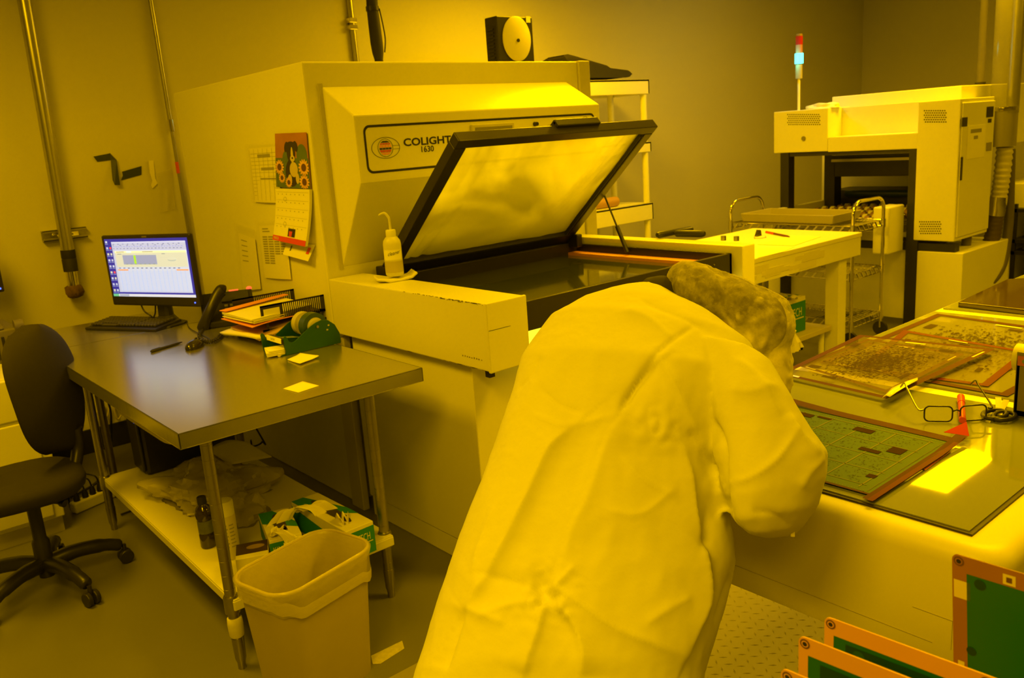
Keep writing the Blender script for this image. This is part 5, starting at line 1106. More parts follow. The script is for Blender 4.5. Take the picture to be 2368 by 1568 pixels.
for k in range(5): y = ry0 + 0.1 + k*(ry1-ry0-0.2)/4; g.box(rx0, rx1, y - 0.012, y + 0.012, zr - 0.05, zr - 0.012)
g.build('belts', BLK, cm)
G().box(rx0 + .02, rx1, ry0, ry1, zr - 0.16, zr - 0.10).build('table_bed', mat('grey_bed', (0.30, 0.28, 0.2), 0.5), cm)
# lower body
G().box(XF + 0.06, XF + 0.12, yp + 0.03, yl + .2, 0.06, 0.62).build('lower_panel', WHITE, cm); G().box(XF + 0.02, XF + 0.1, ya, yl, 0.62, 0.68).build('lower_rail', BLK, cm)
yq = fp(2240, 600).y; G().box(XF + 0.0, XF + 0.9, fp(2232, 620).y + .02, yp - 0.06, 0.05, 0.62).build('lower_cabinet', WHITE, cm, bevel=0.006)
for x in (XF + 0.03, XF + 0.85):
    for y in (fp(2232, 620).y + .06, yl): G().cyl((x, y, 0), (x, y, 0.08), 0.03, n=12).build('foot', BLK, cm)
# crumpled wipe on top is separate; signal light tower
sx_ = XF + 0.10; sa = fp(1847, 252, sx_)
tw = G().cyl((sx_, sa.y, hz1), (sx_, sa.y, fp(1846, 180, sx_).z), 0.011, n=12); tw.build('signal_pole', WHITE, cm, smooth=40)
def seg(pt_, pb_, r, nm, m):
    G().cyl((sx_, sa.y, fp(1846, pb_, sx_).z), (sx_, sa.y, fp(1846, pt_, sx_).z), r, n=20).build(nm, m, cm, smooth=40)
seg(150, 182, 0.028, 'signal_base', mat('lamp_base', (0.40, 0.37, 0.25), 0.4)); seg(124, 147, 0.034, 'green_lens', em('green_lamp', (0.05, 1.0, 0.75), 6.0)); seg(104, 124, 0.028, 'amber_lens', mat('amber_lens', (0.45, 0.20, 0.12), 0.25)); seg(84, 104, 0.029, 'red_lens', mat('red_lens', (0.42, 0.02, 0.02), 0.2)); seg(79, 84, 0.026, 'signal_cap', mat('lamp_cap', (0.3, 0.22, 0.12), 0.4))
l = bpy.data.lights.new('signal_lamp', 'POINT'); l.energy = 1.2; l.color = (0.05, 1.0, 0.75); l.shadow_soft_size = 0.03; lo = bpy.data.objects.new('signal_lamp', l); COL.objects.link(lo); lo.location = (sx_ - 0.09, sa.y, fp(1846, 135, sx_).z)
cq_ = fp(1908, 245, XF + 0.3)
crumple('white_wipe', (XF + 0.12, fp(1912, 248, XF + .12).y + 0.03, hz1), 0.09, 0.14, 0.045, 2.2, 'crumpled white wipe on top of the conveyor machine', WIPE, 'cloth', 36, 0.3)

# ================================================================ DUCTS AND HOSES
vd = thing('vertical_duct', 'clear vertical exhaust duct at the right edge', 'duct', (7.05, 2.66, 1.5))
xd0 = 7.33; DUCT = mat('clear_duct', (0.30, 0.29, 0.20), 0.08, alpha=0.32, spec=0.9)
def dp(px, py, x=xd0): return atx(px, py, x)
c0 = dp(2332, 100); r_ = 0.10; zt_d = 3.08
yd = c0.y; zc0 = dp(2325, 262).z; zc1 = dp(2322, 338).z
g = G(); g.lathe([(r_, zc0), (r_, zt_d)], (xd0, yd, 0), 32); g.build('duct', DUCT, vd, smooth=60)
G().lathe([(r_*1.06, zc1), (r_*1.06, zc0 + 0.02)], (xd0, yd + 0.01, 0), 32).build('collar', mat('foil_grey', (0.42, 0.40, 0.33), 0.35, metal=0.6), vd, smooth=60)
G().lathe([(r_*1.08, zc0 + .02), (r_*1.09, zc0 + .035), (r_*1.07, zc0 + .05)], (xd0, yd + 0.01, 0), 32).build('foil_band', CHROME, vd, smooth=60)
G().cyl((xd0 + 0.02, yd - 0.05, zc0), (xd0 + .02, yd - 0.05, zt_d), 0.045, n=20).build('inner_pipe', GALV, vd, smooth=60)
g = G(); path = crom([dp(2324, 340), dp(2318, 400), dp(2310, 455), dp(2304, 490)], 14); g.tube(path, [0.058 + 0.006*math.sin(i*2.1) for i in range(len(path))], 16); g.build('ribbed_hose', mat('pale_hose', (0.60, 0.57, 0.42), 0.45), vd, smooth=70)
g = G(); path = crom([dp(2308, 455), dp(2305, 478), dp(2301, 497)], 4); g.tube(path, 0.068, 14); g.build('foil_wrap', CHROME, vd, smooth=30)
g = G(); path = crom([dp(2303, 492), dp(2292, 560), dp(2270, 620), dp(2240, 668), dp(2215, 700)], 20); g.tube(path, [0.060 + 0.004*math.sin(i*2.4) for i in range(len(path))], 16); g.build('dark_hose', mat('dark_hose', (0.09, 0.065, 0.03), 0.55), vd, smooth=70)
uh = thing('drain_hose', 'grey hose bending in a U below the control cabinet', 'hose', (7.1, 2.75, 0.4))
g = G(); path = crom([dp(2236, 545, 7.0), dp(2232, 610, 7.0), dp(2245, 650, 7.0), dp(2285, 655, 7.2), dp(2318, 610, 7.42), dp(2332, 520, 7.5), dp(2336, 400, 7.5), dp(2337, 345, 7.5)], 12); g.tube(path, 0.036, 14); g.build('hose', mat('grey_hose', (0.13, 0.115, 0.07), 0.4), uh, smooth=70)
vt = thing('thin_pipe', 'thin clear pipe rising from the conveyor machine top', 'pipe', (7.4, 3.05, top.z))
a = aty(2265, 225, 3.05); G().cyl((a.x, 3.05, top.z + .002), (a.x, 3.05, 3.08), 0.03, n=16).build('pipe', mat('smoky_pipe', (0.20, 0.18, 0.10), 0.2, alpha=0.22), vt, smooth=60); G().cyl((a.x, 3.05, top.z + .001), (a.x, 3.05, top.z + .03), 0.042, n=16).build('flange', BLACKM, vt, smooth=40)
# background bench and rack at the right edge
wb2 = thing('white_counter', 'white counter behind the ducts at the right edge', 'counter', (9.0, 3.0, 0))
a = atx(2335, 430, 8.0); G().box(8.0, 9.4, 2.2, a.y + 0.1, atx(2350, 490, 8.0).z, a.z + 0.02).build('counter_top', WHITE, wb2, bevel=0.006)
for y in (2.3, a.y): G().box(8.1, 9.3, y - 0.03, y + 0.03, 0, atx(2350, 490, 8.0).z).build('leg_frame', WHITE, wb2)
G().box(9.3, 9.36, 2.3, a.y, atx(2350, 425, 8).z, atx(2350, 370, 8.0).z).build('splash_panel', mat('grey_panel', (0.35, 0.33, 0.24), 0.5), wb2)
rk = thing('black_rack', 'black rack of parts under the white counter at the right edge', 'rack', (8.3, 2.6, 0))
yr = atx(2338, 560, 7.9).y
for z in (0.15, 0.42, 0.52, 0.78): G().box(7.9, 8.5, 2.25, yr, z, z + 0.03).build('rack_shelf', BLK, rk)
for x in (7.9, 8.47):
    for y in (2.25, yr - 0.03): G().box(x, x + 0.03, y, y + 0.03, 0, 0.85).build('rack_post', BLK, rk)
for k in range(4): 
    o = G().box(8.0, 8.3, 2.30 + 0.11*k, 2.385 + 0.11*k, 0.451, 0.505).build('parts_box', mat('dim_box', (0.12, 0.11, 0.06), 0.6), bevel=0.005); setp(o, 'dim small box in a row on the black rack', 'box', 'boxes on the black rack')
# ================================================================ LIGHT TABLE
ZL = 0.92
ltb = thing('light_table', 'long white light table with glass panes at the right, a person bending over it', 'light table', (2.9, 1.0, 0))
LX0, LX1, LY0, LY1 = 1.505, 4.55, 0.50, 1.47
LTW = mat('light_table_white', (0.74, 0.72, 0.62), 0.4, var=0.03)
# rounded body: section rings
def rr3(x0, x1, y0, y1, r, z, n=6):
    o = []
    for cx, cy, a0 in ((x1-r, y1-r, 0), (x0+r, y1-r, 90), (x0+r, y0+r, 180), (x1-r, y0+r, 270)):
        for k in range(n + 1): t_ = math.radians(a0 + 90*k/n); o.append(V((cx + r*math.cos(t_), cy + r*math.sin(t_), z)))
    return o
g = G(); R_ = 0.035
rings = [rr3(LX0 + .03, LX1 - .03, LY0 + .03, LY1 - .03, 0.05, 0.64), rr3(LX0 + 0.004, LX1 - .004, LY0 + .004, LY1 - .004, 0.06, 0.645), rr3(LX0, LX1, LY0, LY1, 0.06, 0.66), rr3(LX0, LX1, LY0, LY1, 0.06, ZL - 0.008 - R_)]
for k in range(1, 7):
    a = k*math.pi/12; rings.append(rr3(LX0 + R_*(1 - math.cos(a)), LX1 - R_*(1 - math.cos(a)), LY0 + R_*(1 - math.cos(a)), LY1 - R_*(1 - math.cos(a)), 0.06, ZL - 0.008 - R_ + R_*math.sin(a)))
g.loft(rings); g.build('body', LTW, ltb, smooth=50)
for x in (LX0 + 0.15, LX1 - 0.15):
    for y in (LY0 + 0.12, LY1 - 0.12): G().box(x - 0.035, x + 0.035, y - 0.035, y + 0.035, 0, 0.645).build('leg', LTW, ltb, bevel=0.004)
g = G(); g.box(LX0 - 0.0012, LX0 + 0.002, 0.62, 1.40, 0.70, 0.7008); g.box(LX0 - 0.0012, LX0 + 0.002, 0.585, 0.5855, 0.70, 0.76); g.box(LX0 - .0012, LX0 + .002, 0.585, 0.66, 0.7605, 0.7613); g.build('film_edge_lines', mat('skirt_line', (0.40, 0.38, 0.25), 0.5), ltb)
PANE = mat('light_table_glass', (0.24, 0.26, 0.10), 0.03, var=0.0, spec=0.75)
GASK = mat('dark_gasket', (0.03, 0.022, 0.01), 0.5)
panes = [(1.572, 2.335, 0.590, 1.43), (2.405, 3.345, 0.590, 1.43), (3.42, 4.44, 0.590, 1.43)]
for i, (x0, x1, y0, y1) in enumerate(panes):
    g = G(); e_ = 0.008; zz = ZL - 0.0075
    for a in ((x0 - e_, x1 + e_, y0 - e_, y0), (x0 - e_, x1 + e_, y1, y1 + e_), (x0 - e_, x0, y0, y1), (x1, x1 + e_, y0, y1)): g.box(*a, zz - 0.002, zz + 0.004)
    if i == 0: g.build('gasket', GASK, ltb)
    G().box(x0, x1, y0, y1, zz - 0.002, ZL - 0.001).build('glass_pane', PANE, ltb)
# ---------------------------------------------------------------- films and panels on it
AMB = mat('amber_film', (0.075, 0.020, 0.004), 0.5, alpha=0.96, var=0.15, spec=0.12); AMBR = mat('red_film_edge', (0.11, 0.009, 0.003), 0.45, alpha=0.96, spec=0.15, var=0.1)
CLR = mat('clear_artwork_film', (0.40, 0.33, 0.12), 0.06, alpha=0.26, var=0.0, spec=0.8)
TRC = mat('dark_traces', (0.060, 0.036, 0.012), 0.6, spec=0.1, alpha=0.85, var=0.3, vscale=80)
def filmart(name, q, label, border=0.05, lift=0.004, lifts=(0,0,0,0), dens=260, seed=1, group=None, red=None, trace=True, shade=None):
    c = [V((p[0], p[1], ZL + lift + l)) for p, l in zip(q, lifts)]
    mid = sum(c, V())/4
    t = thing(name, label, 'film', (mid.x, mid.y, ZL), 0, group)
    ul = (c[1]-c[0]).length; vl = (c[3]-c[0]).length
    def at2(u, v, n=0.0):
        p = c[0].lerp(c[1], u).lerp(c[3].lerp(c[2], u), v); sag = 0.25*max(0.0, min(p.z - ZL - lift, 0.03))*math.sin(math.pi*u)*math.sin(math.pi*v); return p + V((0, 0, n - sag))
    def patch(g, u0, u1, v0, v1, n, nu=4, nv=4): g.grid(lambda a, b: at2(u0 + (u1-u0)*a, v0 + (v1-v0)*b, n), nu, nv)
    g = G(); patch(g, 0, 1, 0, 1, 0, 10, 10); g.build('base_film', CLR, t, smooth=60)
    bu, bv = border/ul, border/vl
    g = G(); patch(g, 0, 1, 0, bv, 0.0006, 10, 1); patch(g, 0, 1, 1-bv, 1, 0.0006, 10, 1); patch(g, 0, bu, bv, 1-bv, 0.0006, 1, 10); patch(g, 1-bu, 1, bv, 1-bv, 0.0006, 1, 10)
    for k in range(6):
        pass
    g.build('border', red or AMB, t, smooth=60)
    if trace:
        rr = random.Random(seed); g = G()
        for k in range(dens):
            u = rr.gauss(0.5, 0.17); v = rr.gauss(0.5, 0.17)
            if not (2*bu < u < 1-2*bu and 2*bv < v < 1-2*bv): continue
            s_ = rr.choice((0.002, 0.003, 0.004, 0.006, 0.008))
            if rr.random() < 0.75: l = s_*rr.uniform(0.6, 1.6)/ul; h_ = s_/vl
            else: l = rr.uniform(.004, .018)/ul; h_ = 0.0012/vl
            if rr.random() < 0.5: l, h_ = h_, l
            g.quad(at2(u, v, .0009), at2(u + l, v, .0009), at2(u + l, v + h_, .0009), at2(u, v + h_, .0009))
        for (u, v, l, h_) in ((0.16, 0.3, .04, .10), (0.80, 0.22, .10, .04), (0.86, 0.72, .05, .08), (0.2, 0.85, .10, .03), (0.42, 0.88, .08, .03), (0.55, 0.10, .12, .025)):
            g.quad(at2(u, v, .001), at2(u + l, v, .001), at2(u + l, v + h_, .001), at2(u, v + h_, .001))
        g.build('circuit_traces', TRC, t, kind='stuff')
        g = G()
        for (u, v, l, h_) in ((0.02, 0.80, .015, .12), (0.45, 0.93, .15, .02), (0.8, 0.01, .12, .02)): g.quad(at2(u, v, .0014), at2(u + l, v, .0014), at2(u + l, v + h_, .0014), at2(u, v + h_, .0014))
        g.build('clear_window', mat('pale_window', (0.72, 0.66, 0.30), 0.15), t)
    return t, at2
fa = lambda *pts: [tuple(atz(x, y, ZL + 0.012).xy) for x, y in pts]
filmart('artwork_film', fa((2055, 905), (1845, 842), (2005, 780), (2230, 822)), 'lower artwork film just under the top one, middle of the light table', 0.02, 0.006, (0, 0, 0, 0.01), 700, 3)
filmart('artwork_film', fa((2050, 922), (1798, 864), (1988, 774), (2302, 815)), 'top artwork film with a brown border sliding across the pile, middle of the light table', 0.020, 0.011, (0, 0, 0, 0.012), 1700, 1)
filmart('artwork_film', [tuple(atz(x, y, ZL).xy) for x, y in ((2245, 892), (2030, 772), (2140, 730), (2400, 772))][:4] if False else [(2.415, 0.83), (2.44, 1.40), (3.30, 1.40), (3.22, 0.80)], 'wide artwork film lying flat on the second pane, partly beneath the pile', 0.025, 0.0015, (0, 0, 0, 0), 3000, 5)
filmart('artwork_film', [(2.47, 0.90), (2.43, 1.27), (2.98, 1.38), (2.90, 0.935)], 'red edged artwork film sticking out behind the top film', 0.022, 0.0035, (0, 0, 0, 0), 500, 7, red=AMBR)
# curled clear film corner, its reflected light painted in as white
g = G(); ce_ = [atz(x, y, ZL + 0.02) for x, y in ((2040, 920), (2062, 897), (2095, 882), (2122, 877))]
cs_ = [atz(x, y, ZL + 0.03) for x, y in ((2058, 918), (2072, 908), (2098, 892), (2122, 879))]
o = G().loft([[ce_[k], ce_[k].lerp(cs_[k], .5) + V((0, 0, .006)), cs_[k]] for k in range(4)], False, False).build('film_strip', mat('painted_film_glint', (0.88, 0.86, 0.62), 0.12), smooth=80, solid=0.001); setp(o, 'curled strip of clear film, glint painted white, near corner of the top film', 'film strip')
# green panel with its film
gp = thing('circuit_panel', 'green circuit panel under a brown bordered film beside the elbow on the light table', 'circuit panel', (1.80, 1.0, ZL))
q = [(1.600, 0.800), (1.600, 1.30), (2.010, 1.30), (1.985, 0.800)]
GPC = mat('olive_green_panel', (0.055, 0.115, 0.022), 0.5, var=0.12, vscale=10, spec=0.25)
G().prism([(x, y, ZL + 0.0006) for x, y in q], (0, 0, 0.003)).build('panel', GPC, gp)
zq = ZL + 0.0040
def gq(u, v, n=0.0): 
    c = [V((x, y, zq)) for x, y in q]; return c[0].lerp(c[3], u).lerp(c[1].lerp(c[2], u), v) + V((0, 0, n))
g = G(); rr = random.Random(12)
for bi in range(4):
    for bj in range(5):
        u0 = 0.10 + bi*0.21; v0 = 0.08 + bj*0.17
        for k in range(60):
            u = u0 + rr.uniform(0.005, 0.18); v = v0 + rr.uniform(0.005, 0.14); l = rr.uniform(0.002, 0.014); h_ = rr.uniform(0.002, 0.006)
            if rr.random() < .4: l, h_ = h_, l
            g.quad(gq(u, v), gq(u + l, v), gq(u + l, v + h_), gq(u, v + h_))
g.build('fine_pattern', mat('panel_dark_pattern', (0.035, 0.04, 0.01), 0.5, alpha=0.8, spec=0.2), gp)
LGR = mat('panel_light_green', (0.075, 0.15, 0.028), 0.5, spec=0.25); g = G()
for bi in range(5): u = 0.090 + bi*0.21; g.quad(gq(u, .05, .0002), gq(u + .007, .05, .0002), gq(u + .007, .93, .0002), gq(u, .93, .0002))
for bj in range(6): v = 0.065 + bj*0.17; g.quad(gq(.05, v, .0002), gq(.95, v, .0002), gq(.95, v + .007, .0002), gq(.05, v + .007, .0002))
for k in range(70): 
    g.quad(*[gq(0.012 + a*.008, 0.03 + k*0.0135 + b*.006, .0003) for a, b in ((0,0),(1,0),(1,1),(0,1))]); g.quad(*[gq(0.972 + a*.008, 0.03 + k*0.0135 + b*.006, .0003) for a, b in ((0,0),(1,0),(1,1),(0,1))])
for k in range(60): g.quad(*[gq(0.03 + k*.0157 + a*.007, 0.015 + b*.008, .0003) for a, b in ((0,0),(1,0),(1,1),(0,1))])
g.build('pad_grid', mat('panel_pads', (0.15, 0.16, 0.04), 0.5, spec=0.25), gp)
for (u, v, a, b) in ((0.62, 0.10, .10, .07), (0.55, 0.18, .05, .10), (0.83, 0.33, .07, .10), (0.86, 0.68, .06, .12), (0.9, 0.58, .03, .08), (0.2, 0.06, .05, .04)): G().quad(gq(u, v, .0006), gq(u + a, v, .0006), gq(u + a, v + b, .0006), gq(u, v + b, .0006)).build('dark_block', mat('panel_blocks', (0.035, 0.012, 0.005), 0.7, spec=0.1), gp)
g = G(); 
for (u0, u1, v0, v1) in ((-.08, 1.08, -.05, 0.0), (1.0, 1.085, 0, 1.0), (-.02, 0.0, 0, 1.0)):
    g.grid(lambda a, b: gq(u0 + (u1-u0)*a, v0 + (v1-v0)*b, 0.001 + (0.02*max(0, (v0 + (v1-v0)*b) - 0.6) if u0 > 0.5 else 0) + (0.012*max(0, u0+(u1-u0)*a - 0.8)/.3 if v0 < 0 else 0)), 8, 8)
g.build('film_border', AMB, gp, smooth=60)
g = G(); g.grid(lambda a, b: gq(-0.1 + 1.2*a, -0.052 + 0.025*b, 0.004 + 0.02*max(0, a - .7)), 10, 2); g.build('red_edge', AMBR, gp, smooth=60)
a, b, c = atz(2140, 1012, ZL + .03), atz(2160, 1003, ZL + .035), atz(2205, 1012, ZL + .02)
o = G().prism([(2.03, 0.775, ZL + .012), (2.075, 0.80, ZL + .03), (2.02, 0.83, ZL + .012)], (0, 0, 0.0006)).build('red_corner', mat('orange_red_film', (0.40, 0.035, 0.006), 0.7, spec=0.1), gp)
# orange strips beside the panel
o = G().prism([tuple(atz(x, y, ZL + .0005)) for x, y in ((2122, 1078), (2172, 1040), (2200, 1044), (2140, 1088))], (0, 0, 0.0006)).build('film_scrap', mat('orange_film', (0.85, 0.28, 0.03), 0.2)); setp(o, 'small orange film scrap on the glass right of the green panel', 'film scrap')

# dark glass plate at the far right
c = [atz(x, y, ZL + 0.02) for x, y in ((2216, 699), (2370, 716), (2440, 640), (2330, 646))]
dg = thing('dark_plate', 'dark glossy plate lying on the far end of the light table', 'plate', (3.8, 1.1, ZL))
G().prism([(p.x, p.y, ZL) for p in c], (0, 0, 0.022)).build('plate', mat('dark_glass_plate', (0.05, 0.03, 0.012), 0.05, spec=0.8), dg, bevel=0.002)
# eyeglasses
eg = thing('eyeglasses', 'black rimmed eyeglasses standing on the light table glass', 'eyeglasses', (2.13, 0.86, ZL))
e0, e1 = atz(2135, 978, ZL), atz(2284, 974, ZL); EU = (e1 - e0); el = EU.length; EU.normalize(); EV = V((-EU.y, EU.x, 0)); 
if EV.dot(V((1, 1, 0))) < 0: EV = -EV
ez_ = 0.040
def gpnt(u, z): return e0 + EU*u + V((0, 0, z)) + EV*0.004*math.cos(u/el*math.pi*2)
FRM = mat('spectacle_black', (0.02, 0.017, 0.012), 0.25); g = G(); lens = G()
lw = el*0.42
for u0 in (el*0.02, el*0.56):
    pts = rrect(u0, u0 + lw, 0.003, 0.003 + ez_, 0.012); g.tube([gpnt(u, z) for u, z in pts] + [gpnt(*pts[0])], 0.0020, 8, False); lens.add([gpnt(u, z) for u, z in pts], [tuple(range(len(pts)))])
g.tube([gpnt(el*0.02 + lw, 0.030), gpnt(el*0.5, 0.034), gpnt(el*0.56, 0.030)], 0.0022, 8); g.build('frame', FRM, eg, smooth=60)
lens.build('lenses', mat('lens_glass', (0.8, 0.8, 0.6), 0.03, alpha=0.22, var=0, spec=0.9), eg)
for s, u in ((-1, el*0.0), (1, el*1.0)):
    h0 = gpnt(u, 0.034); k1 = h0 + EU*s*0.012 + V((0,0,.002)) + EV*0.006; tip = k1 + EV*0.105 + V((0, 0, 0.036)); 
    G().tube(crom([h0, k1, k1.lerp(tip, .8), tip, tip + EV*0.03 + V((0, 0, -0.02))], 5), 0.0024, 8).build('temple', STEELT if s < 0 else FRM, eg, smooth=60)
# red marker and black loupe strap
a, b = atz(2226, 972, ZL + .011), atz(2222, 918, ZL + .011)
rm = thing('red_marker', 'red marker lying behind the eyeglasses on the light table', 'marker', (a.x, a.y, ZL))
G().cyl(a, a.lerp(b, .7), 0.0085, n=16).build('barrel', mat('red_marker_plastic', (0.62, 0.07, 0.02), 0.3), rm, smooth=40); G().cyl(a.lerp(b, .7), b, 0.0095, n=16).build('cap', MATS['red_marker_plastic'], rm, smooth=40)
sc_ = thing('scissors', 'black handled scissors lying right of the eyeglasses', 'scissors', (2.25, 0.80, ZL))
for px, py, rx in ((2300, 958, 0.030), (2322, 962, 0.028)):
    c = atz(px, py, ZL + 0.008); g = G(); g.tube([c + V((math.cos(k*2*math.pi/20)*rx*1.3, -math.sin(k*2*math.pi/20)*rx*0.8, 0)) for k in range(21)], 0.006, 8, False); g.build('handle', BLACK, sc_, smooth=60)
a = atz(2310, 960, ZL + .007); g = G(); g.bar(a, a + V((0.13, 0.03, 0)), 0.014, 0.003); g.bar(a, a + V((0.13, 0.05, 0.003)), 0.014, 0.003); g.build('blades', STEELT, sc_)
# grey steel bracket / dispenser at the edge
gd = thing('steel_dispenser', 'grey steel dispenser block standing on the light table at the right edge', 'dispenser', (2.37, 0.72, ZL))
a = atz(2341, 962, ZL); dx0, dy1 = a.x, a.y
zt_ = atx(2345, 812, dx0).z
SG = mat('grey_enamel', (0.17, 0.155, 0.11), 0.35)
G().box(dx0, dx0 + 0.012, dy1 - 0.10, dy1, ZL, zt_).build('end_plate', SG, gd, bevel=0.003); G().box(dx0, dx0 + 0.16, dy1 - 0.012, dy1, ZL, zt_ - 0.02).build('side_plate', SG, gd, bevel=0.003); G().box(dx0, dx0 + 0.16, dy1 - 0.12, dy1, ZL + .0002, ZL + 0.02).build('base', SG, gd, bevel=0.003)
g = G(); g.cyl((dx0 + 0.06, dy1 + 0.02, zt_ - 0.03), (dx0 + 0.06, dy1 - 0.10, zt_ - 0.03), 0.035, n=24); g.build('tape_roll', TAPEB, gd, smooth=40)
G().box(dx0 - 0.002, dx0, dy1 - 0.09, dy1 - 0.004, zt_ - 0.035, zt_ - 0.010).build('red_plate', mat('dull_red_plate', (0.40, 0.12, 0.04), 0.4), gd); G().cyl((dx0 - 0.002, dy1 - 0.02, zt_ - 0.022), (dx0 - 0.006, dy1 - 0.02, zt_ - 0.022), 0.005, n=12).build('screw', CHROME, gd)

# ================================================================ PANELS IN THE RACK (NEAR)
rk2 = thing('panel_rack', 'low black slotted rack on the floor holding the upright panels, below the picture', 'rack', (0.92, 0.2, 0))
G().box(0.70, 1.16, -0.20, 0.56, 0.40, 0.43).build('deck', BLK, rk2, bevel=0.003)
for x in (0.72, 1.14):
    for y in (-0.18, 0.54): G().box(x - 0.015, x + 0.015, y - 0.015, y + 0.015, 0, 0.40).build('leg', BLK, rk2)
for y in (-0.18, 0.44):
    g = G()
    for k in range(7): g.box(0.715 + k*0.065, 0.722 + k*0.065, y, y + 0.04, 0.43, 0.47)
    g.build('slot_comb', BLK, rk2)
COP = mat('copper_border', (0.62, 0.33, 0.07), 0.4, metal=0.0, var=0.12, vscale=6); SOLD = mat('green_solder_mask', (0.006, 0.115, 0.045), 0.25, var=0.1, coat=0.3); DKG = mat('dark_green_pattern', (0.004, 0.045, 0.012), 0.3, var=0.3, vscale=12); HOL = mat('hole_ring', (0.12, 0.06, 0.03), 0.5)
DCOP = mat('dim_copper_border', (0.28, 0.13, 0.045), 0.35, var=0.2, vscale=8)
def pcb(x, ytop, ztop, wy, lean, label, cop, style, xl=0.0, bord=0.017):
    t = thing('circuit_panel', label, 'circuit panel', (x, ytop - wy/2, 0.43), 0)
    hgt = ztop - 0.4305
    Ov = V((x + xl, ytop, 0.4305)); U_ = V((0.0 + lean[0], -1, 0)).normalized(); W_ = V((lean[1], lean[2], 1)).normalized(); hh_ = hgt/W_.z
    N_ = U_.cross(W_); N_ = N_ if N_.x < 0 else -N_
    def P_(u, w_, n): return Ov + U_*u + W_*w_ + N_*n
    def bx(g, u0, u1, w0, w1, n0, n1): g.prism([P_(u0, w0, n0), P_(u1, w0, n0), P_(u1, w1, n0), P_(u0, w1, n0)], N_*(n1 - n0))
    g = G(); c_ = rrect(0, wy, 0, hh_, 0.008, 4); g.prism([P_(u, w_, -0.0012) for u, w_ in c_], N_*0.0024); g.build('copper_board', cop, t)
    def face(nm, m, rects, n): 
        g = G()
        for r in rects: g.add([P_(r[0], r[2], n), P_(r[1], r[2], n), P_(r[1], r[3], n), P_(r[0], r[3], n)], [(0, 1, 2, 3)])
        return g.build(nm, m, t)
    B = bord; n1 = 0.0016
    ML = B*(0.75 if style == 1 else 1.05); face('solder_mask', SOLD, [(ML, wy - B, 0.03, hh_ - B*1.35)], n1)
    if style == 1:
        face('dark_pattern', DKG, [(ML + 0.016, wy - B - .01, 0.04, hh_ - B*1.35 - 0.006)], n1 + .0004)
        g = G(); rr = random.Random(int(x*1000))
        for k in range(40):
            u, w_ = rr.uniform(B*2, wy - B*2), hh_ - B*1.6 - rr.uniform(0.01, 0.12); r = rr.choice((0.002, 0.003, 0.008))
            g.add([P_(u + r*math.cos(a), w_ + r*math.sin(a), n1 + .0008) for a in [i*2*math.pi/14 for i in range(14)]], [tuple(range(14))])
        g.build('round_pads', mat('mid_green_pads', (0.012, 0.085, 0.03), 0.3), t)
    else:
        for u, w_, r in ((B*2.0, hh_ - B*1.9, 0.007), (B*1.35, hh_ - 0.13, 0.006), (wy*0.6, hh_ - 0.2, .006)): G().add([P_(u + r*math.cos(a), w_ + r*math.sin(a), n1 + .0006) for a in [i*2*math.pi/18 for i in range(18)]], [tuple(range(18))]).build('dark_spot', DKG, t)
    for u, w_ in ((B*0.5, hh_ - B*0.5), (B*0.5, hh_*0.5), (wy*0.42, hh_ - B*0.5)):
        g = G(); g.mat(HOL); g.add([P_(u + 0.0065*math.cos(a), w_ + 0.0065*math.sin(a), n1) for a in [i*2*math.pi/18 for i in range(18)]], [tuple(range(18))]); g.mat(cop); g.add([P_(u + 0.0045*math.cos(a), w_ + 0.0045*math.sin(a), n1 + .0003) for a in [i*2*math.pi/18 for i in range(18)]], [tuple(range(18))]); g.mat(INK); g.add([P_(u + 0.003*math.cos(a), w_ + 0.003*math.sin(a), n1 + .0005) for a in [i*2*math.pi/18 for i in range(18)]], [tuple(range(18))]); g.build('tooling_hole', HOL, t)
    if style == 2:
        PW = mat('panel_white_mark', (0.62, 0.55, 0.25), 0.5)
        [face('white_mark', PW, [r_], n1) for r_ in ((0.0605, 0.075, hh_ - 0.021, hh_ - 0.007), (0.105, 0.20, hh_ - 0.022, hh_ - 0.006), (0.006, 0.014, hh_ - 0.16, hh_ - 0.15), (0.002, 0.022, hh_ - 0.06, hh_ - 0.035))]
        face('mark_centres', HOL, [(0.0645, 0.071, hh_ - 0.0175, hh_ - 0.0105)] + [(0.11 + k*0.008, 0.114 + k*0.008, hh_ - 0.018, hh_ - 0.010) for k in range(11)], n1 + .0004)
    else:
        face('edge_slot', INK, [(wy*0.62, wy*0.65, hh_ - 0.022, hh_ - 0.004)], n1 + .0004)
    return t
def top(px, py, x): return atx(px, py, x)
for (px, py, x, style, cop, lab_, lean, wy) in ((1807, 1543, 0.785, 1, COP, 'green circuit panel with copper border, nearest in the rack at the bottom edge', (0.06, 0, 0.0), 0.46),
    (1848, 1468, 0.85, 1, COP, 'green circuit panel with copper border, second from the front of the rack', (0.06, 0, 0.0), 0.46),
    (1908, 1424, 0.92, 1, COP, 'green circuit panel with copper border, third in the rack', (0.06, 0, 0.0), 0.46),
    (2202, 1278, 1.06, 2, DCOP, 'taller dark green circuit panel with dull copper border at the right edge', (0.03, 0.0, 0.06), 0.50)):
    p = top(px, py, x); pcb(x, p.y - (lean[2]*(p.z - 0.43) if style == 2 else 0), p.z, wy, lean, lab_, cop, style)
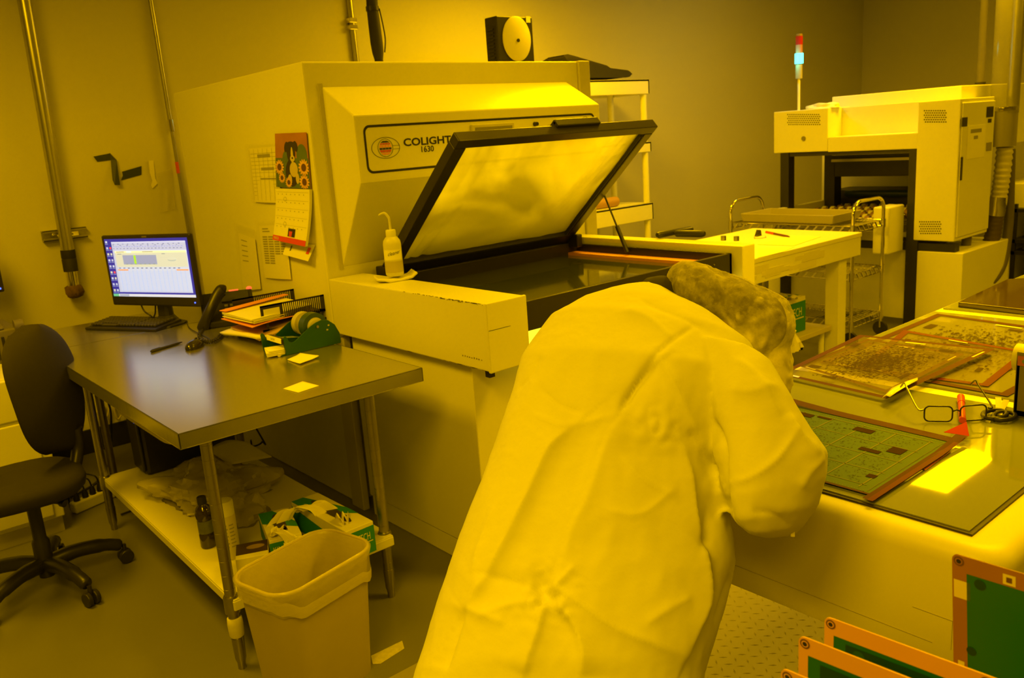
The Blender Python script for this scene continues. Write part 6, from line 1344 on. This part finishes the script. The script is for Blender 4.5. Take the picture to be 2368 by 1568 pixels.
# floor mat with raised pattern
fm = thing('floor_mat', 'grey floor mat with raised diamond pattern under the light table', 'mat', (2.2, 1.6, 0))
MATM = mat('grey_vinyl_mat', (0.30, 0.28, 0.21), 0.45, var=0.06)
G().box(1.15, 3.3, 0.75, 2.2, 0.0005, 0.010).build('mat', MATM, fm, bevel=0.004)
g = G(); s_ = 0.036
for i in range(52):
    for j in range(40):
        x = 1.3 + i*s_ + (0.5*s_ if j % 2 else 0); y = 0.8 + j*s_*0.95; horizontal = (i + j) % 2
        if not (1.5 < x < 3.2): continue
        a = math.radians(45 if horizontal else -45); d = V((math.cos(a), math.sin(a), 0)); n_ = V((-d.y, d.x, 0)); c = V((x, y, 0.0101))
        g.add([c - d*0.014, c + n_*0.0035, c + d*0.014, c - n_*0.0035, c + V((0, 0, 0.0022))], [(0,1,4), (1,2,4), (2,3,4), (3,0,4)])
g.build('raised_pattern', MATM, fm, kind='stuff')
# ================================================================ PERSON BENDING OVER THE LIGHT TABLE
import numpy as np
pel = atd(1345, 1330, 1.86)
pn_ = thing('person', 'person in long white lab coat and hair net bending over the light table', 'person', (pel.x, pel.y, 0))
SKIN = mat('skin', (0.55, 0.36, 0.26), 0.55, var=0.05)
COAT = mat('white_lab_coat', (0.67, 0.67, 0.55), 0.75, var=0.015, vscale=5, bump=0.08, bscale=35)
def remesh_union(g, name, m, parent, voxel, smooth_it=3, fac=0.5):
    o = g.build(name, m, None, base=False)
    md = o.modifiers.new('r', 'REMESH'); md.mode = 'VOXEL'; md.voxel_size = voxel
    ms_ = o.modifiers.new('s', 'SMOOTH'); ms_.iterations = smooth_it; ms_.factor = fac
    dg = bpy.context.evaluated_depsgraph_get(); dg.update()
    me = bpy.data.meshes.new_from_object(o.evaluated_get(dg)); bpy.data.objects.remove(o)
    return me
def finish(me, name, m, parent, smooth=180):
    inv = WM[pn_].inverted(); me.transform(inv); me.name = name
    me.materials.clear(); me.materials.append(m)
    for p in me.polygons: p.use_smooth = True; p.material_index = 0
    me.update()
    o = bpy.data.objects.new(name, me); COL.objects.link(o); o.parent = parent; return o

# ---- coat: lofted sections (left edge, right edge, depth left / right, half thickness)
SEC = [  # xl, yl, dl,  xr, yr, dr, back, front
 (928, 1720, 1.66, 1625, 1720, 1.56, .17, .17),
 (968, 1560, 1.72, 1628, 1560, 1.60, .18, .18),
 (1016, 1410, 1.78, 1676, 1410, 1.66, .18, .18),
 (1057, 1285, 1.82, 1700, 1300, 1.70, .17, .18),
 (1102, 1160, 1.86, 1690, 1190, 1.73, .16, .18),
 (1146, 1045, 1.90, 1680, 1090, 1.75, .15, .18),
 (1186, 930, 1.94, 1722, 975, 1.74, .14, .17),
 (1212, 835, 1.97, 1770, 885, 1.72, .12, .16),
 (1272, 748, 2.01, 1742, 800, 1.76, .09, .14),
 (1345, 708, 2.03, 1672, 752, 1.83, .07, .11),
 (1430, 678, 2.02, 1600, 714, 1.90, .045, .08),
 (1490, 666, 2.00, 1552, 684, 1.95, .03, .05)]
ARM = [
 (1600, 800, 1.78, 1788, 872, 1.72, .08, .08),
 (1640, 930, 1.70, 1830, 945, 1.68, .10, .09),
 (1655, 1040, 1.66, 1872, 1008, 1.66, .10, .09),
 (1664, 1100, 1.64, 1903, 1050, 1.65, .10, .09),
 (1672, 1150, 1.63, 1901, 1105, 1.64, .095, .09),
 (1690, 1200, 1.62, 1885, 1165, 1.63, .08, .08),
 (1720, 1230, 1.62, 1858, 1212, 1.62, .05, .06),
 (1765, 1240, 1.62, 1838, 1236, 1.62, .02, .03)]
def loft_sections(g, S, n=44, e=0.9):
    C_ = []; A_ = []
    for xl, yl, dl, xr, yr, dr, tb, tf in S:
        L = atd(xl, yl, dl); R = atd(xr, yr, dr); C_.append((L + R)/2); A_.append((R - L)/2)
    rings = []
    for i, s in enumerate(S):
        t = (C_[min(i+1, len(S)-1)] - C_[max(i-1, 0)]).normalized(); b = t.cross(A_[i]).normalized()
        if b.dot(CAM - C_[i]) < 0: b = -b
        ring = []
        for k in range(n):
            th = 2*math.pi*k/n; c, s_ = math.cos(th), math.sin(th)
            ring.append(C_[i] + A_[i]*(abs(c)**e*(1 if c > 0 else -1)) + b*(abs(s_)**e*(1 if s_ > 0 else -1)*(s[6] if s_ > 0 else s[7])))
        rings.append(ring)
    g.loft(rings); return C_
g = G(); spine = loft_sections(g, SEC)
armc = loft_sections(g, ARM, 30)
# right forearm sleeve running from the elbow to the table, and the left sleeve on the far side
el_ = atd(1790, 1130, 1.66); wr_ = V((1.60, 1.02, 0.985)); g.tube([el_, el_.lerp(wr_, .5), wr_], [0.085, 0.075, 0.060], 20)
ls_ = atd(1400, 790, 2.05); le_ = V((1.50, 1.46, 1.04)); lw_ = V((1.66, 1.30, 0.985))
g.tube([ls_, ls_.lerp(le_, .5), le_, le_.lerp(lw_, .5), lw_], [0.10, 0.095, 0.085, 0.072, 0.060], 20)
me = remesh_union(g, 'coat', COAT, pn_, 0.0058, 7, 0.5)
# ---- folds pressed into the cloth
bm_ = bmesh.new(); bm_.from_mesh(me); bvh = BVHTree.FromBMesh(bm_); bm_.free()
def hit(px, py):
    d = ray(px, py).normalized(); r = bvh.ray_cast(CAM, d); return r[0]
FOLDS = [  # kind, amplitude, width, points (photo pixels, found on the cloth by casting a ray)
 ('v', -.006, .006, [(1602,754),(1526,813),(1436,945)]),
 ('a', -.014, .030, [(1436,945),(1460,905),(1491,868),(1526,837)]),
 ('f', .016, .022, [(1533,834),(1568,903),(1595,965),(1623,1028),(1660,1083)]),
 ('f', -.024, .016, [(1648,975),(1664,1028),(1668,1097),(1672,1152),(1668,1200)]),
 ('f', -.014, .012, [(1588,993),(1623,1048),(1660,1100)]),
 ('a', .016, .040, [(1578,1020),(1595,1097),(1609,1194),(1630,1300),(1634,1380),(1619,1431),(1585,1520)]),
 ('f', -.020, .018, [(1671,1152),(1640,1215),(1616,1270)]),
 ('f', .006, .006, [(1844,986),(1803,1055),(1734,1104),(1675,1118)]),
 ('a', .018, .060, [(1330,985),(1277,1038),(1226,1146),(1176,1254),(1119,1355),(1074,1412)]),
 ('v', -.005, .006, [(1436,951),(1398,1013),(1353,1140),(1315,1222),(1277,1330),(1264,1355)]),
 ('a', .012, .050, [(1264,1355),(1315,1222),(1353,1140),(1398,1013),(1436,951)]),
 ('f', .012, .016, [(1268,1355),(1315,1380),(1417,1450),(1500,1485),(1585,1520)]),
 ('f', .006, .012, [(1493,1444),(1550,1405),(1594,1380)]),
 ('a', .012, .030, [(1264,1402),(1239,1482),(1212,1562)]),
 ('a', .016, .030, [(1345,1564),(1340,1482),(1315,1431),(1277,1402)]),
 ('f', .008, .016, [(1080,1408),(1120,1425),(1169,1444)]),
 ('a', -.012, .030, [(1080,1412),(1049,1482),(1028,1550)]),
 ('v', -.018, .016, [(1248,1320),(1260,1372),(1267,1402)]),
 ('f', -.008, .012, [(1262,1372),(1190,1345),(1110,1330)]),
 ('f', .007, .012, [(1262,1385),(1180,1400),(1110,1430)]),
 ('f', .008, .010, [(1262,1375),(1300,1345),(1330,1310)]),
 ('f', .006, .010, [(1150,1170),(1120,1250),(1100,1330)]),
 ('f', .006, .012, [(1690,900),(1740,905),(1790,890)]),
 ('f', .006, .010, [(1700,830),(1760,880),(1805,965)]),
 ('f', -.007, .012, [(1740,1185),(1790,1192),(1838,1228)]),
 ('f', -.010, .016, [(1672,1165),(1690,1205),(1725,1228)]),
 ('f', .008, .012, [(1825,955),(1850,1005),(1895,1050)]),
 ('f', .007, .012, [(1850,1130),(1870,1090),(1904,1052)]),
 ('f', .006, .014, [(1440,715),(1500,735),(1560,790)]),
 ('f', -.006, .012, [(1480,690),(1530,715),(1600,745),(1680,785)]),
 ('f', -.006, .012, [(1245,895),(1290,935),(1350,955)]),
 ('f', .005, .010, [(1240,960),(1310,985),(1420,960)]),
 ('f', -.006, .010, [(1195,900),(1225,870),(1250,820)]),
 ('f', .005, .010, [(1440,1060),(1490,1110),(1560,1150)]),
 ('f', .004, .008, [(1400,1180),(1480,1190),(1560,1130)]),
 ('v', -.010, .018, [(1700,1235),(1690,1330),(1652,1445)]),
]
nv_ = len(me.vertices); co = np.empty(nv_*3); me.vertices.foreach_get('co', co); co = co.reshape(-1, 3)
me.update(); nr = np.array([v.normal[:] for v in me.vertices])
disp = np.zeros(nv_)
for kind, am, wd, pts in FOLDS:
    P = [hit(*p) for p in pts]; P = [p for p in P if p is not None]
    if len(P) < 2: continue
    P = crom(P, 5); best = np.full(nv_, 1e9); sgn = np.zeros(nv_); par = np.zeros(nv_)
    for k in range(len(P) - 1):
        a = np.array(P[k]); b = np.array(P[k+1]); ab = b - a; L2 = max(1e-12, ab.dot(ab))
        tt = np.clip(((co - a) @ ab)/L2, 0, 1); dv = co - (a + tt[:, None]*ab); d = np.linalg.norm(dv, axis=1)
        better = d < best; best = np.where(better, d, best); sd = np.einsum('ij,ij->i', np.cross(np.broadcast_to(ab, co.shape), nr), dv)
        sgn = np.where(better, np.sign(sd), sgn); par = np.where(better, (k + tt)/(len(P) - 1), par)
    taper = np.clip(np.sin(np.pi*np.clip(par*0.9 + 0.05, 0, 1))*1.6, 0, 1)
    gq_ = np.exp(-(best/wd)**2)
    if kind == 'f': gq_ = np.exp(-best/wd)
    if kind == 'a': gq_ = np.where(sgn > 0, np.exp(-best/wd), np.exp(-best/(wd*0.22)))
    disp += am*taper*gq_
for i in range(nv_):
    p = V(co[i]); 
    disp[i] += 0.004*noise.noise(p*5.0 + V((3, 1, 7))) - 0.0055*(abs(noise.noise(V((p.x*6.5, p.y*6.5, p.z*3.4)) + V((5, 2, 1)))) - 0.25) - 0.0028*(abs(noise.noise(V((p.x*15, p.y*15, p.z*9)))) - 0.25) - 0.0009*(abs(noise.noise(p*38)) - 0.25)
    pin = hit(1262, 1375) if i == 0 else pin
    if pin is not None:
        dd = (p - pin).length
        if dd < 0.12: disp[i] += 0.013*(abs(noise.noise(p*42)) - 0.2)*math.exp(-(dd/0.055)**2)
    if i == 0: pin2 = hit(1530, 985)
    if pin2 is not None:
        dd = (p - pin2).length
        if dd < 0.09: disp[i] += 0.014*(abs(noise.noise(p*32)) - 0.2)*math.exp(-(dd/0.045)**2)
co2 = co + nr*disp[:, None]; me.vertices.foreach_set('co', co2.reshape(-1)); me.update()
finish(me, 'lab_coat', COAT, pn_)
# small cuff tie peeking at the elbow corner
q = atd(1833, 1232, 1.60); inv_ = WM[pn_]
G().obox(q, R0, R1, R2, 0.004, 0.008, 0.003).build('sleeve_tab', PAPER, pn_, bevel=0.002)

# ---- hair net and hair
NET = bpy.data.materials.new('hair_net_fabric'); NET.use_nodes = True; nn = NET.node_tree; pb = nn.nodes['Principled BSDF']
pb.inputs['Base Color'].default_value = (0.66, 0.62, 0.44, 1); pb.inputs['Roughness'].default_value = 0.7
tc_ = nn.nodes.new('ShaderNodeTexCoord'); n1_ = nn.nodes.new('ShaderNodeTexNoise'); n1_.inputs['Scale'].default_value = 40; n1_.inputs['Detail'].default_value = 8; n1_.inputs['Roughness'].default_value = 0.7
mr_ = nn.nodes.new('ShaderNodeMapRange'); mr_.inputs[1].default_value = 0.3; mr_.inputs[2].default_value = 0.75; mr_.inputs[3].default_value = -0.14; mr_.inputs[4].default_value = 0.34
at_ = nn.nodes.new('ShaderNodeAttribute'); at_.attribute_name = 'slack'; ad_ = nn.nodes.new('ShaderNodeMath'); ad_.operation = 'ADD'; ad_.use_clamp = True
nn.links.new(tc_.outputs['Object'], n1_.inputs['Vector']); nn.links.new(n1_.outputs['Fac'], mr_.inputs[0]); nn.links.new(at_.outputs['Fac'], ad_.inputs[0]); nn.links.new(mr_.outputs[0], ad_.inputs[1]); nn.links.new(ad_.outputs[0], pb.inputs['Alpha'])
DN = 1.93
HAIR = mat('dark_hair', (0.03, 0.020, 0.010), 0.6, var=0.3, vscale=60, aniso=(40, 40, 4))
def pell(g, px, py, d, rx, ry, rz, rot, n=36, m=24):
    c = atd(px, py, d); k = d/FPX; cr, sr_ = math.cos(rot), math.sin(rot); ax = R0*cr + R1*sr_; ay = -R0*sr_ + R1*cr
    g.ell(c, ax*rx*k, ay*ry*k, R2*rz*k, n, m)
g = G(); pell(g, 1700, 714, DN + .005, 74, 60, 92, math.radians(40)); pell(g, 1632, 700, DN + .022, 98, 50, 88, math.radians(47)); pell(g, 1752, 740, DN + .003, 60, 76, 94, math.radians(-20)); pell(g, 1692, 738, DN + .035, 118, 92, 92, math.radians(42))
me = remesh_union(g, 'hair', HAIR, pn_, 0.008, 4); bm_ = bmesh.new(); bm_.from_mesh(me); hairt = BVHTree.FromBMesh(bm_); bm_.free(); finish(me, 'hair', HAIR, pn_)
g = G()
pell(g, 1632, 690, DN + .03, 100, 62, 90, math.radians(44))
pell(g, 1745, 750, DN, 92, 90, 100, math.radians(40))
pell(g, 1680, 720, DN + .03, 120, 80, 95, math.radians(40))
pell(g, 1785, 845, DN - .02, 46, 95, 60, math.radians(-10))
pell(g, 1574, 632, DN + .05, 34, 22, 36, math.radians(-35))
me = remesh_union(g, 'net', NET, pn_, 0.006, 8, 0.5); nv2 = len(me.vertices); me.update(); nrm_ = [v.normal.copy() for v in me.vertices]
bm_ = bmesh.new(); bm_.from_mesh(me); bvh = BVHTree.FromBMesh(bm_); bm_.free()
CR = [[(1575,630),(1640,680),(1700,760),(1735,810)],[(1660,640),(1690,690),(1715,740)],[(1720,680),(1712,730),(1720,790)],[(1760,690),(1730,730),(1715,735)],[(1800,720),(1750,740),(1720,745)],[(1715,745),(1740,790),(1745,800)],[(1775,770),(1760,800),(1745,830)],[(1590,612),(1650,650),(1680,690)],[(1570,645),(1600,650),(1660,690)]]
CP = [[h for h in (hit(*p) for p in c) if h is not None] for c in CR]
for i, v in enumerate(me.vertices):
    p = v.co; d = 0.008*noise.noise(p*9) - 0.010*(abs(noise.noise(p*17 + V((4, 4, 4)))) - .2) - 0.006*(abs(noise.noise(p*40)) - .2)
    for k, c in enumerate(CP):
        for j in range(len(c) - 1):
            ab = c[j+1] - c[j]; t = max(0, min(1, (p - c[j]).dot(ab)/max(1e-9, ab.dot(ab)))); dd = (p - (c[j] + ab*t)).length
            if dd < 0.03: d += 0.0045*math.exp(-(dd/0.008)**2)
    v.co = p + nrm_[i]*d
for v in me.vertices:
    r = hairt.find_nearest(v.co)
    if r[0] is not None and ((v.co - r[0]).dot(r[1]) < 0.003): v.co = r[0] + r[1]*(0.0035 + 0.002*abs(noise.noise(v.co*45)))
me.update(); sl = me.attributes.new('slack', 'FLOAT', 'POINT'); vals = []
for v in me.vertices:
    r = hairt.find_nearest(v.co); dd = r[3] if r[0] is not None else 0.1
    if r[0] is not None and (v.co - r[0]).dot(r[1]) < 0: dd = 0.0
    cz_ = 0.0
    for c in CP:
        for j in range(len(c) - 1):
            ab = c[j+1] - c[j]; t = max(0, min(1, (v.co - c[j]).dot(ab)/max(1e-9, ab.dot(ab)))); q_ = (v.co - (c[j] + ab*t)).length
            if q_ < 0.03: cz_ = max(cz_, math.exp(-(q_/0.0055)**2))
    vals.append(0.26 + 0.62*min(1.0, max(0.0, dd - 0.007)/0.028) + 0.45*cz_)
sl.data.foreach_set('value', vals); finish(me, 'hair_net', NET, pn_)
g = G(); pell(g, 1540, 690, 2.0, 62, 50, 60, math.radians(30)); pell(g, 1518, 660, 2.02, 34, 20, 40, math.radians(10)); pell(g, 1600, 730, 1.99, 60, 50, 60, math.radians(45))
me = remesh_union(g, 'collar', BLACK, pn_, 0.007, 4); finish(me, 'black_collar', mat('black_cotton', (0.028, 0.024, 0.018), 0.85, var=0.2, vscale=40), pn_)

# ---- the body itself: one continuous mesh (head, torso, arms, hands, legs)
head = atd(1680, 735, DN + .03); neck = atd(1570, 715, 1.99); chest = atd(1480, 830, 1.97)
fdir = V((0.80, -0.12, -0.58)).normalized()                    # where the face looks
g = G()
g.tube([pel, pel.lerp(chest, .35), pel.lerp(chest, .7), chest, neck, head], [0.135, 0.125, 0.14, 0.125, 0.062, 0.06], 20)
up_ = (head - neck).normalized(); up_ = (up_ - fdir*up_.dot(fdir)).normalized(); sid = up_.cross(fdir)
g.ell(head, fdir*0.092, sid*0.072, up_*0.105, 28, 18); g.ell(head + fdir*0.05 - up_*0.06, fdir*0.05, sid*0.05, up_*0.05)
g.tube([head + fdir*0.088 + up_*0.015, head + fdir*0.104 - up_*0.025, head + fdir*0.09 - up_*0.036], [0.008, 0.014, 0.010], 10)
for s in (-1, 1): g.ell(head + sid*s*0.074 - fdir*0.005, fdir*0.018, sid*0.008, up_*0.030, 14, 10)
g.ell(head + fdir*0.092 - up_*0.058, fdir*0.008, sid*0.024, up_*0.008, 14, 8)
def hand(g, w_, d_, dn, side):
    d_ = V(d_).normalized(); dn = V(dn).normalized(); s_ = d_.cross(dn).normalized()*side
    palm = w_ + d_*0.05; g.ell(palm, d_*0.052, s_*0.042, dn*0.017, 18, 12)
    for k, (off, ln) in enumerate(((-0.031, 0.066), (-0.010, 0.076), (0.011, 0.070), (0.030, 0.054))):
        b = palm + d_*0.040 + s_*off; m_ = b + d_*ln*0.5 + dn*(-0.006) + s_*off*0.15; t_ = b + d_*ln*0.95 + dn*0.012 + s_*off*0.25
        g.tube([b, m_, m_.lerp(t_, .6), t_], [0.0092, 0.0088, 0.008, 0.0065], 10)
    tb_ = palm - d_*0.012 - s_*0.036; tm = tb_ - s_*0.026 + d_*0.028; g.tube([tb_, tm, tm + d_*0.030 + s_*0.004], [0.0125, 0.0105, 0.008], 10)
rh0 = V((1.60, 1.02, 0.972)); lh0 = V((1.67, 1.30, 0.972))
rsh = atd(1690, 860, 1.74); lsh = atd(1420, 790, 2.04)
for sh_0, elb, wr0, dd, sg in ((rsh, atd(1775, 1120, 1.68), rh0, (0.75, 0.55, -0.12), 1), (lsh, V((1.50, 1.46, 1.04)), lh0, (0.85, -0.35, -0.12), -1)):
    g.tube([chest.lerp(sh_0, .5), sh_0, sh_0.lerp(elb, .5), elb, elb.lerp(wr0, .5), wr0, wr0 + V(dd).normalized()*0.03], [0.08, 0.062, 0.050, 0.042, 0.040, 0.028, 0.024], 16)
    hand(g, wr0, dd, (0, 0, -1), sg)
for s in (-1, 1):
    hp_ = pel + V((0.0, 0.10*s, -0.06)); kn = V((pel.x + 0.02 + 0.03*s, pel.y + 0.11*s, 0.47)); an = V((pel.x - 0.06 + 0.08*s, pel.y + 0.12*s, 0.085))
    g.tube([pel.lerp(hp_, .6), hp_, hp_.lerp(kn, .5), kn, kn.lerp(an, .35), an, an + V((0.03, 0, -0.045)), an + V((0.14, 0, -0.060))], [0.10, 0.088, 0.078, 0.056, 0.056, 0.038, 0.036, 0.020], 16)
me = remesh_union(g, 'body', SKIN, pn_, 0.0055, 3, 0.4); finish(me, 'body', SKIN, pn_)
TRO = mat('dark_trousers', (0.035, 0.035, 0.045), 0.85); SHO = mat('black_shoe', (0.02, 0.018, 0.015), 0.4)
for s in (-1, 1):
    kn = V((pel.x + 0.02 + 0.03*s, pel.y + 0.11*s, 0.47)); an = V((pel.x - 0.06 + 0.08*s, pel.y + 0.12*s, 0.085)); hp_ = pel + V((0.0, 0.10*s, -0.06))
    G().tube([hp_ + V((0, 0, .02)), hp_.lerp(kn, .5), kn, kn.lerp(an, .5), an + V((0, 0, .0))], [0.105, 0.092, 0.076, 0.075, 0.072], 18).build('trouser_leg', TRO, pn_, smooth=60)
    base_ = V((an.x, an.y, 0)); g = G()
    g.loft([[base_ + V((x + 0.0, y*wd, z)) for x, y in [(-.07 + .0, -.03), (-.05, -.038), (.05, -.042), (.13, -.046), (.19, -.03), (.205, 0), (.19, .03), (.13, .046), (.05, .042), (-.05, .038), (-.07, .03), (-.08, 0)]] for z, wd in ((0.0, 1.0), (0.02, 1.03))] + [[base_ + V((x*0.97, y*0.96, 0.02 + hgt)) for (x, y), hgt in zip([(-.07, -.03), (-.05, -.038), (.05, -.042), (.13, -.046), (.19, -.03), (.205, 0), (.19, .03), (.13, .046), (.05, .042), (-.05, .038), (-.07, .03), (-.08, 0)], (0.06, .065, .05, .03, .018, .016, .018, .03, .05, .065, .06, .06))], [base_ + V((x*0.5, y*0.45, 0.10)) for x, y in [(-.07, -.03), (-.05, -.038), (.05, -.042), (.06, -.046), (.07, -.03), (.08, 0), (.07, .03), (.06, .046), (.05, .042), (-.05, .038), (-.07, .03), (-.08, 0)]]])
    g.build('shoe', SHO, pn_, smooth=60, subs=1)
